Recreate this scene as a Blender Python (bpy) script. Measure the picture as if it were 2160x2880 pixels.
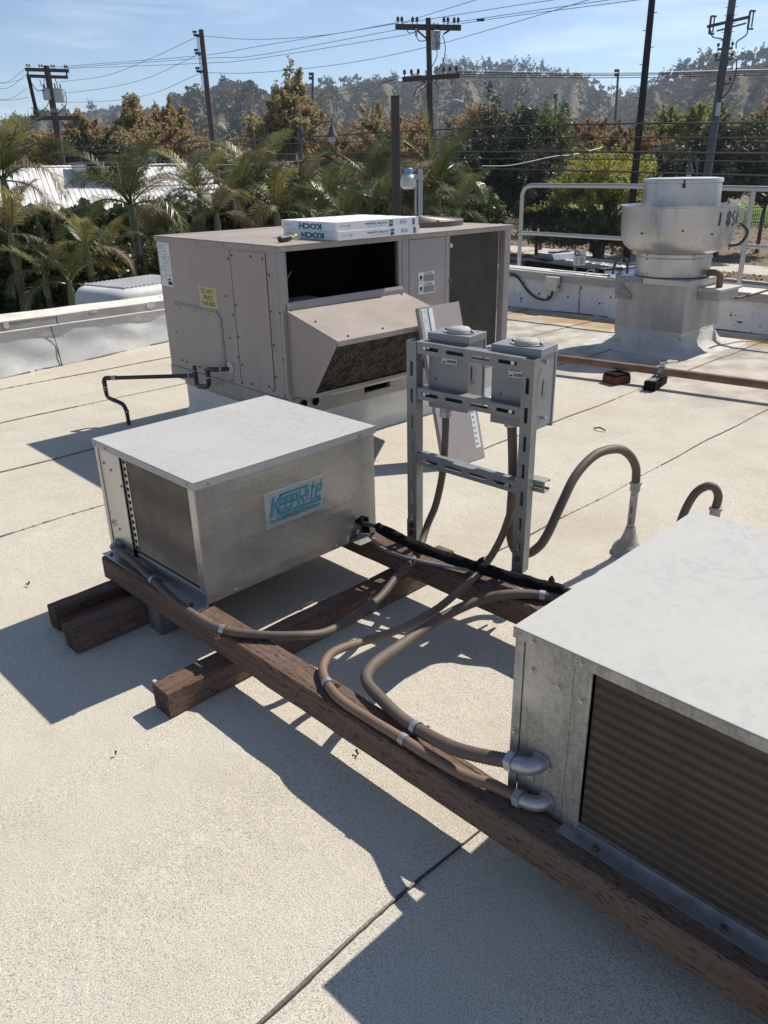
import bpy, math, random
import numpy as np
from mathutils import Vector, Matrix

for _o in list(bpy.data.objects):
    bpy.data.objects.remove(_o)
scene = bpy.context.scene
COL = scene.collection
R = math.radians

# ------------------------------------------------------------------ camera
CAM_H = 1.485
PITCH, ROLL, YAW, FPX = 0.40932, -0.02093, 0.74022, 2212.86      # focal length in pixels of a 2160 x 2880 frame
fwd = Vector((math.sin(YAW) * math.cos(PITCH), math.cos(YAW) * math.cos(PITCH), -math.sin(PITCH)))
right0 = Vector((math.cos(YAW), -math.sin(YAW), 0))
up0 = right0.cross(fwd)
cright = right0 * math.cos(ROLL) + up0 * math.sin(ROLL)
cup = up0 * math.cos(ROLL) - right0 * math.sin(ROLL)
cd = bpy.data.cameras.new('camera')
cam = bpy.data.objects.new('camera', cd)
COL.objects.link(cam)
cam.matrix_world = Matrix(((cright.x, cup.x, -fwd.x, 0), (cright.y, cup.y, -fwd.y, 0), (cright.z, cup.z, -fwd.z, CAM_H), (0, 0, 0, 1)))
cd.sensor_fit = 'VERTICAL'
cd.sensor_height = 24.0
cd.lens = 24.0 * FPX / 2880.0
cd.clip_start = 0.05
cd.clip_end = 6000
scene.camera = cam

# ------------------------------------------------------------------ sky and sun
SUN_EL, SUN_AZ = R(48.8), R(-2.3)            # azimuth from +X towards +Y
sun_dir = Vector((math.cos(SUN_EL) * math.cos(SUN_AZ), math.cos(SUN_EL) * math.sin(SUN_AZ), math.sin(SUN_EL)))
world = bpy.data.worlds.new('World')
scene.world = world
world.use_nodes = True
wn, wl = world.node_tree.nodes, world.node_tree.links
wn.clear()
w_out = wn.new('ShaderNodeOutputWorld')
w_bg = wn.new('ShaderNodeBackground')
w_bg.inputs['Strength'].default_value = 0.112
sky = wn.new('ShaderNodeTexSky')
sky.sky_type = 'NISHITA'
sky.sun_disc = False
sky.sun_elevation = SUN_EL
sky.sun_rotation = R(90) - SUN_AZ
sky.air_density = 1.0
sky.dust_density = 0.5
sky.ozone_density = 1.2
sky.altitude = 2200
# thin cirrus
w_tc = wn.new('ShaderNodeTexCoord')
w_map = wn.new('ShaderNodeMapping')
w_map.inputs['Scale'].default_value = (2.2, 2.2, 17.0)
w_map.inputs['Rotation'].default_value = (0.05, 0.03, 0.4)
w_n = wn.new('ShaderNodeTexNoise')
w_n.inputs['Scale'].default_value = 1.6
w_n.inputs['Detail'].default_value = 7
w_n.inputs['Roughness'].default_value = 0.55
w_n.inputs['Distortion'].default_value = 0.5
w_r = wn.new('ShaderNodeMapRange')
w_r.inputs['From Min'].default_value = 0.52
w_r.inputs['From Max'].default_value = 0.78
w_r.inputs['To Min'].default_value = 0.0
w_r.inputs['To Max'].default_value = 0.45
w_mix = wn.new('ShaderNodeMix')
w_mix.data_type = 'RGBA'
w_mix.inputs['B'].default_value = (9.5, 9.9, 10.4, 1)
wl.new(w_tc.outputs['Generated'], w_map.inputs['Vector'])
wl.new(w_map.outputs['Vector'], w_n.inputs['Vector'])
wl.new(w_n.outputs['Fac'], w_r.inputs['Value'])
wl.new(w_r.outputs['Result'], w_mix.inputs['Factor'])
wl.new(sky.outputs['Color'], w_mix.inputs['A'])
wl.new(w_mix.outputs['Result'], w_bg.inputs['Color'])
wl.new(w_bg.outputs['Background'], w_out.inputs['Surface'])

sd = bpy.data.lights.new('sun', 'SUN')
sd.energy = 5.0
sd.angle = R(0.53)
sd.color = (1.0, 0.94, 0.84)
sun = bpy.data.objects.new('sun', sd)
COL.objects.link(sun)
sun.location = (10, 0, 20)
sun.rotation_euler = (-sun_dir).to_track_quat('-Z', 'Y').to_euler()

scene.render.engine = 'CYCLES'
scene.view_settings.view_transform = 'Standard'
scene.view_settings.look = 'None'
scene.view_settings.exposure = 0.20
scene.view_settings.gamma = 1.0
scene.view_settings.use_curve_mapping = False
scene.cycles.use_denoising = True
scene.cycles.max_bounces = 6
scene.cycles.diffuse_bounces = 3
scene.cycles.glossy_bounces = 3
scene.cycles.transmission_bounces = 4
scene.cycles.volume_bounces = 0
scene.cycles.transparent_max_bounces = 6
scene.cycles.sample_clamp_indirect = 6.0

# ------------------------------------------------------------------ helpers
K = 2160.0 / 1659.0


def ray(u, v):
    """Direction through a point of the 1659-wide survey frame."""
    return fwd * FPX + cright * (u * K - 1080) + cup * (1440 - v * K)


def at(u, v, dist):
    d = ray(u, v)
    t = dist / math.hypot(d.x, d.y)
    return Vector((0, 0, CAM_H)) + d * t


def on_z(u, v, z):
    d = ray(u, v)
    return Vector((0, 0, CAM_H)) + d * ((z - CAM_H) / d.z)


WM = {}


def wmat(o):
    return WM.get(o.name, Matrix.Identity(4)) if o else Matrix.Identity(4)


def tag(o, label=None, cat=None, group=None, kind=None):
    if label: o['label'] = label
    if cat: o['category'] = cat
    if group: o['group'] = group
    if kind: o['kind'] = kind
    return o


def thing(name, loc, label, cat, rz=0.0, group=None):
    o = bpy.data.objects.new(name, None)
    o.empty_display_size = 0.1
    COL.objects.link(o)
    o.location = loc
    o.rotation_euler = (0, 0, rz)
    WM[o.name] = Matrix.Translation(Vector(loc)) @ Matrix.Rotation(rz, 4, 'Z')
    return tag(o, label, cat, group)


def put(name, me, parent=None, loc=None):
    o = bpy.data.objects.new(name, me)
    COL.objects.link(o)
    if parent:
        o.parent = parent
        WM[o.name] = wmat(parent)
    if loc is not None:
        o.location = loc
    return o


def copy_tree(o, parent=None):
    c = o.copy()
    COL.objects.link(c)
    c.parent = parent
    for ch in o.children:
        copy_tree(ch, c)
    return c


class MB:
    def __init__(s):
        s.v = []
        s.f = []

    def poly(s, pts):
        i = len(s.v)
        s.v += [tuple(p) for p in pts]
        s.f.append(tuple(range(i, i + len(pts))))
        return s

    def raw(s, vs, fs):
        i = len(s.v)
        s.v += [tuple(p) for p in vs]
        s.f += [tuple(a + i for a in f) for f in fs]
        return s

    def box(s, x0, y0, z0, x1, y1, z1):
        vs = [(x0, y0, z0), (x1, y0, z0), (x1, y1, z0), (x0, y1, z0), (x0, y0, z1), (x1, y0, z1), (x1, y1, z1), (x0, y1, z1)]
        return s.raw(vs, [(0, 3, 2, 1), (4, 5, 6, 7), (0, 1, 5, 4), (1, 2, 6, 5), (2, 3, 7, 6), (3, 0, 4, 7)])

    def obox(s, c, ax, ay, az):
        """oriented box: centre and three half-axis vectors"""
        c, ax, ay, az = Vector(c), Vector(ax), Vector(ay), Vector(az)
        vs = [c + ax * a + ay * b + az * d for d in (-1, 1) for a, b in ((-1, -1), (1, -1), (1, 1), (-1, 1))]
        return s.raw(vs, [(0, 3, 2, 1), (4, 5, 6, 7), (0, 1, 5, 4), (1, 2, 6, 5), (2, 3, 7, 6), (3, 0, 4, 7)])

    def beam(s, a, b, w, h, upv=(0, 0, 1)):
        a, b = Vector(a), Vector(b)
        d = b - a
        side = d.cross(Vector(upv)).normalized()
        u2 = side.cross(d).normalized()
        return s.obox((a + b) / 2, d / 2, side * w / 2, u2 * h / 2)

    def prism(s, pts, off):
        """extrude a planar polygon by a vector"""
        off = Vector(off)
        n = len(pts)
        vs = [Vector(p) for p in pts] + [Vector(p) + off for p in pts]
        fs = [tuple(range(n - 1, -1, -1)), tuple(range(n, 2 * n))]
        fs += [(i, (i + 1) % n, n + (i + 1) % n, n + i) for i in range(n)]
        return s.raw(vs, fs)

    def tube(s, pts, r, n=8, caps=True):
        pts = [Vector(p) for p in pts]
        m = len(pts)
        rs = r if isinstance(r, (list, tuple)) else [r] * m
        tans = []
        for i in range(m):
            t = pts[min(i + 1, m - 1)] - pts[max(i - 1, 0)]
            tans.append(t.normalized() if t.length > 1e-9 else Vector((0, 0, 1)))
        ref = Vector((0, 0, 1)) if abs(tans[0].z) < 0.9 else Vector((1, 0, 0))
        nrm = (ref - tans[0] * ref.dot(tans[0])).normalized()
        vs, fs = [], []
        for i in range(m):
            nrm = nrm - tans[i] * nrm.dot(tans[i])
            if nrm.length < 1e-6:
                nrm = tans[i].orthogonal()
            nrm.normalize()
            b = tans[i].cross(nrm)
            for k in range(n):
                a = 2 * math.pi * k / n
                vs.append(pts[i] + (nrm * math.cos(a) + b * math.sin(a)) * rs[i])
        for i in range(m - 1):
            for k in range(n):
                k2 = (k + 1) % n
                fs.append((i * n + k, i * n + k2, (i + 1) * n + k2, (i + 1) * n + k))
        if caps:
            fs.append(tuple(range(n - 1, -1, -1)))
            fs.append(tuple((m - 1) * n + k for k in range(n)))
        return s.raw(vs, fs)

    def lathe(s, prof, c=(0, 0, 0), n=16, cap=True, axis='Z'):
        vs, fs = [], []
        for r, z in prof:
            for k in range(n):
                a = 2 * math.pi * k / n
                if axis == 'Z':
                    vs.append((c[0] + r * math.cos(a), c[1] + r * math.sin(a), c[2] + z))
                elif axis == 'X':
                    vs.append((c[0] + z, c[1] + r * math.cos(a), c[2] + r * math.sin(a)))
                else:
                    vs.append((c[0] + r * math.sin(a), c[1] + z, c[2] + r * math.cos(a)))
        for i in range(len(prof) - 1):
            for k in range(n):
                k2 = (k + 1) % n
                fs.append((i * n + k, i * n + k2, (i + 1) * n + k2, (i + 1) * n + k))
        if cap:
            fs.append(tuple(range(n - 1, -1, -1)))
            fs.append(tuple((len(prof) - 1) * n + k for k in range(n)))
        return s.raw(vs, fs)

    def mesh(s, name, mat=None, inv=None, smooth=False):
        me = bpy.data.meshes.new(name)
        vs = s.v if inv is None else [tuple(inv @ Vector(p)) for p in s.v]
        me.from_pydata(vs, [], s.f)
        if mat: me.materials.append(mat)
        if smooth:
            me.shade_smooth()
            if smooth != 'all':
                try:
                    me.set_sharp_from_angle(angle=R(38))
                except Exception:
                    pass
        me.update()
        return me

    def build(s, name, mat, parent=None, smooth=False, local=False, bevel=0):
        inv = None
        if parent and not local:
            inv = wmat(parent).inverted()
        o = put(name, s.mesh(name, mat, inv, smooth), parent)
        if bevel:
            m = o.modifiers.new('bevel', 'BEVEL')
            m.width = bevel
            m.segments = 2
            m.limit_method = 'ANGLE'
            m.angle_limit = R(40)
        return o


def smooth_path(pts, n=6):
    """Catmull-Rom through the points"""
    P = [Vector(p) for p in pts]
    P = [P[0] * 2 - P[1]] + P + [P[-1] * 2 - P[-2]]
    out = []
    for i in range(1, len(P) - 2):
        a, b, c, d = P[i - 1], P[i], P[i + 1], P[i + 2]
        for k in range(n):
            t = k / n
            out.append(0.5 * ((2 * b) + (c - a) * t + (2 * a - 5 * b + 4 * c - d) * t * t + (3 * b - a - 3 * c + d) * t ** 3))
    out.append(P[-2])
    return out


def fast_mesh(name, verts, quads, mat=None, smooth=False):
    """verts Nx3, quads Mx4 numpy"""
    me = bpy.data.meshes.new(name)
    nv, nq, k = len(verts), len(quads), quads.shape[1]
    me.vertices.add(nv)
    me.vertices.foreach_set('co', np.asarray(verts, dtype=np.float32).ravel())
    me.loops.add(nq * k)
    me.loops.foreach_set('vertex_index', np.asarray(quads, dtype=np.int32).ravel())
    me.polygons.add(nq)
    me.polygons.foreach_set('loop_start', np.arange(0, nq * k, k, dtype=np.int32))
    if mat: me.materials.append(mat)
    me.update(calc_edges=True)
    if smooth: me.shade_smooth()
    return me


def text_mesh(txt, size, mat, bold=0.0, shear=0.0, sx=1.0, align='CENTER', name='lettering'):
    cu = bpy.data.curves.new('t', 'FONT')
    cu.body = txt
    cu.size = size
    cu.align_x = align
    cu.align_y = 'CENTER'
    cu.offset = bold
    cu.shear = shear
    cu.resolution_u = 3
    o = bpy.data.objects.new('t', cu)
    COL.objects.link(o)
    bpy.context.view_layer.update()
    me = bpy.data.meshes.new_from_object(o.evaluated_get(bpy.context.evaluated_depsgraph_get()))
    me.name = name
    bpy.data.objects.remove(o)
    bpy.data.curves.remove(cu)
    me.materials.clear()
    me.materials.append(mat)
    for vtx in me.vertices:
        vtx.co.x *= sx
    return me


def lay(name, me, parent, origin, ex, ey):
    """put a flat mesh (x right, y up) into the plane spanned by ex, ey (world), as a part of parent"""
    ex, ey = Vector(ex).normalized(), Vector(ey).normalized()
    ez = ex.cross(ey)
    m = Matrix(((ex.x, ey.x, ez.x, origin[0]), (ex.y, ey.y, ez.y, origin[1]), (ex.z, ey.z, ez.z, origin[2]), (0, 0, 0, 1)))
    o = put(name, me, parent)
    o.matrix_local = wmat(parent).inverted() @ m
    return o


# ------------------------------------------------------------------ materials
def mat(name, c, rough=0.6, metal=0.0, layers=(), bump=(), spec=0.5, rvar=0.0):
    """Principled with colour layers (type, scale, colour, lo, hi[, stretch]) and bumps (type, scale, strength, distance[, stretch])"""
    m = bpy.data.materials.new(name)
    m.use_nodes = True
    nt = m.node_tree
    n, l = nt.nodes, nt.links
    b = n['Principled BSDF']
    b.inputs['Base Color'].default_value = (*c, 1)
    b.inputs['Roughness'].default_value = rough
    b.inputs['Metallic'].default_value = metal
    b.inputs['Specular IOR Level'].default_value = spec
    tc = n.new('ShaderNodeTexCoord')

    def tex(kind, sc, st):
        src = tc.outputs['Object']
        if st:
            mp = n.new('ShaderNodeMapping')
            mp.inputs['Scale'].default_value = st
            l.new(src, mp.inputs['Vector'])
            src = mp.outputs['Vector']
        if kind == 'noise':
            t = n.new('ShaderNodeTexNoise')
            t.inputs['Detail'].default_value = 6
            t.inputs['Roughness'].default_value = 0.62
            out = t.outputs['Fac']
        elif kind == 'fine':
            t = n.new('ShaderNodeTexNoise')
            t.inputs['Detail'].default_value = 2
            out = t.outputs['Fac']
        elif kind == 'vor':
            t = n.new('ShaderNodeTexVoronoi')
            sp = n.new('ShaderNodeSeparateColor')
            l.new(t.outputs['Color'], sp.inputs['Color'])
            out = sp.outputs['Red']
        elif kind == 'wavez':
            t = n.new('ShaderNodeTexWave')
            t.bands_direction = 'Z'
            t.inputs['Distortion'].default_value = 0.2
            t.inputs['Detail'].default_value = 2
            t.inputs['Detail Scale'].default_value = 2
            out = t.outputs['Fac']
        elif kind == 'cell':
            t = n.new('ShaderNodeTexVoronoi')
            out = t.outputs['Distance']
        else:
            t = n.new('ShaderNodeTexWave')
            t.inputs['Distortion'].default_value = 3.0
            t.inputs['Detail'].default_value = 3
            out = t.outputs['Fac']
        t.inputs['Scale'].default_value = sc
        l.new(src, t.inputs['Vector'])
        return out
    cur = None
    for L in layers:
        kind, sc, col, lo, hi = L[:5]
        o = tex(kind, sc, L[5] if len(L) > 5 else None)
        mr = n.new('ShaderNodeMapRange')
        mr.inputs['From Min'].default_value = lo
        mr.inputs['From Max'].default_value = hi
        mr.inputs['To Max'].default_value = L[6] if len(L) > 6 else 1.0
        l.new(o, mr.inputs['Value'])
        mx = n.new('ShaderNodeMix')
        mx.data_type = 'RGBA'
        l.new(mr.outputs['Result'], mx.inputs['Factor'])
        if cur is None:
            mx.inputs['A'].default_value = (*c, 1)
        else:
            l.new(cur, mx.inputs['A'])
        mx.inputs['B'].default_value = (*col, 1)
        cur = mx.outputs['Result']
    if cur is not None:
        l.new(cur, b.inputs['Base Color'])
    prev = None
    for B in bump:
        kind, sc, stg, dist = B[:4]
        o = tex(kind, sc, B[4] if len(B) > 4 else None)
        bp = n.new('ShaderNodeBump')
        bp.inputs['Strength'].default_value = stg
        bp.inputs['Distance'].default_value = dist
        l.new(o, bp.inputs['Height'])
        if prev is not None:
            l.new(prev, bp.inputs['Normal'])
        prev = bp.outputs['Normal']
    if prev is not None:
        l.new(prev, b.inputs['Normal'])
    if rvar:
        o = tex('noise', 6.0, None)
        mr = n.new('ShaderNodeMapRange')
        mr.inputs['To Min'].default_value = max(0.02, rough - rvar)
        mr.inputs['To Max'].default_value = min(1, rough + rvar)
        l.new(o, mr.inputs['Value'])
        l.new(mr.outputs['Result'], b.inputs['Roughness'])
    return m


def leaf_mat(name, c1, c2, c3, transl=0.4, rough=0.55, clump=0.35, amt3=0.35):
    """leaves: colour differs from leaf to leaf and from clump to clump; part of the light passes through"""
    m = bpy.data.materials.new(name)
    m.use_nodes = True
    nt = m.node_tree
    n, l = nt.nodes, nt.links
    n.clear()
    out = n.new('ShaderNodeOutputMaterial')
    b = n.new('ShaderNodeBsdfPrincipled')
    b.inputs['Roughness'].default_value = rough
    b.inputs['Specular IOR Level'].default_value = 0.3
    tr = n.new('ShaderNodeBsdfTranslucent')
    g = n.new('ShaderNodeNewGeometry')
    tc = n.new('ShaderNodeTexCoord')
    nz = n.new('ShaderNodeTexNoise')
    nz.inputs['Scale'].default_value = clump
    l.new(tc.outputs['Object'], nz.inputs['Vector'])
    m1 = n.new('ShaderNodeMix'); m1.data_type = 'RGBA'
    m1.inputs['A'].default_value = (*c1, 1); m1.inputs['B'].default_value = (*c2, 1)
    l.new(g.outputs['Random Per Island'], m1.inputs['Factor'])
    mr = n.new('ShaderNodeMapRange')
    mr.inputs['From Min'].default_value = 0.42; mr.inputs['From Max'].default_value = 0.62
    mr.inputs['To Max'].default_value = amt3 * 2
    l.new(nz.outputs['Fac'], mr.inputs['Value'])
    m2 = n.new('ShaderNodeMix'); m2.data_type = 'RGBA'
    l.new(mr.outputs['Result'], m2.inputs['Factor'])
    l.new(m1.outputs['Result'], m2.inputs['A']); m2.inputs['B'].default_value = (*c3, 1)
    l.new(m2.outputs['Result'], b.inputs['Base Color'])
    l.new(m2.outputs['Result'], tr.inputs['Color'])
    ms = n.new('ShaderNodeMixShader')
    ms.inputs['Fac'].default_value = transl
    l.new(b.outputs['BSDF'], ms.inputs[1]); l.new(tr.outputs['BSDF'], ms.inputs[2])
    l.new(ms.outputs['Shader'], out.inputs['Surface'])
    return m


MT = {}
MT['roof'] = mat('cap_sheet', (0.555, 0.506, 0.424), 0.95, 0, [
    ('noise', 0.8, (0.40, 0.34, 0.255), 0.47, 0.74, None, 0.8), ('noise', 2.7, (0.615, 0.57, 0.485), 0.5, 0.72, None, 0.7),
    ('noise', 0.5, (0.47, 0.36, 0.23), 0.62, 0.80, None, 0.6), ('noise', 1.3, (0.40, 0.36, 0.30), 0.60, 0.78, (0.25, 1, 1), 0.55),
    ('noise', 55, (0.42, 0.375, 0.31), 0.57, 0.70, None, 0.3), ('fine', 300, (0.25, 0.215, 0.17), 0.50, 0.66, None, 0.9), ('fine', 400, (0.80, 0.75, 0.65), 0.54, 0.68, None, 0.85),
    ('noise', 24, (0.20, 0.17, 0.14), 0.72, 0.78, None, 0.7)],
    [('fine', 320, 0.5, 0.003), ('noise', 30, 0.12, 0.006), ('noise', 4, 0.4, 0.03)], spec=0.15)
def stain_band(m, col, amt, x0, x1, x2, x3, sc, lo, hi):
    """dirt left by standing water in a band along the far edge of the roof"""
    n, l = m.node_tree.nodes, m.node_tree.links
    b = n['Principled BSDF']
    src = b.inputs['Base Color'].links[0].from_socket
    tc = n.new('ShaderNodeTexCoord')
    sx = n.new('ShaderNodeSeparateXYZ')
    l.new(tc.outputs['Object'], sx.inputs['Vector'])
    r1 = n.new('ShaderNodeMapRange'); r1.inputs['From Min'].default_value = x0; r1.inputs['From Max'].default_value = x1
    r2 = n.new('ShaderNodeMapRange'); r2.inputs['From Min'].default_value = x2; r2.inputs['From Max'].default_value = x3
    r2.inputs['To Min'].default_value = 1.0; r2.inputs['To Max'].default_value = 0.0
    l.new(sx.outputs['X'], r1.inputs['Value']); l.new(sx.outputs['X'], r2.inputs['Value'])
    nz = n.new('ShaderNodeTexNoise'); nz.inputs['Scale'].default_value = sc; nz.inputs['Detail'].default_value = 7
    l.new(tc.outputs['Object'], nz.inputs['Vector'])
    r3 = n.new('ShaderNodeMapRange'); r3.inputs['From Min'].default_value = lo; r3.inputs['From Max'].default_value = hi; r3.inputs['To Max'].default_value = amt
    l.new(nz.outputs['Fac'], r3.inputs['Value'])
    m1 = n.new('ShaderNodeMath'); m1.operation = 'MULTIPLY'; m2 = n.new('ShaderNodeMath'); m2.operation = 'MULTIPLY'
    l.new(r1.outputs['Result'], m1.inputs[0]); l.new(r2.outputs['Result'], m1.inputs[1])
    l.new(m1.outputs['Value'], m2.inputs[0]); l.new(r3.outputs['Result'], m2.inputs[1])
    mx = n.new('ShaderNodeMix'); mx.data_type = 'RGBA'
    l.new(m2.outputs['Value'], mx.inputs['Factor']); l.new(src, mx.inputs['A']); mx.inputs['B'].default_value = (*col, 1)
    l.new(mx.outputs['Result'], b.inputs['Base Color'])


stain_band(MT['roof'], (0.27, 0.255, 0.235), .75, 4.6, 5.6, 8.5, 9.0, 4.0, .42, .62)
stain_band(MT['roof'], (0.40, 0.255, 0.12), .85, 6.75, 7.0, 7.35, 7.5, 2.2, .40, .58)
MT['tar_faded'] = mat('dusty_tar', (0.17, 0.14, 0.11), 0.8, 0, [('noise', 12, (0.33, 0.29, 0.24), 0.45, 0.65)])
MT['tar'] = mat('tar', (0.07, 0.058, 0.05), 0.45, 0, [('noise', 30, (0.10, 0.09, 0.08), 0.5, 0.7)], [('noise', 60, 0.5, 0.004)])
MT['coat'] = mat('white_coated_membrane', (0.50, 0.50, 0.50), 0.8, 0, [
    ('noise', 1.3, (0.66, 0.645, 0.61), 0.46, 0.56, (1, 1, 2.2)), ('noise', 9, (0.5, 0.49, 0.48), 0.6, 0.8, None, 0.5), ('fine', 150, (0.5, 0.5, 0.5), 0.6, 0.75, None, 0.4)],
    [('noise', 2.2, 0.22, 0.04), ('fine', 140, 0.3, 0.003)], spec=0.25)
MT['coat_spot'] = mat('spotted_coated_membrane', (0.60, 0.60, 0.60), 0.85, 0, [
    ('noise', 3.0, (0.72, 0.71, 0.69), 0.45, 0.65), ('fine', 16, (0.03, 0.03, 0.03), 0.685, 0.70), ('fine', 45, (0.06, 0.06, 0.06), 0.69, 0.71)],
    [('noise', 5, 0.4, 0.03)], spec=0.2)
MT['flash'] = mat('weathered_flashing', (0.36, 0.355, 0.35), 0.5, 0.35, [('noise', 3.5, (0.25, 0.24, 0.235), 0.4, 0.7, (1, 1, 4)), ('noise', 25, (0.46, 0.45, 0.43), 0.6, 0.8, None, 0.5)], [('noise', 12, 0.2, 0.01)])
MT['coping'] = mat('pale_coping', (0.68, 0.64, 0.57), 0.7, 0.0, [('noise', 4, (0.52, 0.47, 0.41), 0.5, 0.75)], [('noise', 30, 0.3, 0.004)])
MT['galv'] = mat('galvanised_steel', (0.43, 0.43, 0.425), 0.36, 0.88, [('vor', 70, (0.37, 0.375, 0.375), 0.2, 1.0, None, 0.7), ('noise', 3, (0.56, 0.55, 0.53), 0.45, 0.7, None, 0.8), ('noise', 45, (0.27, 0.265, 0.25), 0.64, 0.74, (1, 1, .5), .7)],
                 [('noise', 3.5, 0.25, 0.03), ('noise', 9, .16, .008, (.35, 1, 6))], rvar=0.13)
MT['galv_top'] = mat('chalky_galvanised_steel', (0.445, 0.435, 0.415), 0.75, 0.08, [('vor', 60, (0.39, 0.385, 0.37), 0.2, 1.0, None, 0.9), ('noise', 1.6, (0.475, 0.465, 0.44), 0.42, 0.62, None, .7), ('noise', 5, (0.40, 0.393, 0.38), 0.58, 0.78, None, .5), ('noise', 16, (0.36, 0.35, 0.335), 0.66, 0.74, None, .5), ('noise', 60, (0.40, 0.40, 0.39), 0.66, 0.76, None, 0.6)],
                     [('noise', 1.8, 0.12, 0.02), ('fine', 90, .06, .002)], spec=.3, rvar=0.08)
MT['galv_old'] = mat('oxidised_galvanised_steel', (0.37, 0.36, 0.33), 0.5, 0.5, [('noise', 90, (0.26, 0.25, 0.225), 0.5, 0.62, (1, 1, .12)), ('vor', 160, (0.27, 0.262, 0.24), 0.3, 1.0), ('noise', 40, (0.20, 0.195, 0.18), 0.62, 0.74), ('noise', 5, (0.56, 0.545, 0.50), 0.5, 0.75)],
                     [('fine', 220, 0.25, 0.002)], rvar=0.12)
MT['fin'] = mat('dusty_coil_fin', (0.48, 0.375, 0.27), 0.75, 0.1, [('wavez', 42, (0.20, 0.16, 0.12), 0.3, 0.9, None, .7), ('noise', 7, (0.27, 0.22, 0.17), 0.4, 0.65, None, .6), ('noise', 30, (0.5, 0.45, 0.38), 0.68, 0.76)])
MT['fin_mid'] = mat('grimy_shade_banded_fin', (0.245, 0.198, 0.150), 0.6, 0.2, [('wavez', 12.3, (0.125, 0.098, 0.073), 0.1, 0.9), ('noise', 5, (0.12, 0.097, 0.077), 0.42, 0.68, None, .6), ('noise', 22, (0.42, 0.39, 0.33), 0.74, 0.79)])  # wave bands put the shading of the tube rows into the fin colour
MT['fin_dark'] = mat('dark_coil_fin', (0.13, 0.113, 0.093), 0.7, 0.2, [('noise', 5, (0.09, 0.078, 0.064), 0.4, 0.65)])
MT['void'] = mat('dark_cavity', (0.004, 0.004, 0.004), 0.9, spec=.1)  # near-black colour stands in for the shade inside openings
MT['tan'] = mat('taupe_painted_steel', (0.335, 0.28, 0.255), 0.5, 0.0, [('noise', 2.2, (0.375, 0.32, 0.295), 0.4, 0.7), ('noise', 6, (0.27, 0.215, 0.19), 0.54, 0.74, (3, 3, .18), .55), ('noise', 14, (0.30, 0.235, 0.205), 0.6, 0.8, None, 0.5), ('fine', 60, (0.30, 0.27, 0.25), 0.66, 0.74, None, 0.35)],
                [('noise', 1.6, 0.08, 0.02)], rvar=0.1)
MT['tan_dusty'] = mat('dusty_taupe_steel', (0.285, 0.24, 0.21), 0.75, 0.0, [('noise', 3, (0.36, 0.31, 0.27), 0.42, 0.66), ('noise', 22, (0.25, 0.215, 0.20), 0.62, 0.8, (1, 3, 1), 0.6)], [('noise', 9, 0.1, 0.004)])
MT['tan_grey'] = mat('grey_lilac_painted_steel', (0.31, 0.275, 0.265), 0.5, 0.0, [('noise', 3, (0.35, 0.31, 0.30), 0.4, 0.7), ('noise', 26, (0.22, 0.2, 0.2), 0.68, 0.8, None, 0.5)], rvar=0.1)
MT['rail'] = mat('grey_base_rail', (0.27, 0.265, 0.26), 0.55, 0.3, [('noise', 5, (0.36, 0.345, 0.32), 0.45, 0.7)])
MT['screw'] = mat('zinc_screw', (0.42, 0.40, 0.38), 0.35, 0.8)
MT['screw_dark'] = mat('dark_screw', (0.14, 0.12, 0.11), 0.45, 0.6)
MT['rust'] = mat('rusty_iron', (0.16, 0.065, 0.035), 0.85, 0.2, [('noise', 40, (0.08, 0.035, 0.02), 0.4, 0.65)], [('noise', 90, 0.4, 0.002)])
MT['gas'] = mat('weathered_brown_pipe', (0.17, 0.09, 0.06), 0.7, 0.15, [('noise', 6, (0.24, 0.15, 0.10), 0.42, 0.65), ('noise', 20, (0.09, 0.05, 0.035), 0.6, 0.75)], [('noise', 50, 0.3, 0.003)])
MT['wood'] = mat('stained_incised_timber', (0.140, 0.084, 0.060), 0.85, 0, [
    ('noise', 2.2, (0.185, 0.128, 0.10), 0.4, 0.68, (1, 14, 14)), ('noise', 9, (0.088, 0.052, 0.042), 0.5, 0.72, (0.4, 9, 9)),
    ('noise', 1.3, (0.20, 0.148, 0.110), 0.48, 0.68, (.6, 3, 3), .45), ('noise', 3, (0.022, 0.015, 0.012), 0.655, 0.69, (.14, 12, 12)), ('fine', 120, (0.035, 0.023, 0.018), 0.57, 0.66, (0.42, 2.1, 2.1), .85)],
    [('fine', 120, 0.6, 0.004, (0.42, 2.1, 2.1)), ('noise', 6, 0.5, 0.006, (0.5, 14, 14))], spec=0.2)
MT['wood_end'] = mat('timber_end_grain', (0.13, 0.085, 0.066), 0.9, 0, [('cell', 3.0, (0.07, 0.045, 0.036), 0.1, 0.5), ('noise', 40, (0.2, 0.14, 0.11), 0.5, 0.7)], [('noise', 60, 0.6, 0.004)], spec=0.2)
MT['redwood'] = mat('red_brown_board', (0.15, 0.058, 0.042), 0.85, 0, [('noise', 3, (0.10, 0.04, 0.03), 0.4, 0.7, (1, 12, 12))], [('noise', 8, 0.4, 0.004, (0.5, 14, 14))], spec=0.2)
MT['conc'] = mat('concrete_block', (0.17, 0.155, 0.145), 0.95, 0, [('noise', 14, (0.12, 0.11, 0.10), 0.4, 0.7)], [('noise', 70, 0.6, 0.004)], spec=0.2)
MT['conduit'] = mat('grey_brown_conduit', (0.115, 0.088, 0.068), 0.6, 0, [('noise', 5, (0.155, 0.12, 0.094), 0.42, 0.66), ('noise', 22, (0.08, 0.06, 0.047), 0.6, 0.75)], [('noise', 60, 0.1, 0.002)], spec=0.4)
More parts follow.
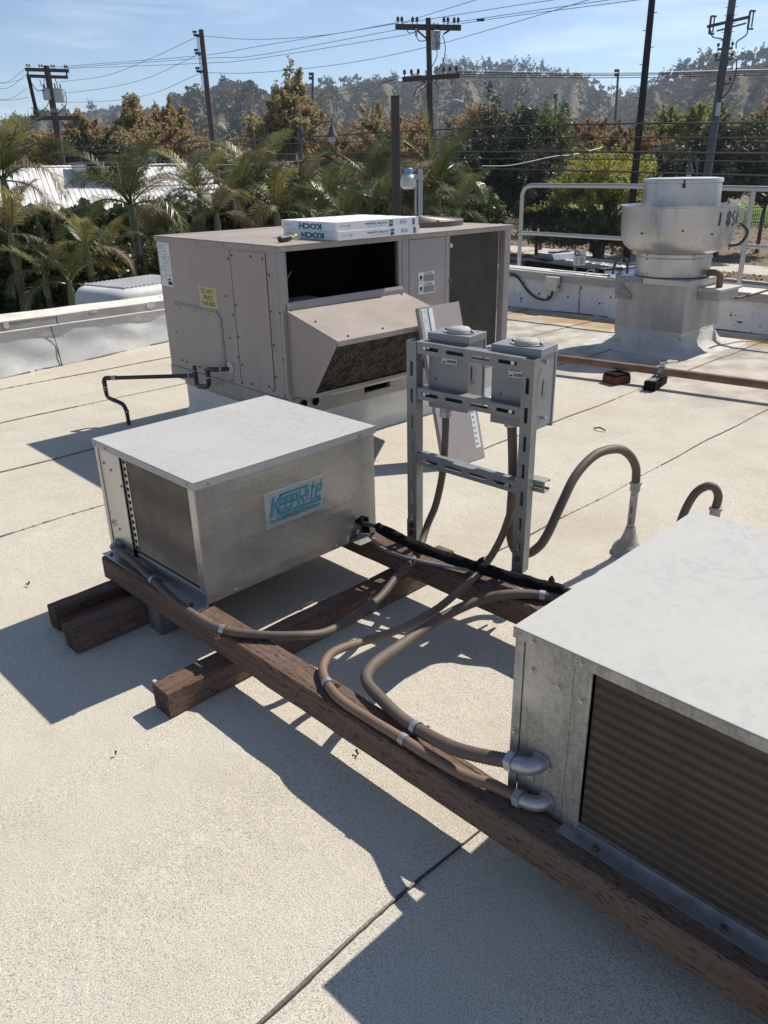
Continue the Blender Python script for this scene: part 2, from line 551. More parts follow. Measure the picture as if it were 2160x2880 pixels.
MT['conduit_tan'] = mat('sun_faded_conduit', (0.19, 0.122, 0.082), 0.6, 0, [('noise', 5, (0.235, 0.16, 0.113), 0.42, 0.66), ('noise', 22, (0.125, 0.083, 0.058), 0.62, 0.75)], [('noise', 60, 0.1, 0.002)], spec=0.4)
MT['cast'] = mat('cast_zinc', (0.42, 0.43, 0.45), 0.45, 0.75, [('noise', 25, (0.30, 0.31, 0.33), 0.45, 0.7)], [('noise', 60, 0.2, 0.002)])
MT['foam'] = mat('perished_black_foam', (0.012, 0.012, 0.012), 0.95, 0, [('noise', 40, (0.03, 0.03, 0.03), 0.55, 0.7)], [('noise', 45, 1.0, 0.02)], spec=0.15)
MT['black_pipe'] = mat('black_plastic_pipe', (0.028, 0.026, 0.024), 0.42, 0, [('noise', 8, (0.075, 0.066, 0.06), 0.5, 0.7)], spec=0.5)
MT['pipe_mark'] = mat('pale_solvent_mark', (0.42, 0.42, 0.40), 0.7)
MT['strut'] = mat('zinc_strut', (0.25, 0.255, 0.255), 0.48, 0.45, [('noise', 8, (0.20, 0.205, 0.205), 0.42, 0.68), ('vor', 60, (0.30, 0.305, 0.305), 0.5, 1.0, None, 0.4)], rvar=0.1)
MT['boxgrey'] = mat('grey_enamel', (0.23, 0.24, 0.25), 0.45, 0.15, [('noise', 5, (0.275, 0.285, 0.29), 0.42, 0.68)], rvar=0.08)
MT['hub'] = mat('dull_cast_cover', (0.42, 0.40, 0.37), 0.75, 0.2, [('noise', 20, (0.34, 0.325, 0.30), 0.45, 0.7)], [('noise', 80, 0.2, 0.001)])
MT['alu'] = mat('weathered_aluminium', (0.48, 0.475, 0.465), 0.40, 0.7, [('noise', 2.4, (0.58, 0.57, 0.55), 0.42, 0.66), ('noise', 9, (0.34, 0.335, 0.33), 0.56, 0.75, (1, 1, 0.4)), ('fine', 40, (0.34, 0.33, 0.31), 0.7, 0.78)],
                [('noise', 2.5, 0.15, 0.03)], rvar=0.1)
MT['alu_stain'] = mat('streaked_sheet_metal', (0.40, 0.365, 0.335), 0.6, 0.3, [('noise', 3, (0.50, 0.47, 0.44), 0.42, 0.62, (1.5, 1.5, 0.5)), ('noise', 8, (0.28, 0.22, 0.18), 0.55, 0.75, (2, 2, 0.25), 0.6), ('fine', 40, (0.2, 0.18, 0.16), 0.72, 0.78)], rvar=0.1)
MT['mastic'] = mat('mastic_coated_skirt', (0.50, 0.475, 0.43), 0.8, 0, [('noise', 4, (0.62, 0.60, 0.55), 0.45, 0.65), ('noise', 7, (0.36, 0.28, 0.19), 0.58, 0.75), ('fine', 35, (0.06, 0.06, 0.055), 0.72, 0.75)], [('noise', 9, 0.5, 0.02)], spec=0.25)
MT['crust'] = mat('crusty_mastic', (0.33, 0.31, 0.28), 0.85, 0, [('noise', 9, (0.46, 0.44, 0.40), 0.45, 0.62), ('noise', 22, (0.05, 0.045, 0.04), 0.63, 0.70)], [('noise', 30, .9, .012)], spec=.25)
MT['pipe_galv'] = mat('galvanised_tube', (0.42, 0.42, 0.42), 0.38, 0.75, [('noise', 12, (0.45, 0.45, 0.44), 0.45, 0.7)])
MT['white_card'] = mat('white_cardboard', (0.80, 0.80, 0.81), 0.8, 0, [('noise', 6, (0.72, 0.73, 0.75), 0.5, 0.8)])
MT['teal'] = mat('teal_print', (0.012, 0.15, 0.19), 0.7)
MT['teal_label'] = mat('turquoise_print', (0.03, 0.22, 0.31), 0.5, 0.1, [('noise', 30, (0.07, 0.33, 0.43), 0.5, 0.8)])
MT['teal_dark'] = mat('dark_turquoise_print', (0.02, 0.14, 0.22), 0.5)
MT['label_silver'] = mat('silver_label', (0.42, 0.47, 0.48), 0.42, 0.45, [('noise', 12, (0.36, 0.40, 0.41), 0.4, 0.7)])
MT['purple_ink'] = mat('purple_ink', (0.09, 0.06, 0.35), 0.7)
MT['black_ink'] = mat('black_print', (0.02, 0.02, 0.02), 0.7)
MT['grey_ink'] = mat('grey_print', (0.22, 0.22, 0.24), 0.7)
MT['stencil'] = mat('worn_black_stencil', (0.035, 0.035, 0.04), 0.7, 0, [('noise', 60, (0.4, 0.4, 0.4), 0.6, 0.68)])
MT['yellow_label'] = mat('faded_yellow_label', (0.50, 0.45, 0.20), 0.7, 0, [('noise', 30, (0.58, 0.54, 0.30), 0.45, 0.7)])
MT['paper'] = mat('white_label_paper', (0.68, 0.68, 0.68), 0.75, 0, [('noise', 20, (0.56, 0.55, 0.53), 0.5, 0.75)])
MT['blue_cap'] = mat('pale_blue_plastic', (0.16, 0.40, 0.66), 0.5)
MT['glass'] = mat('cloudy_lamp_lens', (0.62, 0.62, 0.58), 0.25, 0.0, spec=0.6)
MT['post'] = mat('brown_painted_post', (0.045, 0.035, 0.032), 0.5, 0.1, [('noise', 3, (0.06, 0.048, 0.044), 0.4, 0.7)], spec=0.5)
MT['light_grey'] = mat('light_grey_paint', (0.42, 0.44, 0.46), 0.5, 0.1)
MT['cable'] = mat('dark_cable', (0.03, 0.028, 0.027), 0.5)
MT['beige_box'] = mat('sun_bleached_plastic', (0.56, 0.53, 0.46), 0.7, 0, [('noise', 12, (0.48, 0.44, 0.37), 0.5, 0.75)])
MT['handle'] = mat('black_rubber_handle', (0.02, 0.02, 0.02), 0.45)
MT['chrome'] = mat('steel_shank', (0.5, 0.5, 0.5), 0.25, 0.9)
MT['tag_yellow'] = mat('yellow_tag', (0.65, 0.55, 0.08), 0.6)

# ================================================================== the roof
rng = np.random.default_rng(7)
random.seed(7)


def yL(x):      # inner foot of the far-left parapet
    return 6.757 + 0.2157 * (x - 1.979)


def xR(y):      # inner foot of the far-right parapet
    return 7.62 - 0.075 * (y - 4.2)


roof = MB()
ROOF_PTS = [(-4.5, -6), (xR(-6) + .12, -6), (xR(8.0) + .12, yL(xR(8.0)) + .12), (-4.5, yL(-4.5) + .12)]
roof.prism([(x, y, -0.25) for x, y in ROOF_PTS], (0, 0, 0.235))
roof_o = tag(roof.build('roof', MT['roof']), kind='structure')
# rolls of cap sheet, lapped; each lap is a step with a bead of tar
SEAM = [-5.75, -4.8, -3.85, -2.9, -1.95, -1.0, -0.04, 0.886, 1.79, 2.66, 3.52, 4.39, 5.36, 6.29, 7.2, 8.1]
LAPW = {7: .75, 8: .4, 9: .4, 10: .3, 11: .35, 12: .3, 13: .35}


def seam_y(k, x):
    return SEAM[k] + 0.035 * x + 0.006 * math.sin(3.1 * x + k * 1.7) + 0.004 * math.sin(8.7 * x + k)


for k in range(len(SEAM) - 1):
    nx = 110
    vs, fs = [], []
    for i in range(nx + 1):
        x = -4.4 + i * (12.15 / nx)
        ya, yb = seam_y(k, x), seam_y(k + 1, x) + 0.07
        ya, yb = min(ya, yL(x) + .1), min(yb, yL(x) + .1)
        xx = min(x, xR(ya) + .1)
        if (k == 8 and x < 2.1) or (k == 9 and x < 3.2): ya += .0001; lift, mid_ = -0.0013, 0.0
        else: lift, mid_ = 0.0045, .0035
        vs += [(xx, ya, -0.012), (xx, ya, lift), (xx, ya + 0.06 if yb > ya + .06 else yb, mid_), (xx, yb, -0.0015)]
    for i in range(nx):
        for j in range(3):
            fs.append((i * 4 + j, (i + 1) * 4 + j, (i + 1) * 4 + j + 1, i * 4 + j + 1))
    MB().raw(vs, fs).build('cap_sheet_roll', MT['roof'], roof_o)
    # tar that has bled out of the lap
    vs, fs = [], []
    m = 500
    for i in range(m + 1):
        x = -4.4 + i * (12.0 / m)
        y = seam_y(k, x)
        wdt = max(0.0008, 0.0042 + 0.0045 * math.sin(2.3 * x + 2 * k) + rng.normal(0, 0.0014))
        wdt *= LAPW.get(k, .8)
        if k == 7 and x < 0.93: wdt += 0.003
        if (k == 8 and x < 2.1) or (k == 9 and x < 3.2): wdt = 0.0002
        if y > yL(x) - .05 or x > xR(y): wdt = 0.0002
        up = 1.0 if wdt > .0004 else -3.0
        vs += [(x, y - wdt, -0.004), (x, y - wdt * .6, 0.0052 * up), (x, y + 0.0015, 0.0066 * up), (x, y + 0.003, 0.001 * up)]
    for i in range(m):
        for j in range(3):
            fs.append((i * 4 + j, (i + 1) * 4 + j, (i + 1) * 4 + j + 1, i * 4 + j + 1))
    MB().raw(vs, fs).build('tar_bead', MT['tar'] if k == 7 else MT['tar_faded'], roof_o)

bw = MB()
P = [(-4.5, -6), (xR(-6) + .3, -6), (xR(8.0) + .3, yL(xR(8.0)) + .3), (-4.5, yL(-4.5) + .3)]
bw.prism([(x, y, -4.4) for x, y in P], (0, 0, 4.1))
tag(bw.build('building_base', mat('stucco', (0.5, 0.45, 0.38), 0.9)), kind='structure')


# ------------------------------------------------------------------ parapets
def parapet(name, label, A, B, hA, hB, out, mt, seams, seed):
    """A,B inner foot points, hA/hB = (flashing bottom, flashing top, crest) at both ends, out = unit vector outward"""
    rg = np.random.default_rng(seed)
    A, B, out = Vector((*A, 0)), Vector((*B, 0)), Vector((*out, 0))
    d = (B - A)
    t = thing(name, A, label, 'wall')
    N = 90
    H = lambda s, i: hA[i] + (hB[i] - hA[i]) * s
    # membrane upturn with a lumpy surface
    vs, fs = [], []
    M_ = 9
    ph = rg.uniform(0, 6, 6)
    for i in range(N + 1):
        s = i / N
        fb = H(s, 0)
        for j in range(M_ + 1):
            q = j / M_
            z = fb * q
            cant = 0.05 * (1 - q) ** 3
            lump = 0.010 * math.sin(9 * q + ph[0]) * math.sin(31 * s + ph[1]) + 0.006 * math.sin(63 * s + ph[2] + 5 * q)
            lump *= math.sin(math.pi * q)
            p = A + d * s - out * (cant + lump + 0.002) + Vector((0, 0, z))
            vs.append(p)
    for i in range(N):
        for j in range(M_):
            a = i * (M_ + 1) + j
            fs.append((a, a + M_ + 1, a + M_ + 2, a + 1))
    MB().raw(vs, fs).build('membrane_upturn', MT[mt], t, smooth='all')
    # core
    mb = MB()
    th = 0.22
    mb.raw([A + out * .004, B + out * .004, B + out * th, A + out * th] + [p + Vector((0, 0, z)) for p, z in ((A + out * .004, hA[1] - .004), (B + out * .004, hB[1] - .004), (B + out * th, hB[1] - .004), (A + out * th, hA[1] - .004))],
           [(0, 3, 2, 1), (4, 5, 6, 7), (0, 1, 5, 4), (1, 2, 6, 5), (2, 3, 7, 6), (3, 0, 4, 7)])
    mb.build('wall_core', MT['coping'], t)
    # flashing band and its lower bead
    n_seg = 4
    for k in range(n_seg):
        s0, s1 = k / n_seg, (k + 1) / n_seg - 0.0015
        a, b = A + d * s0, A + d * s1
        za, zb = H(s0, 0), H(s1, 0)
        zta, ztb = H(s0, 1), H(s1, 1)
        mb = MB()
        f0, f1 = -out * 0.010 * (1 + .3 * (k % 2)), -out * 0.001
        mb.raw([a + f0 + Vector((0, 0, za - .01)), b + f0 + Vector((0, 0, zb - .01)), b + f1 + Vector((0, 0, zb - .01)), a + f1 + Vector((0, 0, za - .01)),
                a + f0 + Vector((0, 0, zta)), b + f0 + Vector((0, 0, ztb)), b + f1 + Vector((0, 0, ztb)), a + f1 + Vector((0, 0, zta))],
               [(0, 3, 2, 1), (4, 5, 6, 7), (0, 1, 5, 4), (1, 2, 6, 5), (2, 3, 7, 6), (3, 0, 4, 7)])
        fl = mb.build('flashing', MT['flash'], t)
        pts = [A + d * (s0 + (s1 - s0) * i / 12) - out * (0.0125 + 0.003 * rg.random()) + Vector((0, 0, H(s0 + (s1 - s0) * i / 12, 0) - .009)) for i in range(13)]
        MB().tube(pts, 0.006, 6).build('sealant_bead', MT['coping'], fl)
    # coping
    mb = MB()
    N2 = 40
    vs, fs = [], []
    for i in range(N2 + 1):
        s = i / N2
        p = A + d * s
        z1, z2 = H(s, 1), H(s, 2)
        prof = [(-0.014, z1 - .006), (-0.016, z1 + .004), (0.05, z1 + .010), (0.10, z1 + .014), (0.115, z2), (0.15, z2 + .006), (0.26, z2 - .01), (0.262, z1 - .05)]
        for o_, z in prof:
            vs.append(p + out * (o_ + 0.002 * math.sin(17 * s + o_ * 40)) + Vector((0, 0, z + 0.0015 * math.sin(40 * s))))
    m = 8
    for i in range(N2):
        for j in range(m - 1):
            a = i * m + j
            fs.append((a, a + m, a + m + 1, a + 1))
    mb.raw(vs, fs).build('coping', MT['coping'], t, smooth=True)
    for s, zt in seams:
        a = A + d * s
        pts = [a - out * (0.008 + 0.05 * (1 - q) ** 3 + .006) + d.normalized() * (0.02 * math.sin(3 * q + s * 9)) + Vector((0, 0, H(s, 0) * q)) for q in (0, .15, .35, .55, .75, .97)]
        MB().tube(pts, [.006, .004, .006, .003, .005, .004], 5).build('tar_seam', MT['tar'], t)
    # foot of the upturn: an irregular line of tar
    pts, rr = [], []
    for i in range(161):
        s = i / 160
        pts.append(A + d * s - out * (0.055 + 0.012 * math.sin(29 * s + ph[3]) + rg.normal(0, .003)) + Vector((0, 0, 0.006)))
        rr.append(max(0.0015, 0.004 + 0.004 * math.sin(47 * s + ph[4])))
    MB().tube(pts, rr, 5).build('tar_seam', MT['tar'], t)
    return t, A, d, out, H


xa, xb = -3.0, 7.55
dirL = Vector((1, 0.2157)).normalized()
outL = (-dirL.y, dirL.x)
sl = lambda x, a, b: a + (b - a) * (x - 1.979) / (3.697 - 1.979)
hh = lambda x: (max(0.26, sl(x, .371, .309)), max(0.33, sl(x, .443, .379)), max(.37, sl(x, .484, .409)))
hB_ = (0.285, 0.355, 0.385)
# two straight pieces so that the crest follows the survey
pl1 = parapet('parapet_wall', 'low white-coated parapet with grey flashing left of the taupe rooftop unit', (-1.0, yL(-1.0)), (3.75, yL(3.75)), (0.46, 0.53, 0.57), hh(3.75), outL, 'coat', [(0.735, 0), (0.42, 0)], 3)
pl2 = parapet('parapet_wall', 'stretch of parapet hidden behind the taupe rooftop unit', (3.756, yL(3.756)), (7.55, yL(7.55)), hh(3.75), hB_, outL, 'coat', [], 4)
pr = parapet('parapet_wall', 'black-spotted white parapet behind the exhaust fan, below the pipe guardrail', (xR(8.0), 8.0), (xR(-2.5), -2.5), (0.36, 0.445, 0.465), (0.20, 0.265, 0.285), (1, 0.075), 'coat_spot', [(0.285, 0), (0.19, 0)], 5)
# mastic patches on the left parapet
t_, A_, d_, o_, H_ = pl1
for s, zc, w, h in ((0.655, 0.405, .03, .05), (0.825, 0.395, .045, .03), (0.955, 0.36, .06, .06)):
    p = A_ + d_ * s - o_ * 0.018 + Vector((0, 0, zc))
    ex = d_.normalized()
    n = 14
    ring = []
    rg = np.random.default_rng(int(s * 1000))
    for i in range(n):
        a = 2 * math.pi * i / n
        k = rg.uniform(.75, 1.05)
        ring.append(p + ex * (w * k * math.cos(a)) + Vector((0, 0, h * .6 * k * math.sin(a))))
    MB().prism(ring, o_ * 0.012).build('mastic_patch', MT['mastic'], t_)

# ------------------------------------------------------------------ twigs and dead leaves lying on the roof
MT['twig'] = mat('dead_leaf', (0.10, 0.07, 0.045), 0.9)
deb = [((927, 1592), .016, 'dark twig scrap between the two conduits and the near condensing unit'), ((60, 1264), .013, 'small dark leaf left of the timber stack'), ((772, 1628), .012, 'small dark crumb beside the long near timber'),
       ((250, 1630), .008, 'speck of grit on the sunny roof below the timber end')]
for (u, v), r, lab in deb:
    p = on_z(u, v, 0.006)
    mb = MB()
    rg = np.random.default_rng(int(u))
    for i in range(4):
        a = rg.uniform(0, 6.28)
        q = p + Vector((math.cos(a) * r, math.sin(a) * r, rg.uniform(0.0, 0.012)))
        mid = (p + q) / 2 + Vector((0, 0, 0.006))
        mb.tube([p, mid, q], [r * .16, r * .2, r * .06], 5)
    tag(mb.build('dry_twig', MT['twig']), lab, 'twig', 'litter lying on the roof')
mb = MB()
p0, p1 = on_z(1283, 925, .008), on_z(1308, 930, .01)
mb.tube([p0, (p0 + p1) / 2 + Vector((0, 0, .012)), p1], .005, 5)
tag(mb.build('dry_twig', MT['twig']), 'thin pale-brown twig on the roof right of the switch frame', 'twig', 'litter lying on the roof')

# ================================================================== condensing units
def screw_mesh(r, mt, axis):
    mb = MB()
    prof = [(r * 1.25, 0), (r * 1.25, r * .25), (r * .85, r * .35), (r * .8, r * .95)]
    if axis == '-X':
        mb.lathe([(a, -b) for a, b in prof], n=8, axis='X')
    elif axis == '-Y':
        mb.lathe([(a, -b) for a, b in prof], n=8, axis='Y')
    else:
        mb.lathe(prof, n=8)
    return mb.mesh('screw', MT[mt], smooth=True)


SCREW = {(k, a): screw_mesh(r, m, a) for k, (r, m) in {'s': (0.0048, 'screw'), 'm': (0.0062, 'screw'), 'd': (0.0058, 'screw_dark')}.items() for a in ('-X', '-Y', 'Z')}


def screw(parent, pos, axis, kind='s', name='screw'):
    """pos in the thing's local frame"""
    return put(name, SCREW[(kind, axis)], parent, loc=pos)


def stroke(mb, pts, w, z=0.0, shear=0.0):
    """flat ribbon along a 2-D polyline with mitred corners"""
    P = [Vector((p[0], p[1])) for p in pts]
    n = len(P)
    L_, R_ = [], []
    for i in range(n):
        d1 = (P[i] - P[i - 1]).normalized() if i else None
        d2 = (P[i + 1] - P[i]).normalized() if i < n - 1 else None
        if d1 is None: d1 = d2
        if d2 is None: d2 = d1
        n1, n2 = Vector((-d1.y, d1.x)), Vector((-d2.y, d2.x))
        m = (n1 + n2)
        m.normalize()
        k = min(2.0, 1.0 / max(.3, m.dot(n1)))
        L_.append(P[i] + m * k * w / 2)
        R_.append(P[i] - m * k * w / 2)
    for i in range(n - 1):
        q = [R_[i], R_[i + 1], L_[i + 1], L_[i]]
        mb.poly([(p.x + shear * p.y, p.y, z) for p in q])


def condenser(label, loc, rz, L, W, H, coil, panel, kind, face_label=False):
    t = thing('condensing_unit', loc, label, 'condenser', rz, 'condensing units on the timber rack')
    c0, c1 = coil           # coil opening along y
    sk = MT['galv'] if kind == 1 else MT['galv_old']
    lz = H - 0.026
    # ---- lid with folded skirt
    mb = MB()
    e = 0.006
    mb.box(-e, -e, H - .003, L + e, W + e, H)
    lid = mb.build('lid', MT['galv_top'], t, local=True, bevel=0.0012)
    sk_m = MT['galv_top'] if kind == 1 else MT['galv_old']
    MB().box(-e, -e, lz - .001, -e + .0025, W + e, H - .0032).build('lid_skirt', sk_m, lid, local=True)
    MB().box(-e + .0027, -e, lz - .001, L + e, -e + .0025, H - .0032).build('lid_skirt', sk_m, lid, local=True)
    MB().box(L + e - .0025, -e + .0027, lz - .001, L + e, W + e, H - .0032).box(-e + .0027, W + e - .0025, lz - .001, L + e - .0027, W + e, H - .0032).build('lid_skirt', sk_m, lid, local=True)
    for y in ((0.03, W - .015, W - .09) if kind == 1 else (W - .045, W - .16)):
        screw(lid, (-e, y, lz + .010), '-X')
    for x in (0.70, 0.05):
        screw(lid, (x, -e, lz + .010), '-Y')
    # ---- front panel with the notch for the refrigerant lines
    f = [(0.0, 0.012), (0.625, 0.012), (0.645, .06), (0.665, .095), (.70, .105), (.735, .085), (.742, .012), (L, .012), (L, lz), (0, lz)]
    fp = MB().prism([(x, 0.004, z) for x, z in f], (0, -0.004, 0)).build('front_panel', MT['galv'], t, local=True)
    for x in (.109, .563):
        screw(fp, (x, -0.0005, .022), '-Y', 'm')
    # ---- other sides
    MB().box(L - .003, .005, .0, L, W, lz).box(.003, W - .003, 0, L - .0035, W, lz).build('rear_panel', MT['galv'], t, local=True)
    MB().box(.02, .02, .002, L - .01, W - .01, .008).build('base_pan', MT['galv_old'], t, local=True)
    # black sheet added to give the casing's inner shade as colour
    MB().box(0.07, 0.03, 0.02, 0.075, W - .02, lz - .01).build('shade_backing', MT['void'], t, local=True)
    # ---- coil side: frame strips round the coil opening
    zb, zt = (0.055, H - .029) if kind == 1 else (0.014, H - .029)
    MB().box(0, 0.0055, zb - .045 if kind == 1 else 0.0, .0035, c0, lz).build('corner_post', sk, t, local=True, bevel=0.001)
    MB().box(0.001, c0 + .0005, zt, .004, c1 + .03, lz).build('top_strip', sk, t, local=True)
    # tube sheet strip with return-bend holes
    if kind == 1:
        ts0, ts1 = c1, c1 + .034
        mb = MB().box(0.006, ts0, zb, .0085, ts1, zt)
        tsheet = mb.build('tube_sheet', sk, t, local=True)
        hole = MB().lathe([(.0072, 0), (.0072, -.0012)], n=10, axis='X').mesh('hole', MT['void'])
        for i in range(14):
            put('tube_hole', hole, tsheet, loc=(.006, (ts0 + ts1) / 2 - .003, zt - .017 - i * (zt - zb - .03) / 13))
        p0 = ts1
    else:
        p0 = c1
    # electrical panel
    s1 = panel
    MB().box(-.002, p0 + .0008, .0, .002, s1, lz).build('panel_flange', sk, t, local=True, bevel=0.001)
    ep = MB().box(-.0005, s1 + .001, .0, .0025, W - .022, lz).build('electrical_panel', sk, t, local=True, bevel=0.001)
    MB().box(-.004, W - .021, .0, .001, W + .001, lz).build('corner_strip', sk, t, local=True, bevel=0.0012)
    if kind == 1:
        for y, z in ((W - .045, .36), (W - .095, .345), (W - .04, .125), (W - .085, .11)):
            screw(ep, (-.0005, y, z), '-X')
        for z in (.30, .07):
            screw(ep, (-.002, p0 + .012, z), '-X')
        for y, z in ((W - .055, .128), (W - .055, .055)):
            k = MB().lathe([(.014, 0), (.014, -.0012), (.0128, -.0012), (.0128, 0)], n=20, axis='X', cap=False).mesh('ring', MT['galv_old'])
            put('knockout_ring', k, ep, loc=(-.0005, y, z))
    else:
        for y, z in ((W - .045, .345), (W - .11, .335), (W - .10, .115), (W - .115, .02)):
            screw(ep, (-.0005, y, z), '-X', 'm')
        for y, z in ((p0 + .018, .33), (p0 + .018, .075), (p0 + .016, .0125)):
            screw(ep, (-.002, y, z), '-X', 'm')
        screw(ep, (-.004, W - .010, .17), '-X', 'm')
    # ---- coil: fins, tubes, block behind
    fin = MT['fin'] if kind == 1 else MT['fin_mid']
    coil_o = MB().box(.030, c0, zb, .036, c1, zt).build('coil', fin, t, local=True)
    n_f = int((c1 - c0) / 0.0026)
    mb = MB()
    for i in range(n_f):
        y = c0 + (i + .5) * (c1 - c0) / n_f
        wob = 0.0004 * math.sin(i * .7)
        ns = 60 if kind == 2 else 2
        vs, fs = [], []
        for j in range(ns + 1):
            z = zb + (zt - zb) * j / ns
            xf = .010 + wob + (.0019 * math.sin(j * math.pi / 2 + .4) if kind == 2 and 4 < i < n_f - 5 else 0)
            vs += [(.0295, y - .0005, z), (xf, y - .0005, z), (xf, y + .0005, z), (.0295, y + .0005, z)]
            if j:
                b_ = 4 * (j - 1)
                fs += [(b_ + k_, b_ + k_ + 1, b_ + k_ + 5, b_ + k_ + 4) for k_ in range(3)]
        mb.raw(vs, fs)
    tag(mb.build('coil_fins', fin, coil_o, local=True), kind='stuff')
    n_t = 15 if kind == 1 else 15
    tm = MB().tube([(.0175, c0, 0), (.0175, c1, 0)], .0062, 8).mesh('tube', fin, smooth=True)
    for i in range(n_t):
        put('coil_tube', tm, coil_o, loc=(0, 0, zb + (i + .5) * (zt - zb) / n_t))
    if kind == 1:
        # horizontal ribs pressed in the coil face
        mb = MB()
        nr = 46
        for i in range(nr):
            z = zb + (i + .5) * (zt - zb) / nr
            mb.raw([(.0102, c0, z - .0016), (.0102, c1, z - .0016), (.0062, c1, z), (.0062, c0, z), (.0102, c1, z + .0016), (.0102, c0, z + .0016)], [(0, 1, 2, 3), (3, 2, 4, 5)])
        tag(mb.build('coil_ribs', fin, coil_o, local=True), kind='stuff')
    # ---- foot flange bolted to the timber
    mb = MB()
    if kind == 1:
        mb.prism([(0.004, 0.0, .003), (-.052, -.004, .003), (-.052, W - .015, .003), (.004, W - .015, .003)], (0, 0, .0025))
        mb.prism([(-.001, .0, .0056), (-.0035, 0, .0056), (-.0035, 0, .050), (.004, 0, .053), (.006, 0, .053)], (0, c1 - .0, 0))
    else:
        mb.prism([(0.004, -.02, .002), (-.038, -.02, .002), (-.038, c1 + .03, .002), (.004, c1 + .03, .002)], (0, 0, .0025))
        mb.box(-.001, -.02, .0046, .003, c1 - .001, .0135)
    fl = mb.build('foot_flange', MT['cast'] if kind == 2 else MT['galv'], t, local=True)
    for y in ((.05, .36, W - .05) if kind == 1 else (.18, .45)):
        put('bolt', MB().lathe([(.009, 0), (.009, .002), (.0065, .003), (.006, .007)], n=6).mesh('bolt', MT['screw_dark']), fl, loc=(-.033 if kind == 1 else -.024, y, .0055))
    return t


U1_LOC, U1_RZ, U1_L, U1_W, U1_H = (1.088, 2.055, 0.178), 0.0395, 0.773, 0.6475, 0.443
u1 = condenser('silver condensing unit with turquoise lettering on its side, on the timber rack', U1_LOC, U1_RZ, U1_L, U1_W, U1_H, (0.04, 0.442), 0.528, 1)
U2_LOC, U2_RZ, U2_L, U2_W, U2_H = (1.174, 0.164, 0.178), 0.0346, 0.812, 0.690, 0.433
u2 = condenser('silver condensing unit nearest the camera with dark coil and cast elbows, cut by the frame', U2_LOC, U2_RZ, U2_L, U2_W, U2_H, (0.04, 0.507), 0.548, 2)

# ---- lettered label on the first unit (front face, local y = 0)
W1 = WM[u1.name]
ex1 = (W1.to_3x3() @ Vector((1, 0, 0))).normalized()
lw, lh = 0.272, 0.126
lab = MB().box(0, -.0012, 0, lw, -.0002, lh)
lab_o = MB().box(.256, -.0014, .196, .256 + lw, -.0002, .196 + lh).build('brand_label', MT['label_silver'], u1, local=True)


def on_label(x, z):
    return W1 @ Vector((.256 + x, -.0022, .196 + z))


mb = MB()
sw = 0.0098
sh = 0.22
S_ = lambda pts, w=sw: stroke(mb, pts, w, shear=sh)
x0, zb_, zt_ = 0.016, 0.050, 0.108          # letters stand between these heights
S_([(x0, zb_ - .014), (x0, zt_)], .012)                                             # K stem
S_([(x0 + .032, zt_), (x0 + .011, .079), (x0 + .028, .046), (x0 + .036, .039), (x0 + .222, .039)], .010)   # K arm, leg and the underline
for ox in (.046, .074):                                                             # e e
    S_([(ox + .018, zb_ + .006), (ox + .018, zb_), (ox, zb_), (ox, .092), (ox + .018, .092), (ox + .018, .072), (ox, .072)], .0078)
ox = .102                                                                           # p
S_([(ox, zb_ - .004), (ox, .092), (ox + .018, .092), (ox + .018, .070), (ox, .070)], .0078)
ox = .132                                                                           # R with the long overline
S_([(ox, zb_ - .004), (ox, .098)], .0085)
S_([(.040, .107), (ox + .028, .107), (ox + .028, .074), (ox + .006, .074)], .0088)
S_([(ox + .012, .074), (ox + .026, zb_ - .004)], .0085)
S_([(.171, zb_), (.171, .092)], .0082)                                              # i
S_([(.171, .100), (.171, .108)], .0082)
S_([(.203, zb_), (.190, zb_), (.190, .112)], .0078)                                 # t
S_([(.184, .094), (.202, .094)], .0078)
ox = .211                                                                           # e
S_([(ox + .018, zb_ + .008), (ox + .018, zb_), (ox, zb_), (ox, .098), (ox + .018, .098), (ox + .018, .076), (ox, .076)], .0078)
for xa_, xb_ in ((.010, .064), (.186, .236)):                                       # bars beside the lower word
    S_([(xa_, .020), (xb_, .020)], .0075)
    S_([(xa_, .0265), (xb_, .0265)], .0016)
lay('brand_lettering', mb.mesh('brand_lettering', MT['teal_label']), u1, on_label(0, 0), ex1, (0, 0, 1))
lay('brand_lettering', text_mesh('REFRIGERATION', .0235, MT['teal_dark'], bold=.0007, shear=.18, sx=.70), u1, on_label(.129, .0215), ex1, (0, 0, 1))
lay('brand_lettering', text_mesh('®', .014, MT['teal_dark']), u1, on_label(.252, .108), ex1, (0, 0, 1))
for x, z in ((.006, .03), (.266, .028), (.266, .036)):
    o = screw(lab_o, (.256 + x, -.0014, .196 + z), '-Y', 's', 'rivet')
    o.scale = (.7, .7, .7)

# ---- service valves in the notch of the first unit
mb = MB()
p = lambda x, y, z: W1 @ Vector((x, y, z))
mb.tube([p(.70, .06, .075), p(.70, -.004, .070)], .009, 8).tube([p(.70, -.002, .066), p(.70, -.002, .096)], .006, 6)
vb = MB().box(.655, -.035, .002, .74, .05, .005).box(.655, .045, .005, .74, .049, .06)
vb.build('valve_bracket', MT['galv_old'], u1, local=True)
mb.build('service_valve', MT['black_pipe'], u1, smooth=True)
MB().tube([p(.665, .03, .045), p(.667, -.02, .040)], .006, 8).tube([p(.667, -.014, .03), p(.667, -.014, .056)], .0045, 6).build('service_valve', MT['cast'], u1, smooth=True)


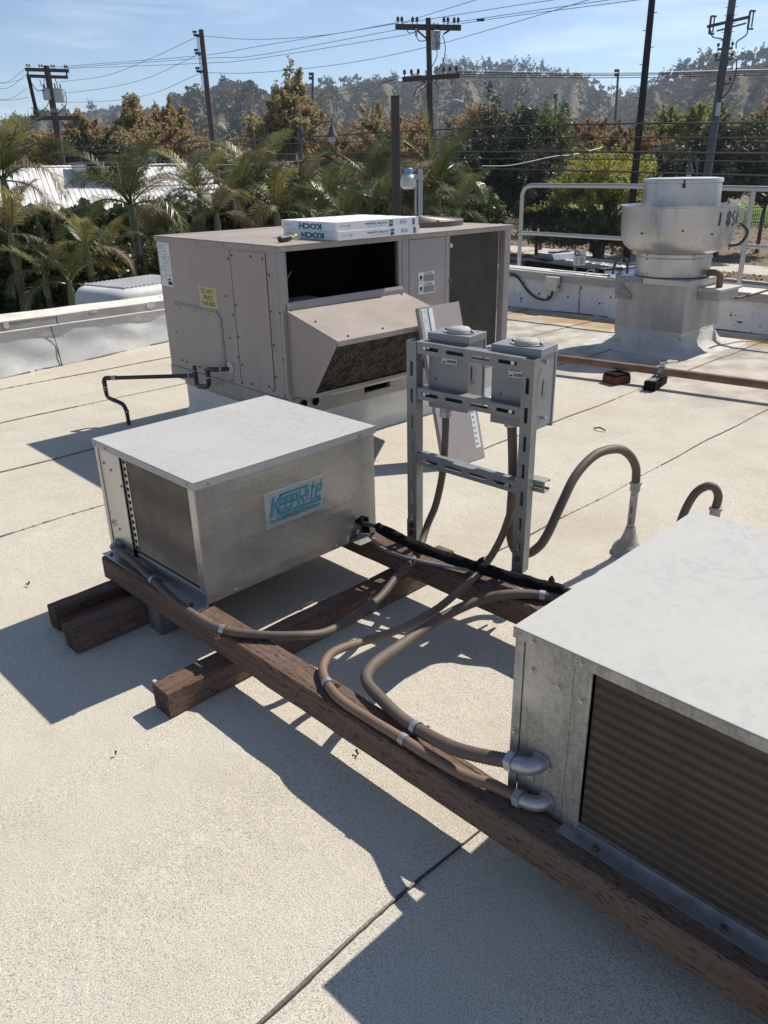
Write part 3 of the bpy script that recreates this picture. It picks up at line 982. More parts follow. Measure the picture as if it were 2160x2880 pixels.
# ---- cast elbows on the second unit
W2 = WM[u2.name]
q2 = lambda x, y, z: W2 @ Vector((x, y, z))
for (y, z), lab_ in (((.608, .126), 'upper'), ((.586, .034), 'lower')):
    k = 1.0 if lab_ == 'upper' else .88
    pts = smooth_path([q2(-.002, y, z), q2(-.016, y + .002, z - .001), q2(-.030 * k, y + .014, z - .004), q2(-.034 * k, y + .032, z - .008), q2(-.034 * k, y + .044, z - .010)], 5)
    n = len(pts)
    rr = [.0195 * k] * n
    mb = MB().tube(pts, rr, 14)
    a, b = q2(-.004, y, z), q2(-.0005, y, z)
    mb.tube([q2(-.008, y, z), q2(-.001, y, z)], .0245 * k, 8)
    mb.tube([pts[-1], pts[-1] + (pts[-1] - pts[-2]).normalized() * .018], .0245 * k, 6)
    mb.build('conduit_elbow', MT['cast'], u2, smooth=True)
# knockout between the elbows
put('knockout_plug', MB().lathe([(.012, 0), (.012, -.003), (.009, -.004)], n=14, axis='X').mesh('plug', MT['galv_old'], smooth=True), u2, loc=(-.0005, .635, .066))
# knockout fitting of the first unit
MB().tube([p(-.001, .585, .045), p(-.018, .580, .043)], .021, 10).tube([p(-.018, .580, .043), p(-.030, .572, .039)], .018, 8).build('conduit_connector', MT['cast'], u1, smooth=True)


# ================================================================== timber rack
def timber(name, label, a, b, w, h, zc, mt='wood', group='timbers of the equipment rack'):
    """a, b: centre-line end points on plan"""
    a, b = Vector((*a, 0)), Vector((*b, 0))
    d = b - a
    L = d.length
    rz = math.atan2(d.y, d.x)
    t = thing(name, (a.x, a.y, zc - h / 2), label, 'timber', rz, group)
    rg = np.random.default_rng(int(abs(a.x * 1000 + b.y * 77)))
    n = max(8, int(L / .05))
    vs, fs = [], []
    prof = []
    ch = 0.006
    hw = w / 2
    for (y, z) in ((-hw + ch, 0), (hw - ch, 0), (hw, ch), (hw, h - ch), (hw - ch, h), (-hw + ch, h), (-hw, h - ch), (-hw, ch)):
        prof.append((y, z))
    m = len(prof)
    for i in range(n + 1):
        x = L * i / n
        bow = 0.0015 * math.sin(2.2 * x + a.x)
        for y, z in prof:
            vs.append((x, y + bow + rg.normal(0, .0008), max(0, z + rg.normal(0, .0008))))
    for i in range(n):
        for j in range(m):
            j2 = (j + 1) % m
            fs.append((i * m + j, (i + 1) * m + j, (i + 1) * m + j2, i * m + j2))
    MB().raw(vs, fs).build('baulk', MT[mt], t, local=True)
    MB().poly([vs[j] for j in range(m)]).build('end_grain', MT['wood_end'], t, local=True)
    MB().poly([vs[n * m + j] for j in reversed(range(m))]).build('end_grain', MT['wood_end'], t, local=True)
    return t


T = 0.089
ya_ = 0.0385                                # lean of the rack against the roof edge
# two long rails run towards the camera; near face line x = 1.0 + ...
rail_dir = Vector((math.sin(ya_), -math.cos(ya_)))


def rail_pt(x_at_267, y):
    return (x_at_267 + (2.67 - y) * math.tan(ya_), y)


timber('timber_rail', 'long near timber rail carrying both condensing units, conduits strapped along it', rail_pt(1.0 + T / 2, 2.672), rail_pt(1.0 + T / 2, -0.55), T, T, .089 + T / 2)
timber('timber_rail', 'far timber rail under the switch frame and the black line insulation', rail_pt(1.765 + T / 2 + .02, 2.70), rail_pt(1.765 + T / 2 + .02, -0.40), T, T, .089 + T / 2)
timber('timber_sleeper', 'timber sleeper whose sunlit end sticks out below the lettered condensing unit', (0.808, 1.888), (2.10, 1.935), T, T, T / 2 - .0005)
timber('timber_sleeper', 'nearer timber of the short stack left of the lettered condensing unit', (0.752, 2.42), (1.60, 2.455), T, T, T / 2 - .0005)
timber('timber_sleeper', 'farthest timber of the short stack at the left end of the near rail', (0.765, 2.60), (1.55, 2.635), .062, T, T / 2 - .0005)
timber('timber_board', 'thin red-brown board squeezed between two dark timbers of the stack', (0.775, 2.52), (1.50, 2.548), .075, .055, .0275, 'redwood')
timber('timber_sleeper', 'timber sleeper under the near end of the second condensing unit', (0.98, 0.10), (2.15, 0.15), T, T, T / 2 - .0005)
# packing block
cb = MB().prism([(1.015, 2.285, 0), (1.10, 2.285, 0), (1.10, 2.37, 0), (1.015, 2.37, 0)], (.004, .002, .0885))
tag(cb.build('packing_block', MT['conc'], bevel=.003), 'small dark grey packing block under the near rail beside the timber stack', 'block')
# bolt heads on the far rail
# ================================================================== conduits
def conduit(name, label, pts, r, mt, rib=0.0006, pitch=.0085, straps=(), ends=(), cat='conduit', group='flexible conduits', n=10):
    base = Vector(pts[0])
    t = thing(name, base, label, cat, 0, group)
    pp = smooth_path(pts, 24)
    # resample at an even pitch
    out = [pp[0]]
    acc = 0.0
    for i in range(1, len(pp)):
        seg = (pp[i] - pp[i - 1]).length
        while acc + seg >= pitch / 2:
            f = (pitch / 2 - acc) / seg
            q = pp[i - 1].lerp(pp[i], f)
            out.append(q)
            pp[i - 1] = q
            seg = (pp[i] - q).length
            acc = 0.0
        acc += seg
    rr = [r + (rib if i % 2 else -rib) for i in range(len(out))]
    MB().tube(out, rr, n).build('hose', MT[mt], t, smooth='all')
    for f, flip in straps:
        i = int(f * (len(out) - 1))
        c = out[i]
        tg = (out[min(i + 2, len(out) - 1)] - out[max(i - 2, 0)]).normalized()
        mb = MB()
        mb.tube([c - tg * .009, c + tg * .009], r + .0025, 14, caps=False)
        mb.tube([c - tg * .009, c + tg * .009], r + .0012, 14, caps=False)
        side = tg.cross(Vector((0, 0, 1))).normalized() * (1 if flip else -1)
        st = mb.build('strap', MT['cast'], t, smooth=True)
        foot = c + side * (r + .012) + Vector((0, 0, -r + .001))
        fm = MB()
        ring = [foot + side * (.014 * math.cos(a)) + tg * (.0095 * math.sin(a)) for a in [2 * math.pi * k / 12 for k in range(12)]]
        fm.prism(ring, (0, 0, .002))
        fm.build('strap_foot', MT['rust'] if flip else MT['cast'], st)
        MB().lathe([(.0055, 0), (.005, .004), (.002, .005)], tuple(foot + Vector((0, 0, .002))), 8).build('strap_screw', MT['rust'], st)
    for (i0, rad, ln) in ends:
        c = out[0] if i0 == 0 else out[-1]
        tg = (out[1] - out[0]).normalized() if i0 == 0 else (out[-1] - out[-2]).normalized()
        s_ = 1 if i0 == 0 else -1
        MB().tube([c - tg * .002 * s_, c + tg * ln * s_], rad, 8).tube([c + tg * ln * .0 * s_ - tg * .012 * s_, c - tg * .002 * s_], rad * .9, 8).build('conduit_connector', MT['cast'], t)
    return t


c1 = [p(-.022, .578, .042), (1.045, 2.486, 0.208), (1.037, 2.341, 0.197), (1.02, 2.159, 0.195), (1.018, 2.018, 0.195), (1.036, 1.879, 0.195), (1.108, 1.766, 0.195), (1.19, 1.69, 0.192), (1.28, 1.675, 0.172), (1.41, 1.70, 0.16), (1.55, 1.73, 0.16), (1.68, 1.777, 0.178), (1.755, 1.79, 0.194), (1.84, 1.83, .198), (1.90, 1.868, .214), (1.95, 1.89, .256), (1.985, 1.886, .318), (2.006, 1.88, .398), (2.02, 1.877, .487), (2.026, 1.876, .593), (2.03, 1.88, .683)]
conduit('flexible_conduit', 'flexible conduit from the lettered unit along the near rail up to the left switch box', c1, .0135, 'conduit', .0008, straps=((.135, False), (.335, True)), ends=((1, .022, .02),))
e2 = q2(-.030, .632, .024)
c2 = [e2, (1.112, 0.862, 0.2), (1.091, 0.945, 0.1955), (1.083, 1.041, 0.1945), (1.078, 1.151, 0.1945), (1.072, 1.262, 0.1935), (1.073, 1.373, 0.193), (1.106, 1.473, 0.193), (1.15, 1.526, 0.192), (1.225, 1.562, 0.182), (1.373, 1.574, 0.15), (1.504, 1.569, 0.135), (1.649, 1.564, 0.142), (1.756, 1.558, 0.172), (1.83, 1.555, 0.196), (1.90, 1.575, 0.204), (1.962, 1.583, 0.233), (2.0, 1.574, 0.295), (2.04, 1.575, 0.367), (2.066, 1.57, .445), (2.085, 1.555, .56), (2.09, 1.54, .68)]
conduit('flexible_conduit', 'tan conduit looping from the lower cast elbow over the near rail to the switch frame', c2, .0132, 'conduit_tan', .0006, straps=((.163, True), (.315, True)))
e3 = q2(-.034, .655, .116)
c3 = [e3, (1.100, 0.925, 0.262), (1.106, 1.00, 0.235), (1.118, 1.09, 0.212), (1.128, 1.185, 0.2), (1.148, 1.29, 0.199), (1.165, 1.355, 0.199), (1.195, 1.392, 0.199), (1.272, 1.432, 0.185), (1.426, 1.486, 0.15), (1.63, 1.518, 0.14), (1.76, 1.48, 0.165), (1.825, 1.415, 0.19), (1.88, 1.345, 0.197), (1.935, 1.24, 0.197), (1.955, 1.12, .197)]
conduit('flexible_conduit', 'thick grey conduit from the upper cast elbow across to the far rail', c3, .0165, 'conduit', .0008, straps=((.20, True), (.875, False)))
c5 = [(2.075, 1.612, .672), (2.078, 1.605, 0.574), (2.08, 1.60, 0.454), (2.075, 1.598, 0.367), (2.07, 1.593, 0.278), (2.08, 1.577, 0.215), (2.10, 1.547, 0.196), (2.14, 1.522, 0.215), (2.175, 1.507, 0.262), (2.25, 1.505, 0.365), (2.34, 1.512, 0.45), (2.46, 1.512, 0.497), (2.58, 1.50, .492), (2.66, 1.49, 0.452), (2.715, 1.485, 0.385), (2.73, 1.485, .31)]
conduit('flexible_conduit', 'grey ribbed conduit arching from the right switch box down to its roof penetration', c5, .0168, 'conduit', .0011, pitch=.0085, ends=((0, .026, -.022),))


# ---- pitch-pocket penetrations
def penetration(label, x, y, top, lean, pocket, group='roof penetrations'):
    t = thing('roof_penetration', (x, y, 0), label, 'pipe', 0, group)
    tx, ty = x + lean[0], y + lean[1]
    zp = .085
    MB().tube([(x, y, .03), (x + lean[0] * .3, y + lean[1] * .3, zp), (tx, ty, top)], .0155, 12).build('pipe_stub', MT['crust'], t, smooth=True)
    MB().tube([(tx, ty, top - .005), (tx, ty, top + .022)], .021, 8).tube([(tx, ty, top + .0225), (tx, ty, top + .034)], .024, 12).build('conduit_connector', MT['hub'], t)
    rg = np.random.default_rng(int(x * 100))
    prof = [(.074, .001), (.070, .018), (.056, .036), (.040, .055), (.029, .08), (.022, .105), (.0185, .118)]
    vs, fs = [], []
    n = 18
    for i, (r, z) in enumerate(prof):
        for k in range(n):
            a = 2 * math.pi * k / n
            rr = r * (1 + .10 * math.sin(2 * a + 1) + rg.normal(0, .06)) * pocket
            cx, cy = x + lean[0] * z / top, y + lean[1] * z / top
            vs.append((cx + rr * math.cos(a), cy + rr * math.sin(a), z))
    for i in range(len(prof) - 1):
        for k in range(n):
            fs.append((i * n + k, i * n + (k + 1) % n, (i + 1) * n + (k + 1) % n, (i + 1) * n + k))
    MB().raw(vs, fs).build('mastic_cone', MT['crust'], t, smooth='all')
    for z in (.10, .15, .2):
        if z < top - .03:
            MB().obox((x + lean[0] * z / top - .0146, y + lean[1] * z / top - .003, z), (.0012, 0, 0), (0, .004, 0), (0, 0, .016)).build('tar_run', MT['tar'], t)
    return t


penetration('roof penetration with crusty mastic cone and pipe stub right of the switch frame', 2.745, 1.495, .285, (-.012, -.008), 1.0)
penetration('roof penetration mostly hidden behind the nearest condensing unit', 2.762, 1.165, .262, (0, 0), .9)
conduit('flexible_conduit', 'short arch of conduit peeping over the top of the nearest condensing unit', [(2.762, 1.165, .29), (2.765, 1.164, .34), (2.758, 1.182, .372), (2.742, 1.208, .372), (2.722, 1.238, .335), (2.69, 1.255, .25), (2.62, 1.24, .14), (2.48, 1.17, .05), (2.28, 1.05, .04), (2.08, .95, .13)], .0160, 'conduit', .0006)

# ---- refrigerant lines between the two units
bl = [p(.70, -.004, .072), (1.80, 2.01, 0.255), (1.815, 1.905, 0.24), (1.832, 1.809, 0.228), (1.852, 1.694, 0.222), (1.872, 1.585, 0.22), (1.892, 1.478, 0.22), (1.915, 1.382, 0.22), (1.932, 1.30, 0.222), (1.955, 1.20, .225), (1.97, 1.0, .225), (1.975, .84, .24)]
t = thing('insulated_refrigerant_line', bl[0], 'perished black foam pipe insulation sagging along the far timber rail', 'pipe')
pp = smooth_path(bl, 14)
MB().tube(pp, .0095, 8).build('copper_core', MT['black_pipe'], t, smooth='all')
rg = np.random.default_rng(5)
a0, a1 = 14, int(len(pp) * .77)
sub = pp[a0:a1]
vs, fs = [], []
n = 14
fine = smooth_path(sub, 4)
m = len(fine)
for i, c in enumerate(fine):
    tg = (fine[min(i + 1, m - 1)] - fine[max(i - 1, 0)]).normalized()
    s1 = tg.cross(Vector((0, 0, 1))).normalized()
    s2 = s1.cross(tg)
    env = min(1, .55 + i / 10) * min(1, .5 + (m - 1 - i) / 8)
    for k in range(n):
        a = 2 * math.pi * k / n
        r = (.0200 + .0016 * math.sin(2 * a + i * .09) + rg.normal(0, .0006)) * env
        if i > m * .72: r *= 1.0 + .5 * max(0, math.cos(a - 4.0)) * (i / m - .72) * 3
        vs.append(c + s1 * r * math.cos(a) + s2 * r * math.sin(a) - Vector((0, 0, .004)))
for i in range(m - 1):
    for k in range(n):
        fs.append((i * n + k, i * n + (k + 1) % n, (i + 1) * n + (k + 1) % n, (i + 1) * n + k))
MB().raw(vs, fs).build('foam_sleeve', MT['foam'], t, smooth='all')
# torn foam scraps standing up
for i in (3, int(m * .55), int(m * .93)):
    c = fine[i]
    sc = MB()
    for _ in range(3):
        d = Vector((rg.normal(0, .012), rg.normal(0, .012), rg.uniform(.012, .028)))
        sc.tube([c, c + d * .7, c + d], [.015, .010, .003], 5)
    sc.build('torn_foam', MT['foam'], t)
ll = [p(.667, -.02, .040), (1.762, 2.015, 0.228), (1.745, 1.93, 0.215), (1.75, 1.84, 0.212), (1.785, 1.74, 0.208), (1.835, 1.636, 0.205), (1.88, 1.54, 0.202), (1.895, 1.44, 0.198), (1.915, 1.32, 0.195), (1.94, 1.1, .195), (1.95, .85, .2)]
conduit('liquid_line', 'thin grey liquid line draped beside the black foam sleeve', ll, .0062, 'strut', 0.0, pitch=.02, cat='pipe', group='refrigerant lines', n=8)

# ================================================================== strut frame with the two switch boxes
FA, FB = Vector((1.92, 1.944, 0)), Vector((1.999, 1.499, 0))
fdir = (FB - FA).normalized()                       # left -> right as seen
fn = Vector((-fdir.y, fdir.x, 0))                   # away from the camera
if fn.x < 0: fn = -fn
frz = math.atan2(fdir.y, fdir.x)
fr = thing('strut_frame', (FA.x, FA.y, .178), 'slotted grey steel strut frame standing on the far timber rail', 'frame', frz)
# local axes: x along the frame, y = away from the camera (mirrored to the left), z up
sgn = 1 if (WM[fr.name].to_3x3() @ Vector((0, 1, 0))).dot(fn) > 0 else -1


def strut(length, vertical, slots, w=.0415, d=.0415, th=.0028, first=.02, slot_l=.052, slot_w=.0125, gap=.0):
    """C channel with a slotted web towards the camera; returns MB in local frame with origin at its start, web plane y=0"""
    mb = MB()

    def B(a0, b0, a1, b1, y0, y1):      # a along the length, b across
        ys = sorted((sgn * y0, sgn * y1))
        if vertical: mb.box(b0, ys[0], a0, b1, ys[1], a1)
        else: mb.box(a0, ys[0], b0, a1, ys[1], b1)
    hw = w / 2
    B(0, -hw, length, -slot_w / 2, 0, th)
    B(0, slot_w / 2, length, hw, 0, th)
    pos = 0.0
    for a in slots:
        B(pos, -slot_w / 2, a, slot_w / 2, .0001, th - .0001)
        pos = a + slot_l
    B(pos, -slot_w / 2, length, slot_w / 2, .0001, th - .0001)
    for s_ in (-1, 1):
        b0, b1 = sorted((s_ * hw, s_ * (hw - th)))
        B(0, b0, length, b1, th, d)
        b0, b1 = sorted((s_ * (hw - th), s_ * (hw - .010)))
        B(0, b0, length, b1, d - th, d)
    return mb


def shift(mb, dx, dy, dz):
    mb.v = [(x + dx, y + dy, z + dz) for x, y, z in mb.v]
    return mb


FL = 0.452
zt_post = .765
for x, h_ in ((0.0, zt_post), (FL, zt_post - .012)):
    sl_ = [.06 + i * .097 for i in range(7) if .06 + i * .097 + .06 < h_]
    post = shift(strut(h_, True, sl_), x, 0, 0).build('post', MT['strut'], fr, local=True)
    ft = MB()
    y0, y1 = sorted((sgn * -.004, sgn * -.0005))
    ft.box(x - .022, y0, 0.0, x + .022, y1, .088)
    y0, y1 = sorted((sgn * -.05, sgn * -.0045))
    ft.box(x - .022, y0, 0.0, x + .022, y1, .004)
    ft.build('foot_bracket', MT['strut'], post, local=True, bevel=.001)
    for z in ((.035, .068) if x == 0 else (.055,)):
        b = MB().lathe([(.012, 0), (.012, .002), (.009, .003), (.009, .010)], n=6, axis='Y')
        b.v = [(x + vx, sgn * (-.004 - vy), z + vz) for vx, vy, vz in b.v]
        b.build('rusty_bolt', MT['rust'], post, local=True)
for zc, drop, ext in ((.745, .012, 0), (.583, .011, 0), (.338, .026, .035)):
    sl_ = [.02 + i * .1 for i in range(4)]
    br = strut(FL - .042 + ext * 0, False, sl_, slot_l=.068)
    br = shift(br, .021, 0, 0)
    br.v = [(x, y + sgn * .0035, z + zc - drop * x / FL) for x, y, z in br.v]
    cb_ = br.build('cross_bar', MT['strut'], fr, local=True)
    for sx_ in (.05, FL - .06):
        b = MB().lathe([(.0075, 0), (.0075, .006)], n=6, axis='Y')
        b.v = [(sx_ + vx, sgn * (.012 - vy), zc - drop * sx_ / FL + vz) for vx, vy, vz in b.v]
        b.build('channel_bolt', MT['chrome'], cb_, local=True)
# projecting end of a second channel on the right post
ec = strut(.09, False, [.03])
ec.v = [(x + FL - .03, y + sgn * .046, z + .318) for x, y, z in ec.v]
ec.build('channel_end', MT['galv_old'], fr, local=True)


def switch_box(label, x0, x1, z0, z1, depth, off):
    c = FA + fdir * ((x0 + x1) / 2) + Vector((0, 0, z0))
    t = thing('disconnect_switch', c + fn * off, label, 'switch box', frz, 'switch boxes hung on the strut frame')
    w = x1 - x0
    h_ = z1 - z0

    def Y(a, b): return sorted((sgn * a, sgn * b))
    y0, y1 = Y(0, depth)
    MB().box(-w / 2, y0, 0, w / 2, y1, h_ - .026).build('case', MT['boxgrey'], t, local=True, bevel=.002)
    y0, y1 = Y(-.003, depth + .010)
    top = MB()
    top.box(-w / 2 - .004, y0, h_ - .0255, w / 2 + .004, y1, h_)
    top.build('rain_hood', MT['boxgrey'], t, local=True, bevel=.002)
    # cast knock-out cover on top
    cx, cy = .012, sgn * depth * .48
    rg = MB()
    rg.lathe([(.043, 0), (.043, .004), (.040, .010), (.034, .016), (.02, .0185), (.0, .019)], (cx, cy, h_ + .001), 24)
    ring = []
    for k in range(24):
        a = 2 * math.pi * k / 24
        ring.append((cx + .060 * math.cos(a), cy + .038 * math.sin(a), h_ + .0003))
    rg.prism(ring, (0, 0, .004))
    hubo = rg.build('hub_cover', MT['hub'], t, local=True, smooth=True)
    for s_ in (-1, 1):
        put('bolt', MB().lathe([(.0065, 0), (.0065, .006), (.003, .008)], n=6).mesh('bolt', MT['screw_dark']), hubo, loc=(cx + s_ * .051, cy, h_ + .004))
    # door on the far side
    y0, y1 = Y(depth + .0005, depth + .012)
    MB().box(-w / 2 - .003, y0, -.012, w / 2 + .003, y1, h_ - .027).build('door', MT['boxgrey'], t, local=True, bevel=.002)
    y0, y1 = Y(depth * .25, depth * .55)
    MB().box(w / 2 + .0008, y0, h_ * .42, w / 2 + .003, y1, h_ * .62).build('side_plate', MT['strut'], t, local=True)
    # barcode sticker on the back
    y0, y1 = Y(-.0015, -.0004)
    st = MB().box(-.024, y0, h_ * .62, .036, y1, h_ * .62 + .038).build('sticker', MT['paper'], t, local=True)
    bc = MB()
    rg_ = random.Random(3)
    y0, y1 = Y(-.0022, -.0018)
    for base, x_s, x_e, hh_ in ((h_ * .62 + .022, -.019, .018, .011), (h_ * .62 + .004, -.002, .032, .010)):
        xx = x_s
        while xx < x_e:
            ww = rg_.choice((.0007, .0012, .002))
            bc.box(xx, y0, base, xx + ww, y1, base + hh_)
            xx += ww + rg_.choice((.0008, .0014))
    bc.box(-.021, y0, h_ * .62 + .003, -.008, y1, h_ * .62 + .008)
    bc.build('barcode', MT['black_ink'], st, local=True)
    kn = MB().lathe([(.0042, 0), (.0042, .003), (.002, .004)], n=8, axis='Y')
    kn.v = [(x, sgn * -y, z) for x, y, z in kn.v]
    km = kn.mesh('dimple', MT['screw_dark'])
    for x, z in ((-.026, .028), (-.001, .028), (.024, .028), (.018, .06), (.045, .06), (-.05, .105)):
        put('screw', km, t, loc=(x, 0, z))
    # padlock hasp and side screw
    y0, y1 = Y(depth * .2, depth * .3)
    MB().box(w / 2 + .004, y0, h_ - .05, w / 2 + .012, y1, h_ - .036).build('side_screw', MT['chrome'], t, local=True)
    MB().box(w / 2 + .001, y0, .035, w / 2 + .018, y1, .045).build('hasp', MT['chrome'], t, local=True)
    return t


switch_box('left grey disconnect switch box with round top cover on the strut frame', .042, .202, .705, .970, .105, .046)
switch_box('right grey disconnect switch box with round top cover on the strut frame', .295, .470, .690, .957, .105, .046)

# ---- removed access panel leaning behind the frame
pb0, pb1 = Vector((3.075, 2.70, .004)), Vector((3.225, 2.675, .004))
pu = Vector((3.03, 3.03, .815)) - Vector((3.00, 2.72, 0))
panel_w = .30
ex = Vector((1, -.05, 0)).normalized()
pbl = Vector((2.925, 2.70, .004))
puv = (Vector((3.055, 3.035, .808)) - pbl)
t = thing('access_panel', pbl, 'loose grey access panel leaning behind the strut frame, paper labels on it', 'panel')
ez = ex.cross(puv).normalized()
P_ = lambda a, b, c=0.0: pbl + ex * a + puv * b + ez * c
MB().prism([P_(0, 0), P_(panel_w, 0), P_(panel_w, 1), P_(0, 1)], -ez * .0025).build('sheet', MT['tan_grey'], t)
for a0, a1 in ((-.003, .0), (panel_w, panel_w + .003)):
    MB().prism([P_(a0, 0, .0), P_(a1, 0, .0), P_(a1, 1, .0), P_(a0, 1, .0)], -ez * .028).build('folded_edge', MT['tan_grey'], t)
MB().prism([P_(.015, .79, .0006), P_(.095, .79, .0006), P_(.095, .985, .0006), P_(.015, .985, .0006)], ez * .0008).build('wiring_label', MT['paper'], t)
mb = MB()
rg_ = random.Random(9)
for b in range(16):
    for a in range(3):
        if rg_.random() < .85:
            aa, bb = .020 + a * .011 + rg_.uniform(0, .003), .80 + b * .0112
            mb.poly([P_(aa, bb, .002), P_(aa + .005, bb, .002), P_(aa + .005, bb + .0055, .002), P_(aa, bb + .0055, .002)])
mb.build('label_print', MT['grey_ink'], t)
MB().prism([P_(.056, .79, .0018), P_(.066, .79, .0018), P_(.066, .985, .0018), P_(.056, .985, .0018)], ez * .0005).build('label_stripe', MT['teal'], t)
MB().prism([P_(.245, .07, .0006), P_(.285, .07, .0006), P_(.285, .33, .0006), P_(.245, .33, .0006)], ez * .0008).build('torn_label', MT['paper'], t)
mb = MB()
for b in range(7):
    bb = .09 + b * .034
    mb.poly([P_(.252, bb, .002), P_(.252 + rg_.uniform(.01, .025), bb, .002), P_(.252 + rg_.uniform(.01, .025), bb + .012, .002), P_(.252, bb + .012, .002)])
mb.build('label_print', MT['grey_ink'], t)

# ================================================================== packaged rooftop unit
RX0, RX1, RY0, RY1, RZ0, RZ1 = 2.486, 4.377, 3.482, 4.787, .330, 1.1414
rt = thing('rooftop_unit', (RX0, RY0, 0), 'large taupe packaged rooftop air conditioner with its filter door open', 'air conditioner')
LID = RZ1 - .028
# --- lid
lid = MB().box(RX0 - .008, RY0 - .008, RZ1 - .006, RX1 + .008, RY1 + .008, RZ1).build('lid', MT['tan_dusty'], rt, bevel=.002)
MB().box(RX0 - .008, RY0 - .0075, LID - .003, RX0 - .005, RY1 + .008, RZ1 - .0065).build('lid_skirt', MT['tan'], lid)
MB().box(RX0 - .0045, RY0 - .008, LID - .003, RX1 + .008, RY0 - .005, RZ1 - .0065).build('lid_skirt', MT['tan_dusty'], lid)
MB().box(RX1 + .005, RY0 - .0045, LID - .003, RX1 + .008, RY1 + .008, RZ1 - .0065).build('lid_skirt', MT['tan'], lid)


def rscrew(pos, axis, kind='d', parent=rt):
    q = wmat(parent).inverted() @ Vector(pos)
    return screw(parent, q, axis, kind)


for y in (3.50, 3.72, 4.0, 4.28, 4.74):
    rscrew((RX0 - .008, y, RZ1 - .017), '-X', 'm', lid)
for x in (2.50, 3.39, 3.415, 3.62, 3.75, 4.0, 4.2):
    rscrew((x, RY0 - .008, RZ1 - .018), '-Y', 'm', lid)

# --- end wall (faces -X): pressed panels
ew = MB().box(RX0, RY0 + .03, RZ0, RX0 + .004, RY1, LID - .004).build('end_panel', MT['tan'], rt)
MB().box(RX0 - .003, 3.607, .375, RX0 - .0005, 3.943, 1.098).build('blower_panel', MT['tan'], ew, bevel=.002)
# access panel with clipped corners
acc = [(4.66, .385), (4.113, .41), (4.113, .70), (4.15, .737), (4.645, .737), (4.655, .735)]
MB().prism([(RX0 - .0005, y, z) for y, z in acc], (-.0035, 0, 0)).build('access_cover', MT['tan'], ew, bevel=.0018)
rim = [(4.105, .415), (4.105, .704), (4.147, .745), (4.66, .745)]
MB().tube([(RX0 - .002, y, z) for y, z in rim], .005, 6).build('cover_rim', MT['tan_grey'], ew)
# pressed seams
for y in (3.945, 3.605):
    MB().box(RX0 - .0042, y - .0012, .37, RX0 - .0006, y + .0012, 1.10).build('panel_seam', MT['screw_dark'], ew)
for y, z in [(3.97, 1.05), (3.97, .74), (3.96, .50), (3.925, 1.07), (3.93, .80), (3.93, .62), (3.92, .46), (3.63, 1.07), (3.74, 1.075), (3.585, .99), (3.585, .80), (3.585, .62), (3.59, .44), (4.12, .66), (4.12, .56), (4.24, .715), (4.40, .72), (4.57, .715), (4.66, .69), (4.66, .56), (4.66, .46), (4.58, .375), (4.63, .38), (4.42, .37), (4.36, .36), (4.05, .345), (3.94, .35), (3.84, .36), (3.66, .375), (3.62, .36), (3.515, .345), (4.03, .60), (4.03, .84), (3.51, .55), (3.51, .80)]:
    rscrew((RX0 - .0005 if y > 3.945 or y < 3.605 else RX0 - .003, y, z), '-X', 'd', ew)
# corner post
MB().box(RX0, RY0, RZ0, RX0 + .026, RY0 + .029, LID - .004).build('corner_post', MT['tan_grey'], rt, bevel=.002)
# --- nameplate and warning label on the end wall
npl = MB().box(RX0 - .0012, 4.63, .84, RX0 - .0003, 4.772, 1.104).build('rating_plate', MT['paper'], rt)
mb = MB()
rg_ = random.Random(21)
for i in range(26):
    z = 1.09 - i * .0085
    y = 4.765
    while y > 4.645:
        w = rg_.uniform(.006, .03)
        if rg_.random() < .55:
            mb.poly([(RX0 - .0018, y, z), (RX0 - .0018, max(4.64, y - w), z), (RX0 - .0018, max(4.64, y - w), z + .0032), (RX0 - .0018, y, z + .0032)])
        y -= w + .006
mb.build('plate_print', MT['grey_ink'], npl)
MB().box(RX0 - .0020, 4.64, .850, RX0 - .0014, 4.69, .872).box(RX0 - .0020, 4.655, .878, RX0 - .0014, 4.68, .89).build('plate_print', MT['black_ink'], npl)
yl = MB().box(RX0 - .0012, 4.128, .752, RX0 - .0003, 4.325, .874).build('warning_label', MT['yellow_label'], rt)
for i, s in enumerate(('DO NOT', 'TRUCK', 'THIS END')):
    lay('label_lettering', text_mesh(s, .0375, MT['black_ink'], bold=.0002, sx=.92), rt, (RX0 - .002, 4.227 if i else 4.235, .848 - i * .0355), (0, -1, 0), (0, 0, 1))

# --- front wall (faces -Y)
fw = RY0
# opening of the filter section: x 2.512..3.34, z .863..1.108
MB().box(2.512, fw + .003, .854, 2.530, fw + .03, LID - .004).build('opening_jamb', MT['rail'], rt)
MB().box(3.342, fw + .003, .8545, 3.372, fw + .03, LID - .004).build('opening_jamb', MT['rail'], rt)
MB().box(3.336, fw + .012, .868, 3.3415, fw + .03, LID - .006).build('opening_jamb', MT['galv'], rt)
MB().prism([(2.512, fw + .004, .853), (2.512, fw - .004, .853), (2.512, fw - .010, .835), (2.512, fw - .010, .812), (2.512, fw + .004, .806)], (.855, 0, 0)).build('opening_sill', MT['tan_grey'], rt)
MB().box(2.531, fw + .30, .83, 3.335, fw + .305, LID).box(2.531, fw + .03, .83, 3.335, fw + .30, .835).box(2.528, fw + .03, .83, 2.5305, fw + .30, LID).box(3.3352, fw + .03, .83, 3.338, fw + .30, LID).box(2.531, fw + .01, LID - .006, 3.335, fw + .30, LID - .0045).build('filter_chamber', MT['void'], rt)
MB().box(2.60, fw + .06, .8355, 2.80, fw + .20, .842).build('chamber_ledge', MT['rail'], rt)
MB().tube(smooth_path([(2.55, fw + .06, .90), (2.56, fw + .05, .96), (2.60, fw + .06, 1.00)], 5), .0025, 5).build('loose_wire', MT['rail'], rt)
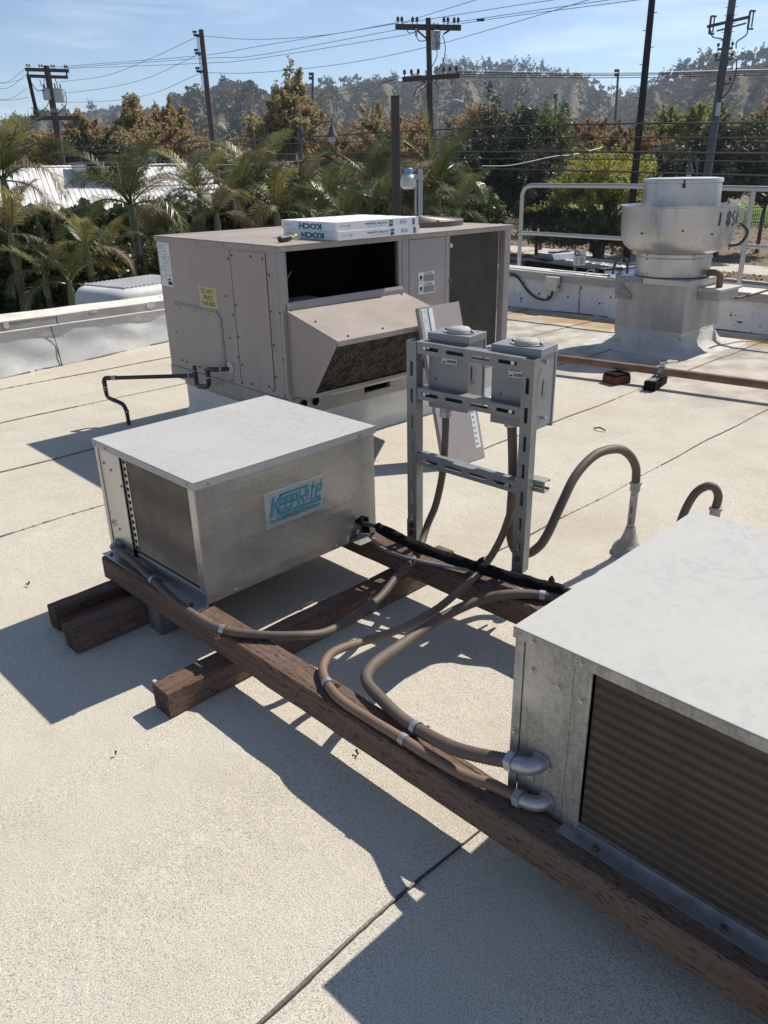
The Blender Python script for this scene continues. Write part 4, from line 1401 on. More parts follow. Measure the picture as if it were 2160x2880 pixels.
# lower wall behind the hood
MB().box(2.512, fw + .0045, RZ0, 3.372, fw + .009, .8055).build('lower_panel', MT['tan'], rt)
# service panels to the right
sp = MB().box(3.374, fw + .001, RZ0, 3.423, fw + .008, LID - .004).build('divider_post', MT['tan_grey'], rt, bevel=.001)
cp = MB().box(3.4265, fw - .001, RZ0 + .01, 3.737, fw + .006, LID - .006).build('control_panel', MT['tan_grey'], rt, bevel=.0015)
MB().box(3.7405, fw - .001, RZ0, 3.778, fw + .03, LID - .004).build('divider_post', MT['tan_grey'], rt, bevel=.001)
for x, z in ((3.405, .95), (3.405, .64), (3.445, .785), (3.725, .81), (3.725, .55), (3.39, .845)):
    rscrew((x, fw - .001, z), '-Y', 'm', cp)
for k, z in enumerate((.852, .787)):
    st = MB().box(3.503, fw - .0022, z, 3.642, fw - .0012, z + .062).build('warning_sticker', MT['paper'], cp)
    MB().box(3.545, fw - .0030, z + .006, 3.637, fw - .0024, z + .046).box(3.553, fw - .0030, z + .050, 3.62, fw - .0024, z + .058).build('sticker_block', MT['grey_ink'], st)
    MB().lathe([(.011, 0), (.011, -.0006)], (3.523, fw - .0024, z + .034), 10, axis='Y').tube([(3.512, fw - .0028, z + .014), (3.524, fw - .0028, z + .026), (3.535, fw - .0028, z + .012)], .002, 5).build('sticker_symbol', MT['black_ink'], st)
# condenser coil
cf = MB().box(3.781, fw + .012, .372, 4.255, fw + .065, LID - .006).build('condenser_coil', MT['fin_dark'], rt)
mb = MB()
nf = 110
for i in range(nf):
    z = .376 + i * (LID - .012 - .376) / (nf - 1)
    mb.box(3.781, fw + .006, z - .0011, 4.255, fw + .0118, z + .0011)
tag(mb.build('coil_guard_louvres', MT['fin_dark'], cf), kind='stuff')
MB().box(4.2555, fw + .006, .372, 4.262, fw + .067, LID - .006).build('coil_end_plate', MT['rail'], rt)
for y0_ in (fw, RY1 - .05):
    MB().box(4.318, y0_, RZ0, 4.330, y0_ + .05, LID - .004).box(4.3305, y0_, RZ0, 4.375, y0_ + .012, LID - .004).build('corner_post', MT['tan_grey'], rt, bevel=.001)
for z in (.5, .7, .9):
    rscrew((4.352, fw - .0002, z), '-Y', 's', rt)
# clips on the coil edge
for z in (1.04, .83):
    MB().box(3.776, fw - .012, z, 3.79, fw - .0015, z + .022).build('clip', MT['paper'] if z > 1 else MT['screw_dark'], rt)
# rear and inner walls
MB().box(RX0 + .004, RY1 - .004, RZ0, 3.76, RY1, LID - .004).box(3.76, fw + .07, RZ0, 3.764, RY1 - .0045, LID - .004).build('rear_panel', MT['tan'], rt)
MB().box(3.765, RY1 - .06, .372, 4.255, RY1 - .005, LID - .006).build('condenser_coil', MT['fin_dark'], rt)
MB().box(RX0 + .01, RY0 + .01, RZ0 + .002, RX1 - .004, RY1 - .01, RZ0 + .014).build('base_pan', MT['galv_old'], rt)
mb = MB().lathe([(.13, 0), (.14, .02), (.14, .26), (.11, .31), (0.0, .32)], (4.08, 4.25, RZ0 + .016), 18)
mb.build('compressor', MT['void'], rt, smooth=True)
# --- intake hood
hx0, hx1 = 2.512, 3.372
tipy, tipz, boty, botz = 3.066, .702, 3.292, .376
hd = MB()
hd.prism([(hx0 - .006, fw - .004, .812), (hx0 - .006, fw - .004, .806), (hx0 - .006, tipy - .006, tipz - .004), (hx0 - .006, tipy - .008, tipz + .004)], (hx1 - hx0 + .012, 0, 0))
hood = hd.build('hood_top', MT['tan_dusty'], rt)
MB().box(hx0 - .006, tipy - .010, tipz - .022, hx1 + .006, tipy - .0065, tipz + .001).build('hood_lip', MT['tan_dusty'], hood)
for x in (hx0, hx1 - .003):
    MB().prism([(x, fw + .004, .804), (x, tipy, tipz - .004), (x, boty, botz), (x, fw + .004, .338)], (.003, 0, 0)).build('hood_cheek', MT['tan'], rt)
for y, z in ((3.40, .66), (3.37, .42)):
    rscrew((hx0 - .0002, y, z), '-X', 'm', hood)
for x, y in ((2.53, 3.47), (2.56, 3.30), (2.60, 3.09), (3.34, 3.46), (3.3, 3.09), (2.85, 3.10)):
    z = .812 + (y - (fw - .004)) * ((.812 - tipz - .004) / (fw - .004 - tipy + .008))
    q = wmat(hood).inverted() @ Vector((x, y, z + .001))
    screw(hood, q, 'Z', 'd')
# metal mesh filter in the mouth: backing and two crossing layers of crimped wire
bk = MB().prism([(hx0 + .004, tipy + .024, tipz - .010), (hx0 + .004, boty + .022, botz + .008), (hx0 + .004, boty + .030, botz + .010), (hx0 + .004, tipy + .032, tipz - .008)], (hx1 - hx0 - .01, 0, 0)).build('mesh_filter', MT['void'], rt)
E0, E1 = Vector((0, tipy + .018, tipz - .014)), Vector((0, boty + .014, botz + .012))
dv = (E1 - E0)
nrm_ = Vector((0, dv.z, -dv.y)).normalized()
if nrm_.y > 0: nrm_ = -nrm_
MT['wire'] = mat('dusty_wire', (0.25, 0.22, 0.18), 0.5, 0.5, [('noise', 20, (0.06, 0.05, 0.045), 0.45, 0.6)])
mb = MB()
wx = hx1 - hx0 - .02
nrow = 34
rg_ = random.Random(4)
for r_ in range(nrow):
    f = (r_ + .5) / nrow
    c = E0 + dv * f
    ncol = 84
    for i in range(ncol):
        x = hx0 + .01 + wx * (i + .5 * (r_ % 2)) / ncol
        a = Vector((x, c.y, c.z))
        s = 1 if (i + r_) % 2 else -1
        dx = Vector((.0045, 0, 0)) + dv.normalized() * (.0035 * s)
        wv = dx.cross(nrm_).normalized() * .0011
        up_ = nrm_ * rg_.uniform(0, .004)
        mb.poly([a - dx - wv + up_, a + dx - wv + up_ * .3, a + dx + wv + up_ * .3, a - dx + wv + up_])
tag(mb.build('filter_wire', MT['wire'], bk), kind='stuff')
MB().beam((hx0 + .004, boty + .006, botz + .004), (hx1 - .004, boty + .006, botz + .004), .012, .02).build('filter_retainer', MT['rail'], rt)
MB().beam((hx0 + .15, boty + .03, botz - .016), (hx1 - .004, boty + .03, botz - .016), .006, .016).build('filter_retainer', MT['galv'], rt)
# --- base rail with fork slots and knock-outs
br0, br1 = .250, RZ0 - .002
MB().box(RX0 - .004, RY0 + .004, br0, RX0 + .03, RY1 + .004, br1).build('base_rail', MT['rail'], rt)
for y in (3.75, 3.95, 4.15, 4.35, 4.55):
    MB().box(RX0 - .0048, y, br0, RX0 - .0042, y + .002, br1).build('rail_seam', MT['screw_dark'], rt)
zz0, zz1 = .262, .308
mb = MB()
mb.box(RX0 + .031, fw - .002, br0, 3.040, fw + .03, br1).box(3.040, fw - .002, br0, 3.252, fw + .03, zz0).box(3.040, fw - .002, zz1, 3.252, fw + .03, br1).box(3.252, fw - .002, br0, RX1, fw + .03, br1)
rl = mb.build('base_rail', MT['rail'], rt)
MB().box(3.035, fw + .035, br0, 3.257, fw + .04, br1).build('fork_slot', MT['void'], rl)
for x in (2.582, 2.668):
    MB().lathe([(.026, 0), (.026, -.001)], (x, fw - .0022, .288), 18, axis='Y').build('knockout_hole', MT['void'], rl)
    MB().lathe([(.030, 0), (.030, -.003), (.0262, -.003), (.0262, 0)], (x, fw - .0022, .288), 18, axis='Y', cap=False).build('knockout_rim', MT['rail'], rl)
MB().box(RX1 - .035, fw + .031, br0, RX1, RY1 + .004, br1).box(RX0 + .031, RY1 - .03, br0, RX1 - .036, RY1 + .004, br1).build('base_rail', MT['rail'], rt)
# --- roof curb under it, flashed with membrane
cu = MB()
ins = .045
cb0, cb1 = (RX0 + ins, RY0 + ins), (RX1 - ins, RY1 - .09)
vs = [(cb0[0] - .02, cb0[1] - .02, .001), (cb1[0] + .02, cb0[1] - .02, .001), (cb1[0] + .02, cb1[1] + .02, .001), (cb0[0] - .02, cb1[1] + .02, .001),
      (cb0[0], cb0[1], .06), (cb1[0], cb0[1], .06), (cb1[0], cb1[1], .06), (cb0[0], cb1[1], .06),
      (cb0[0], cb0[1], .2485), (cb1[0], cb0[1], .2485), (cb1[0], cb1[1], .2485), (cb0[0], cb1[1], .2485)]
fs = [(0, 1, 5, 4), (1, 2, 6, 5), (2, 3, 7, 6), (3, 0, 4, 7), (4, 5, 9, 8), (5, 6, 10, 9), (6, 7, 11, 10), (7, 4, 8, 11), (8, 9, 10, 11)]
cu.raw(vs, fs).build('roof_curb', MT['coat'], rt)
MB().box(cb0[0] - .006, cb0[1] - .006, .205, cb1[0] + .006, cb1[1] + .006, .242).build('curb_flashing', MT['rail'], rt)
# --- condenser fan grille on the lid
fc = Vector((4.03, 4.02, RZ1))
MB().lathe([(.315, 0.0), (.315, .034), (.308, .038), (.303, .034), (.303, .0)], tuple(fc), 40, cap=False).build('fan_ring', MT['screw_dark'], rt, smooth=True)
MB().lathe([(.30, .001), (.0, .0012)], tuple(fc), 32, cap=False).build('fan_well', MT['void'], rt)
for i in range(9):
    r_ = .05 + i * .031
    ring = [fc + Vector((r_ * math.cos(a), r_ * math.sin(a), .040 + .016 * (1 - r_ / .3))) for a in [2 * math.pi * k / 40 for k in range(41)]]
    MB().tube(ring, .0032, 5, caps=False).build('grille_ring', MT['screw_dark'], rt)
for k in range(6):
    a = k * math.pi / 3 + .2
    MB().tube([fc + Vector((.03 * math.cos(a), .03 * math.sin(a), .055)), fc + Vector((.31 * math.cos(a), .31 * math.sin(a), .038))], .004, 5).build('grille_spoke', MT['screw_dark'], rt)
    sk_ = fc + Vector((.31 * math.cos(a), .31 * math.sin(a), .026))
    MB().tube([sk_, sk_ + Vector((0, 0, .018))], .005, 6).build('grille_clip', MT['rust'], rt)

# ================================================================== filter cartons and screwdriver on the lid
def carton(label, c, rz, lx, ly, h_):
    t = thing('filter_carton', c, label, 'carton', rz, 'boxed air filters stacked on the rooftop unit')
    MB().box(0, 0, 0, lx, ly, h_).build('frame', MT['white_card'], t, local=True, bevel=.0015)
    Wm = WM[t.name]
    X, Y, Z = [(Wm.to_3x3() @ Vector(v)).normalized() for v in ((1, 0, 0), (0, 1, 0), (0, 0, 1))]
    at_ = lambda x, y, z: Wm @ Vector((x, y, z))
    # end face (-X): big name, upside down
    lay('print', text_mesh('KOCH', h_ * .80, MT['teal'], bold=.0022, sx=1.95), t, at_(-.0008, ly * .45, h_ * .47), Y, -Z)
    lay('print', text_mesh('MULTI-PLEAT', h_ * .22, MT['grey_ink'], sx=.9), t, at_(-.0008, ly * .88, h_ * .5), Y, -Z)
    # long face (-Y)
    lay('print', text_mesh('Koch Filter Corporation', h_ * .40, MT['teal'], bold=.0004, sx=.88), t, at_(lx * .47, -.0008, h_ * .58), -X, -Z)
    lay('print', text_mesh('Louisville, Kentucky   Filters for clean air', h_ * .17, MT['grey_ink']), t, at_(lx * .48, -.0008, h_ * .28), -X, -Z)
    lay('print', text_mesh('This carton is made\nof recycled paper', h_ * .15, MT['grey_ink']), t, at_(lx * .085, -.0008, h_ * .5), -X, -Z)
    g = MB()
    g.box(lx * .625, -.001, h_ * .10, lx * .672, -.0006, h_ * .46)
    for a, b in ((.625, .638), (.642, .655), (.659, .672)):
        g.box(lx * a, -.001, h_ * .52, lx * b, -.0006, h_ * .84)
    g.build('print', MT['teal'], t, local=True)
    g = MB()
    # up arrow
    ax = lx * .935
    g.poly([(ax - .014, -.0008, h_ * .62), (ax + .014, -.0008, h_ * .62), (ax, -.0008, h_ * .92)])
    g.box(ax - .009, -.001, h_ * .12, ax + .009, -.0006, h_ * .60)
    g.build('print', MT['teal'], t, local=True)
    lay('handwriting', text_mesh('B/26', h_ * .62, MT['purple_ink'], shear=.2), t, at_(lx * .80, -.001, h_ * .52), X, Z)
    # recycling triangle
    tri = MB()
    cx, cz = lx * .152, h_ * .5
    pts = [(cx + .007 * math.cos(a), -.0009, cz + .007 * math.sin(a)) for a in [math.pi / 2 + k * math.pi / 3 for k in range(7)]]
    tri.tube(pts, .0011, 4)
    tri.build('print', MT['teal'], t, local=True)
    # printed marks on the upper face
    tp = MB()
    rg = random.Random(int(h_ * 1e4) + int(rz * 1000))
    for i in range(8):
        for j in range(7):
            x, y = lx * (.06 + .115 * i + (.05 if j % 2 else 0)), ly * (.08 + .13 * j)
            if x > lx - .05: continue
            n = rg.randint(2, 4)
            for k in range(n):
                tp.poly([(x + k * .012, y, h_ + .0006), (x + k * .012 + .008, y, h_ + .0006), (x + k * .012 + .008, y + .016, h_ + .0006), (x + k * .012, y + .016, h_ + .0006)])
    tp.build('print', MT['grey_ink'], t, local=True)
    return t


carton('lower of two white filter cartons with teal lettering on the rooftop unit', (2.862, 3.455, RZ1 + .0005), -.012, .615, .50, .0465)
carton('upper of two white filter cartons with teal lettering, topmost on the rooftop unit', (2.852, 3.460, RZ1 + .0478), -.02, .618, .505, .0465)
sdv = on_z(625, 515, RZ1 + .016)
t = thing('screwdriver', sdv, 'black-handled nut driver with a yellow tag beside the filter cartons', 'screwdriver')
d1 = Vector((0.58, -0.0, 0)).normalized()
a = on_z(603, 517, RZ1 + .017)
b = on_z(632, 514, RZ1 + .016)
dd = (b - a).normalized()
dd.z = 0
MB().tube([a, a + dd * .005, a + dd * .045, a + dd * .085, a + dd * .10], [.011, .016, .0165, .014, .008], 12).build('handle', MT['handle'], t, smooth=True)
MB().tube([a - dd * .001, a + dd * .001], .0125, 12).build('handle_cap', MT['rust'], t)
MB().tube([a + dd * .10 - Vector((0, 0, .006)), a + dd * .165 - Vector((0, 0, .009))], .0045, 8).tube([a + dd * .155 - Vector((0, 0, .008)), a + dd * .172 - Vector((0, 0, .009))], .009, 8).build('shank', MT['chrome'], t)
mb = MB()
rg_ = random.Random(2)
for i in range(6):
    c = a + dd * (.09 + .01 * i) + Vector((0, 0, rg_.uniform(-.006, .012)))
    mb.obox(c, Vector((rg_.uniform(.004, .009), rg_.uniform(-.006, .006), 0)), Vector((0, .004, .003)), Vector((0, 0, .0015)))
mb.build('yellow_tag', MT['tag_yellow'], t)

# ================================================================== condensate drain
t = thing('condensate_drain', (2.1, 4.7, 0), 'black plastic condensate drain with trap at the end of the taupe rooftop unit', 'pipe')
dx = 2.40


def pvc(pts, r=.0125, name='pipe'):
    return MB().tube(pts, r, 10).build(name, MT['black_pipe'], t, smooth=True)


put('wall_flange', MB().lathe([(.034, 0), (.034, -.006), (.022, -.010), (.018, -.016)], n=20, axis='X').mesh('f', MT['beige_box'], smooth=True), t, loc=wmat(t).inverted() @ Vector((RX0 - .001, 4.052, .42)))
pvc([(RX0 - .012, 4.052, .418), (dx + .02, 4.09, .415), (dx + .004, 4.10, .413)])
pvc(smooth_path([(dx + .02, 4.09, .416), (dx, 4.165, .408), (dx, 4.178, .39), (dx, 4.18, .365)], 5), .0150, 'elbow')
pvc([(RX0 - .02, 4.055, .418), (dx + .016, 4.10, .4155)], .0125)
pvc(smooth_path([(dx, 4.18, .35), (dx, 4.182, .322), (dx, 4.195, .303), (dx, 4.225, .292), (dx, 4.27, .285), (dx, 4.31, .280), (dx, 4.328, .29), (dx, 4.333, .31)], 5), .0150, 'trap_bend')
pvc([(dx, 4.18, .372), (dx, 4.18, .34)])
pvc([(dx, 4.333, .30), (dx, 4.335, .403)])
pvc([(dx, 4.334, .305), (dx, 4.335, .372)], .0155, 'tee')
# long run to the left and the drop leg
run_b = on_z(268, 851, .33)
pvc([(dx, 4.335, .343), (2.06, 4.86, .300)], .0128)
pvc(smooth_path([(2.075, 4.84, .302), (2.055, 4.868, .298), (2.045, 4.872, .28), (2.045, 4.87, .25), (2.045, 4.87, .215)], 5), .0150, 'elbow')
pvc(smooth_path([(2.045, 4.87, .22), (2.047, 4.865, .185), (2.062, 4.84, .165), (2.085, 4.80, .150), (2.10, 4.77, .135), (2.107, 4.757, .11), (2.11, 4.752, .08)], 5), .0135, 'offset_bend')
pvc([(2.11, 4.752, .10), (2.112, 4.75, .002)], .0128)
for c, d_ in (((dx, 4.18, .356), (0, 0, .004)), ((dx, 4.29, .283), (0, .003, -.0005)), ((dx, 4.335, .374), (0, 0, .0025)), ((2.045, 4.87, .243), (0, 0, .004)), ((2.045, 4.87, .226), (0, 0, .003)), ((2.09, 4.815, .3045), (-.008, .012, -.001)), ((2.111, 4.751, .092), (0, 0, .004)), ((dx + .03, 4.082, .4175), (.004, -.003, 0)), ((dx - .022, 4.369, .340), (-.002, .003, 0))):
    c, d_ = Vector(c), Vector(d_)
    MB().tube([c - d_, c + d_], .0153, 10).build('solvent_mark', MT['pipe_mark'], t)

# ================================================================== brown gas pipe on blocks
t = thing('gas_pipe', (5.15, 3.65, 0), 'rusty brown pipe running low across the roof right of the switch frame', 'pipe')
gp = [(5.02, 4.6, .115), (5.13, 3.65, .113), (5.285, 2.855, .112), (5.405, 2.065, .112), (5.53, 1.2, .112), (5.7, 0.0, .112), (5.85, -1, .112)]
MB().tube(gp, .030, 14).build('pipe', MT['gas'], t, smooth=True)
# clamp
cc = Vector((5.30, 2.78, .112))
MB().tube([cc - Vector((.004, -.022, 0)), cc + Vector((.004, -.022, 0))], .0335, 16, caps=False).build('pipe_clamp', MT['cast'], t, smooth=True)
MB().obox(cc + Vector((-.006, 0, .048)), (.006, 0, 0), (0, .02, 0), (0, 0, .016)).build('clamp_ears', MT['cast'], t)


def block(label, c, rz, l, w, h_, two):
    t = thing('pipe_support', (c[0], c[1], 0), label, 'block', rz, 'blocks under the brown pipe')
    MB().prism([(-l / 2, -w / 2, 0.0), (l / 2, -w / 2, 0), (l / 2, w / 2, 0), (-l / 2, w / 2, 0)], (0, 0, h_)).build('block', MT['redwood'] if two else MT['foam'], t, local=True, bevel=.004)
    if two:
        MB().box(-l / 2 + .01, -w / 2 + .004, h_ + .0005, l / 2 - .008, w / 2 - .004, h_ + .016).build('pad', MT['foam'], t, local=True)
    else:
        MB().box(-l / 2 + .02, -w / 2 + .012, h_ + .0005, l / 2 - .02, w / 2 - .012, h_ + .008).build('channel', MT['galv'], t, local=True)
        MB().tube([(-l / 2 - .012, -.012, h_ + .012), (l / 2 - .05, -.012, h_ + .012)], .005, 6).tube([(-l / 2 - .012, .014, h_ + .012), (l / 2 - .05, .014, h_ + .012)], .005, 6).build('threaded_rod', MT['chrome'], t, local=True)


block('squat brown wooden block with black pad under the rusty pipe, nearer the switch frame', (5.17, 3.065), -.25, .155, .135, .062, True)
block('black rubber block with metal clamp carrying the rusty pipe', (5.265, 2.80), .22, .29, .085, .068, False)

# ================================================================== exhaust fan on its curb
FX, FY = 6.74, 3.557
t = thing('exhaust_fan', (FX, FY, 0), 'aluminium upblast exhaust fan with black stencilled numerals on a streaked curb', 'fan')
# curb
MB().box(6.425, 3.235, .10, 7.055, 3.88, .5445).build('curb', MT['alu_stain'], t, bevel=.002)
MB().box(6.408, 3.217, .545, 7.072, 3.897, .594).build('curb_cap', MT['alu'], t, bevel=.002)
# skirt of membrane and mastic running out on the roof
vs, fs = [], []
n = 40
ring = []


def sq(a, hx, hy):          # point on a rounded rectangle
    c_, s_ = math.cos(a), math.sin(a)
    k = 1.0 / max(abs(c_), abs(s_))
    k = min(k, 1.30)
    return c_ * k * hx, s_ * k * hy


rg = np.random.default_rng(11)
lev = [(.0, .15), (.012, .13), (.03, .07), (.06, .035), (.13, .01), (.26, .002)]
for i, (out_, z) in enumerate(lev):
    for k in range(n):
        a = 2 * math.pi * k / n
        x, y = sq(a, .318 + out_, .326 + out_)
        bul = 1 + .03 * math.sin(5 * a) * (i > 1)
        vs.append((FX + x * bul, FY + y * bul, max(.0015, z + (rg.normal(0, .004) if 0 < i < 5 else 0))))
for i in range(len(lev) - 1):
    for k in range(n):
        fs.append((i * n + k, i * n + (k + 1) % n, (i + 1) * n + (k + 1) % n, (i + 1) * n + k))
MB().raw(vs, fs).build('flashing_skirt', MT['mastic'], t, smooth='all')
MB().box(6.421, 3.231, .125, 7.059, 3.884, .165).build('mastic_band', MT['mastic'], t, bevel=.006)
# corner bracket with rivets
cbk = MB().box(6.4195, 3.83, .40, 6.4235, 3.905, .596).prism([(6.416, 3.845, .40), (6.416, 3.74, .40), (6.416, 3.74, .44), (6.416, 3.83, .52), (6.416, 3.845, .52)], (.0025, 0, 0)).box(6.404, 3.64, .548, 6.4075, 3.905, .600).build('hinge_bracket', MT['strut'], t)
rv = MB().lathe([(.006, 0), (.005, -.003), (.001, -.004)], n=8, axis='X').mesh('rivet', MT['alu'], smooth=True)
for y, z in ((3.87, .42), (3.87, .50), (3.87, .57), (3.80, .42), (3.76, .415), (3.82, .47), (3.79, .45), (3.83, .565), (3.79, .585), (3.75, .565), (3.70, .585), (3.66, .565)):
    put('rivet', rv, cbk, loc=wmat(cbk).inverted() @ Vector((6.404, y, z)))
# drum, bowl, cap
MB().lathe([(.312, .594), (.312, .60), (.308, .605), (.315, .79), (.325, .795)], (FX, FY, 0), 48, cap=False).lathe([(.319, .752), (.3215, .756), (.319, .760)], (FX, FY, 0), 48, cap=False).build('drum', MT['alu'], t, smooth=True)
MB().lathe([(.3165, .788), (.335, .7935), (.3165, .7965)], (FX, FY, 0), 48, cap=False).build('joint_shadow_ring', MT['tar'], t)  # dark ring drawn as the shadow line under the bowl
MB().lathe([(.316, .5945), (.318, .599), (.311, .603)], (FX, FY, 0), 48, cap=False).build('joint_shadow_ring', MT['tar'], t)  # dark ring drawn as the gap line between drum and curb cap
bowl = MB().lathe([(.322, .792), (.345, .797), (.39, .815), (.43, .85), (.455, .90), (.466, .96), (.470, 1.05), (.472, 1.160), (.478, 1.166), (.478, 1.172), (.468, 1.172), (.462, 1.155), (.458, 1.05), (.44, .93), (.33, .83)], (FX, FY, 0), 64, cap=False)
bowl_o = bowl.build('wind_band', MT['alu'], t, smooth=True)
MB().lathe([(.318, .83), (.318, 1.2), (.312, 1.345)], (FX, FY, 0), 48, cap=False).build('motor_cover', MT['alu'], t, smooth=True)
MB().lathe([(.315, 1.343), (.320, 1.345), (.322, 1.372), (.318, 1.378), (.26, 1.384), (.0, 1.388)], (FX, FY, 0), 48, cap=False).build('cover_lid', MT['alu'], t, smooth=True)
# latch on the cover, facing the camera
va = math.atan2(-FY, -FX)
rad = Vector((math.cos(va), math.sin(va), 0))
tan_ = Vector((-rad.y, rad.x, 0))
fcv = Vector((FX, FY, 0))


def on_cyl(ang, r, z):
    return fcv + Vector((math.cos(va + ang), math.sin(va + ang), 0)) * r + Vector((0, 0, z))


c = on_cyl(-.18 + .22, .321, 1.325)
MB().obox(c, rad * .006, tan_ * .013, (0, 0, .017)).obox(c + Vector((0, 0, .03)), rad * .004, tan_ * .006, (0, 0, .018)).build('latch', MT['rust'], t)
for ang, z, r_ in ((-.62, .965, .467), (.10, .99, .469), (.62, .96, .467)):
    c = on_cyl(ang, r_, z)
    d_ = (c - fcv); d_.z = 0; d_.normalize()
    MB().tube([c - d_ * .004, c + d_ * .008], .009, 8).build('bolt', MT['screw_dark'], bowl_o)
for ang in (-.75, .55):
    for z in (.778, .745):
        c = on_cyl(ang, .316, z); d_ = (c - fcv); d_.z = 0; d_.normalize()
        MB().tube([c - d_ * .004, c + d_ * .006], .008, 8).build('bolt', MT['screw'], t)
for ang in (-.72, .5):
    c = on_cyl(ang, .309, .63); d_ = (c - fcv); d_.z = 0; d_.normalize()
    MB().tube([c - d_ * .004, c + d_ * .006], .008, 8).build('bolt', MT['screw'], t)
# stencilled numerals wrapped on the band: right part of the band as seen
sm = MB()
seg = {'1': [[(.35, 0), (.35, 1)]], '8': [[(0, .06), (0, .42)], [(0, .58), (0, .94)], [(.62, .06), (.62, .42)], [(.62, .58), (.62, .94)], [(.14, 0), (.48, 0)], [(.14, .5), (.48, .5)], [(.14, 1), (.48, 1)]],
       '5': [[(.66, 1), (.14, 1)], [(0, .92), (0, .56)], [(.1, .5), (.52, .5)], [(.64, .42), (.64, .08)], [(.5, 0), (0, 0)]]}
raw_ = MB()
for ch, ox in (('1', 0.0), ('8', .105), ('5', .185), ('1', .258)):
    for st_ in seg[ch]:
        stroke(raw_, [(ox + x * .056, z * .098) for x, z in st_], .017)
out_v = []
for x, y, _z in raw_.v:
    ang = .70 + x / .47
    out_v.append(on_cyl(ang, .4735, 1.025 + y))
sm.v, sm.f = [tuple(v) for v in out_v], raw_.f
sm.build('stencilled_numerals', MT['stencil'], bowl_o)
# electrical whip and box on the right
bx = on_cyl(1.42, .49, 1.09)
MB().obox(bx, rad * .02, tan_ * .022, (0, 0, .06)).build('terminal_box', MT['beige_box'], t)
MB().tube(smooth_path([bx + Vector((0, 0, -.05)), bx + tan_ * .07 + Vector((0, 0, -.13)), bx + tan_ * .03 + Vector((0, 0, -.22)), bx - tan_ * .06 + Vector((0, 0, -.245))], 8), .011, 8).build('whip', MT['cable'], t, smooth=True)
# grease box hung on the right-hand face of the curb, with spout
MB().box(6.62, 3.05, .425, 6.98, 3.232, .50).build('grease_box', MT['alu_stain'], t, bevel=.003)
MB().box(6.60, 3.03, .5005, 7.0, 3.2335, .522).build('grease_box_lid', MT['mastic'], t, bevel=.003)
MB().tube(smooth_path([(6.74, 3.235, .635), (6.745, 3.16, .638), (6.75, 3.125, .62), (6.752, 3.12, .57), (6.752, 3.12, .515)], 6), .028, 12).build('grease_spout', MT['gas'], t, smooth=True)

# ================================================================== guardrail
t = thing('guardrail', (7.84, 6.10, .40), 'galvanised two-rail pipe guardrail along the far parapet behind the exhaust fan', 'railing')
GA, GB = Vector((7.84, 6.10, 0)), Vector((7.97, 3.49, 0))
gd = (GB - GA).normalized()
GE = GA + gd * 6.5
top = [GA + Vector((0, 0, .36)), GA + Vector((0, 0, .9)), GA + Vector((0, 0, 1.20)), GA + gd * .03 + Vector((0, 0, 1.265)), GA + gd * .10 + Vector((0, 0, 1.295)), GA + gd * .2 + Vector((0, 0, 1.297)), GA + gd * 1.2 + Vector((0, 0, 1.29)), GE + Vector((0, 0, 1.19))]
MB().tube(top, .024, 12).build('top_rail', MT['pipe_galv'], t, smooth=True)
MB().tube([GA + Vector((0, 0, .785)), GE + Vector((0, 0, .70))], .021, 12).build('mid_rail', MT['pipe_galv'], t, smooth=True)
for s in (2.613, 5.2):
    q = GA + gd * s
    MB().tube([q + Vector((0, 0, .30)), q + Vector((0, 0, 1.297 - s * .0165))], .024, 12).build('post', MT['pipe_galv'], t, smooth=True)

# ================================================================== things on the far-right parapet
xw = lambda y: xR(y) - .012
jb = thing('junction_box', (xw(5.34) - .05, 5.34, .22), 'sun-bleached square junction box on the far parapet beside the rooftop unit', 'junction box')
MB().box(xw(5.34) - .075, 5.262, .222, xw(5.34) - .014, 5.42, .375).build('case', MT['beige_box'], jb, bevel=.006)
MB().box(xw(5.34) - .079, 5.268, .228, xw(5.34) - .0752, 5.414, .369).build('cover', MT['beige_box'], jb, bevel=.002)
MB().tube([(xw(5.3) - .045, 5.262, .27), (xw(5.3) - .045, 5.255, .27)], .012, 8).build('knockout', MT['black_ink'], jb)
cbl = thing('looped_cable', (xw(5.6), 5.62, .2), 'dark cable hanging in a loop from the parapet into the junction box', 'cable', 0, 'cables along the far parapet')
MB().tube(smooth_path([(xw(6.2) - .02, 6.35, .20), (xw(6.1) - .02, 6.08, .34), (xw(5.95) - .02, 5.93, .36), (xw(5.8) - .02, 5.82, .33), (xw(5.7) - .02, 5.68, .20), (xw(5.6) - .02, 5.58, .135), (xw(5.5) - .025, 5.46, .115), (xw(5.4) - .03, 5.37, .14), (xw(5.35) - .04, 5.335, .222)], 8), .012, 8).build('cable', MT['cable'], cbl, smooth='all')
MB().lathe([(.013, -.006), (.015, 0), (.013, .006)], (xw(5.92) - .02, 5.925, .36), 10, axis='Y').build('clip', MT['cast'], cbl)
c2_ = thing('looped_cable', (7.86, 4.6, .4), 'dark cable arching over the parapet beside the exhaust fan', 'cable', 0, 'cables along the far parapet')
MB().tube(smooth_path([(7.80, 4.80, .33), (7.80, 4.79, .47), (7.795, 4.755, .555), (7.79, 4.70, .585), (7.785, 4.645, .575), (7.78, 4.615, .50), (7.78, 4.61, .33)], 8), .014, 8).build('cable', MT['cable'], c2_, smooth='all')
c3_ = thing('looped_cable', (7.66, 2.9, .4), 'brown cable lying on the parapet crest right of the exhaust fan', 'cable', 0, 'cables along the far parapet')
MB().tube(smooth_path([(7.06, 3.10, .40), (7.3, 3.08, .40), (7.60, 3.02, .425), (7.70, 2.85, .46), (7.74, 2.6, .465), (7.76, 2.2, .43)], 8), .011, 8).build('cable', MT['conduit'], c3_, smooth='all')
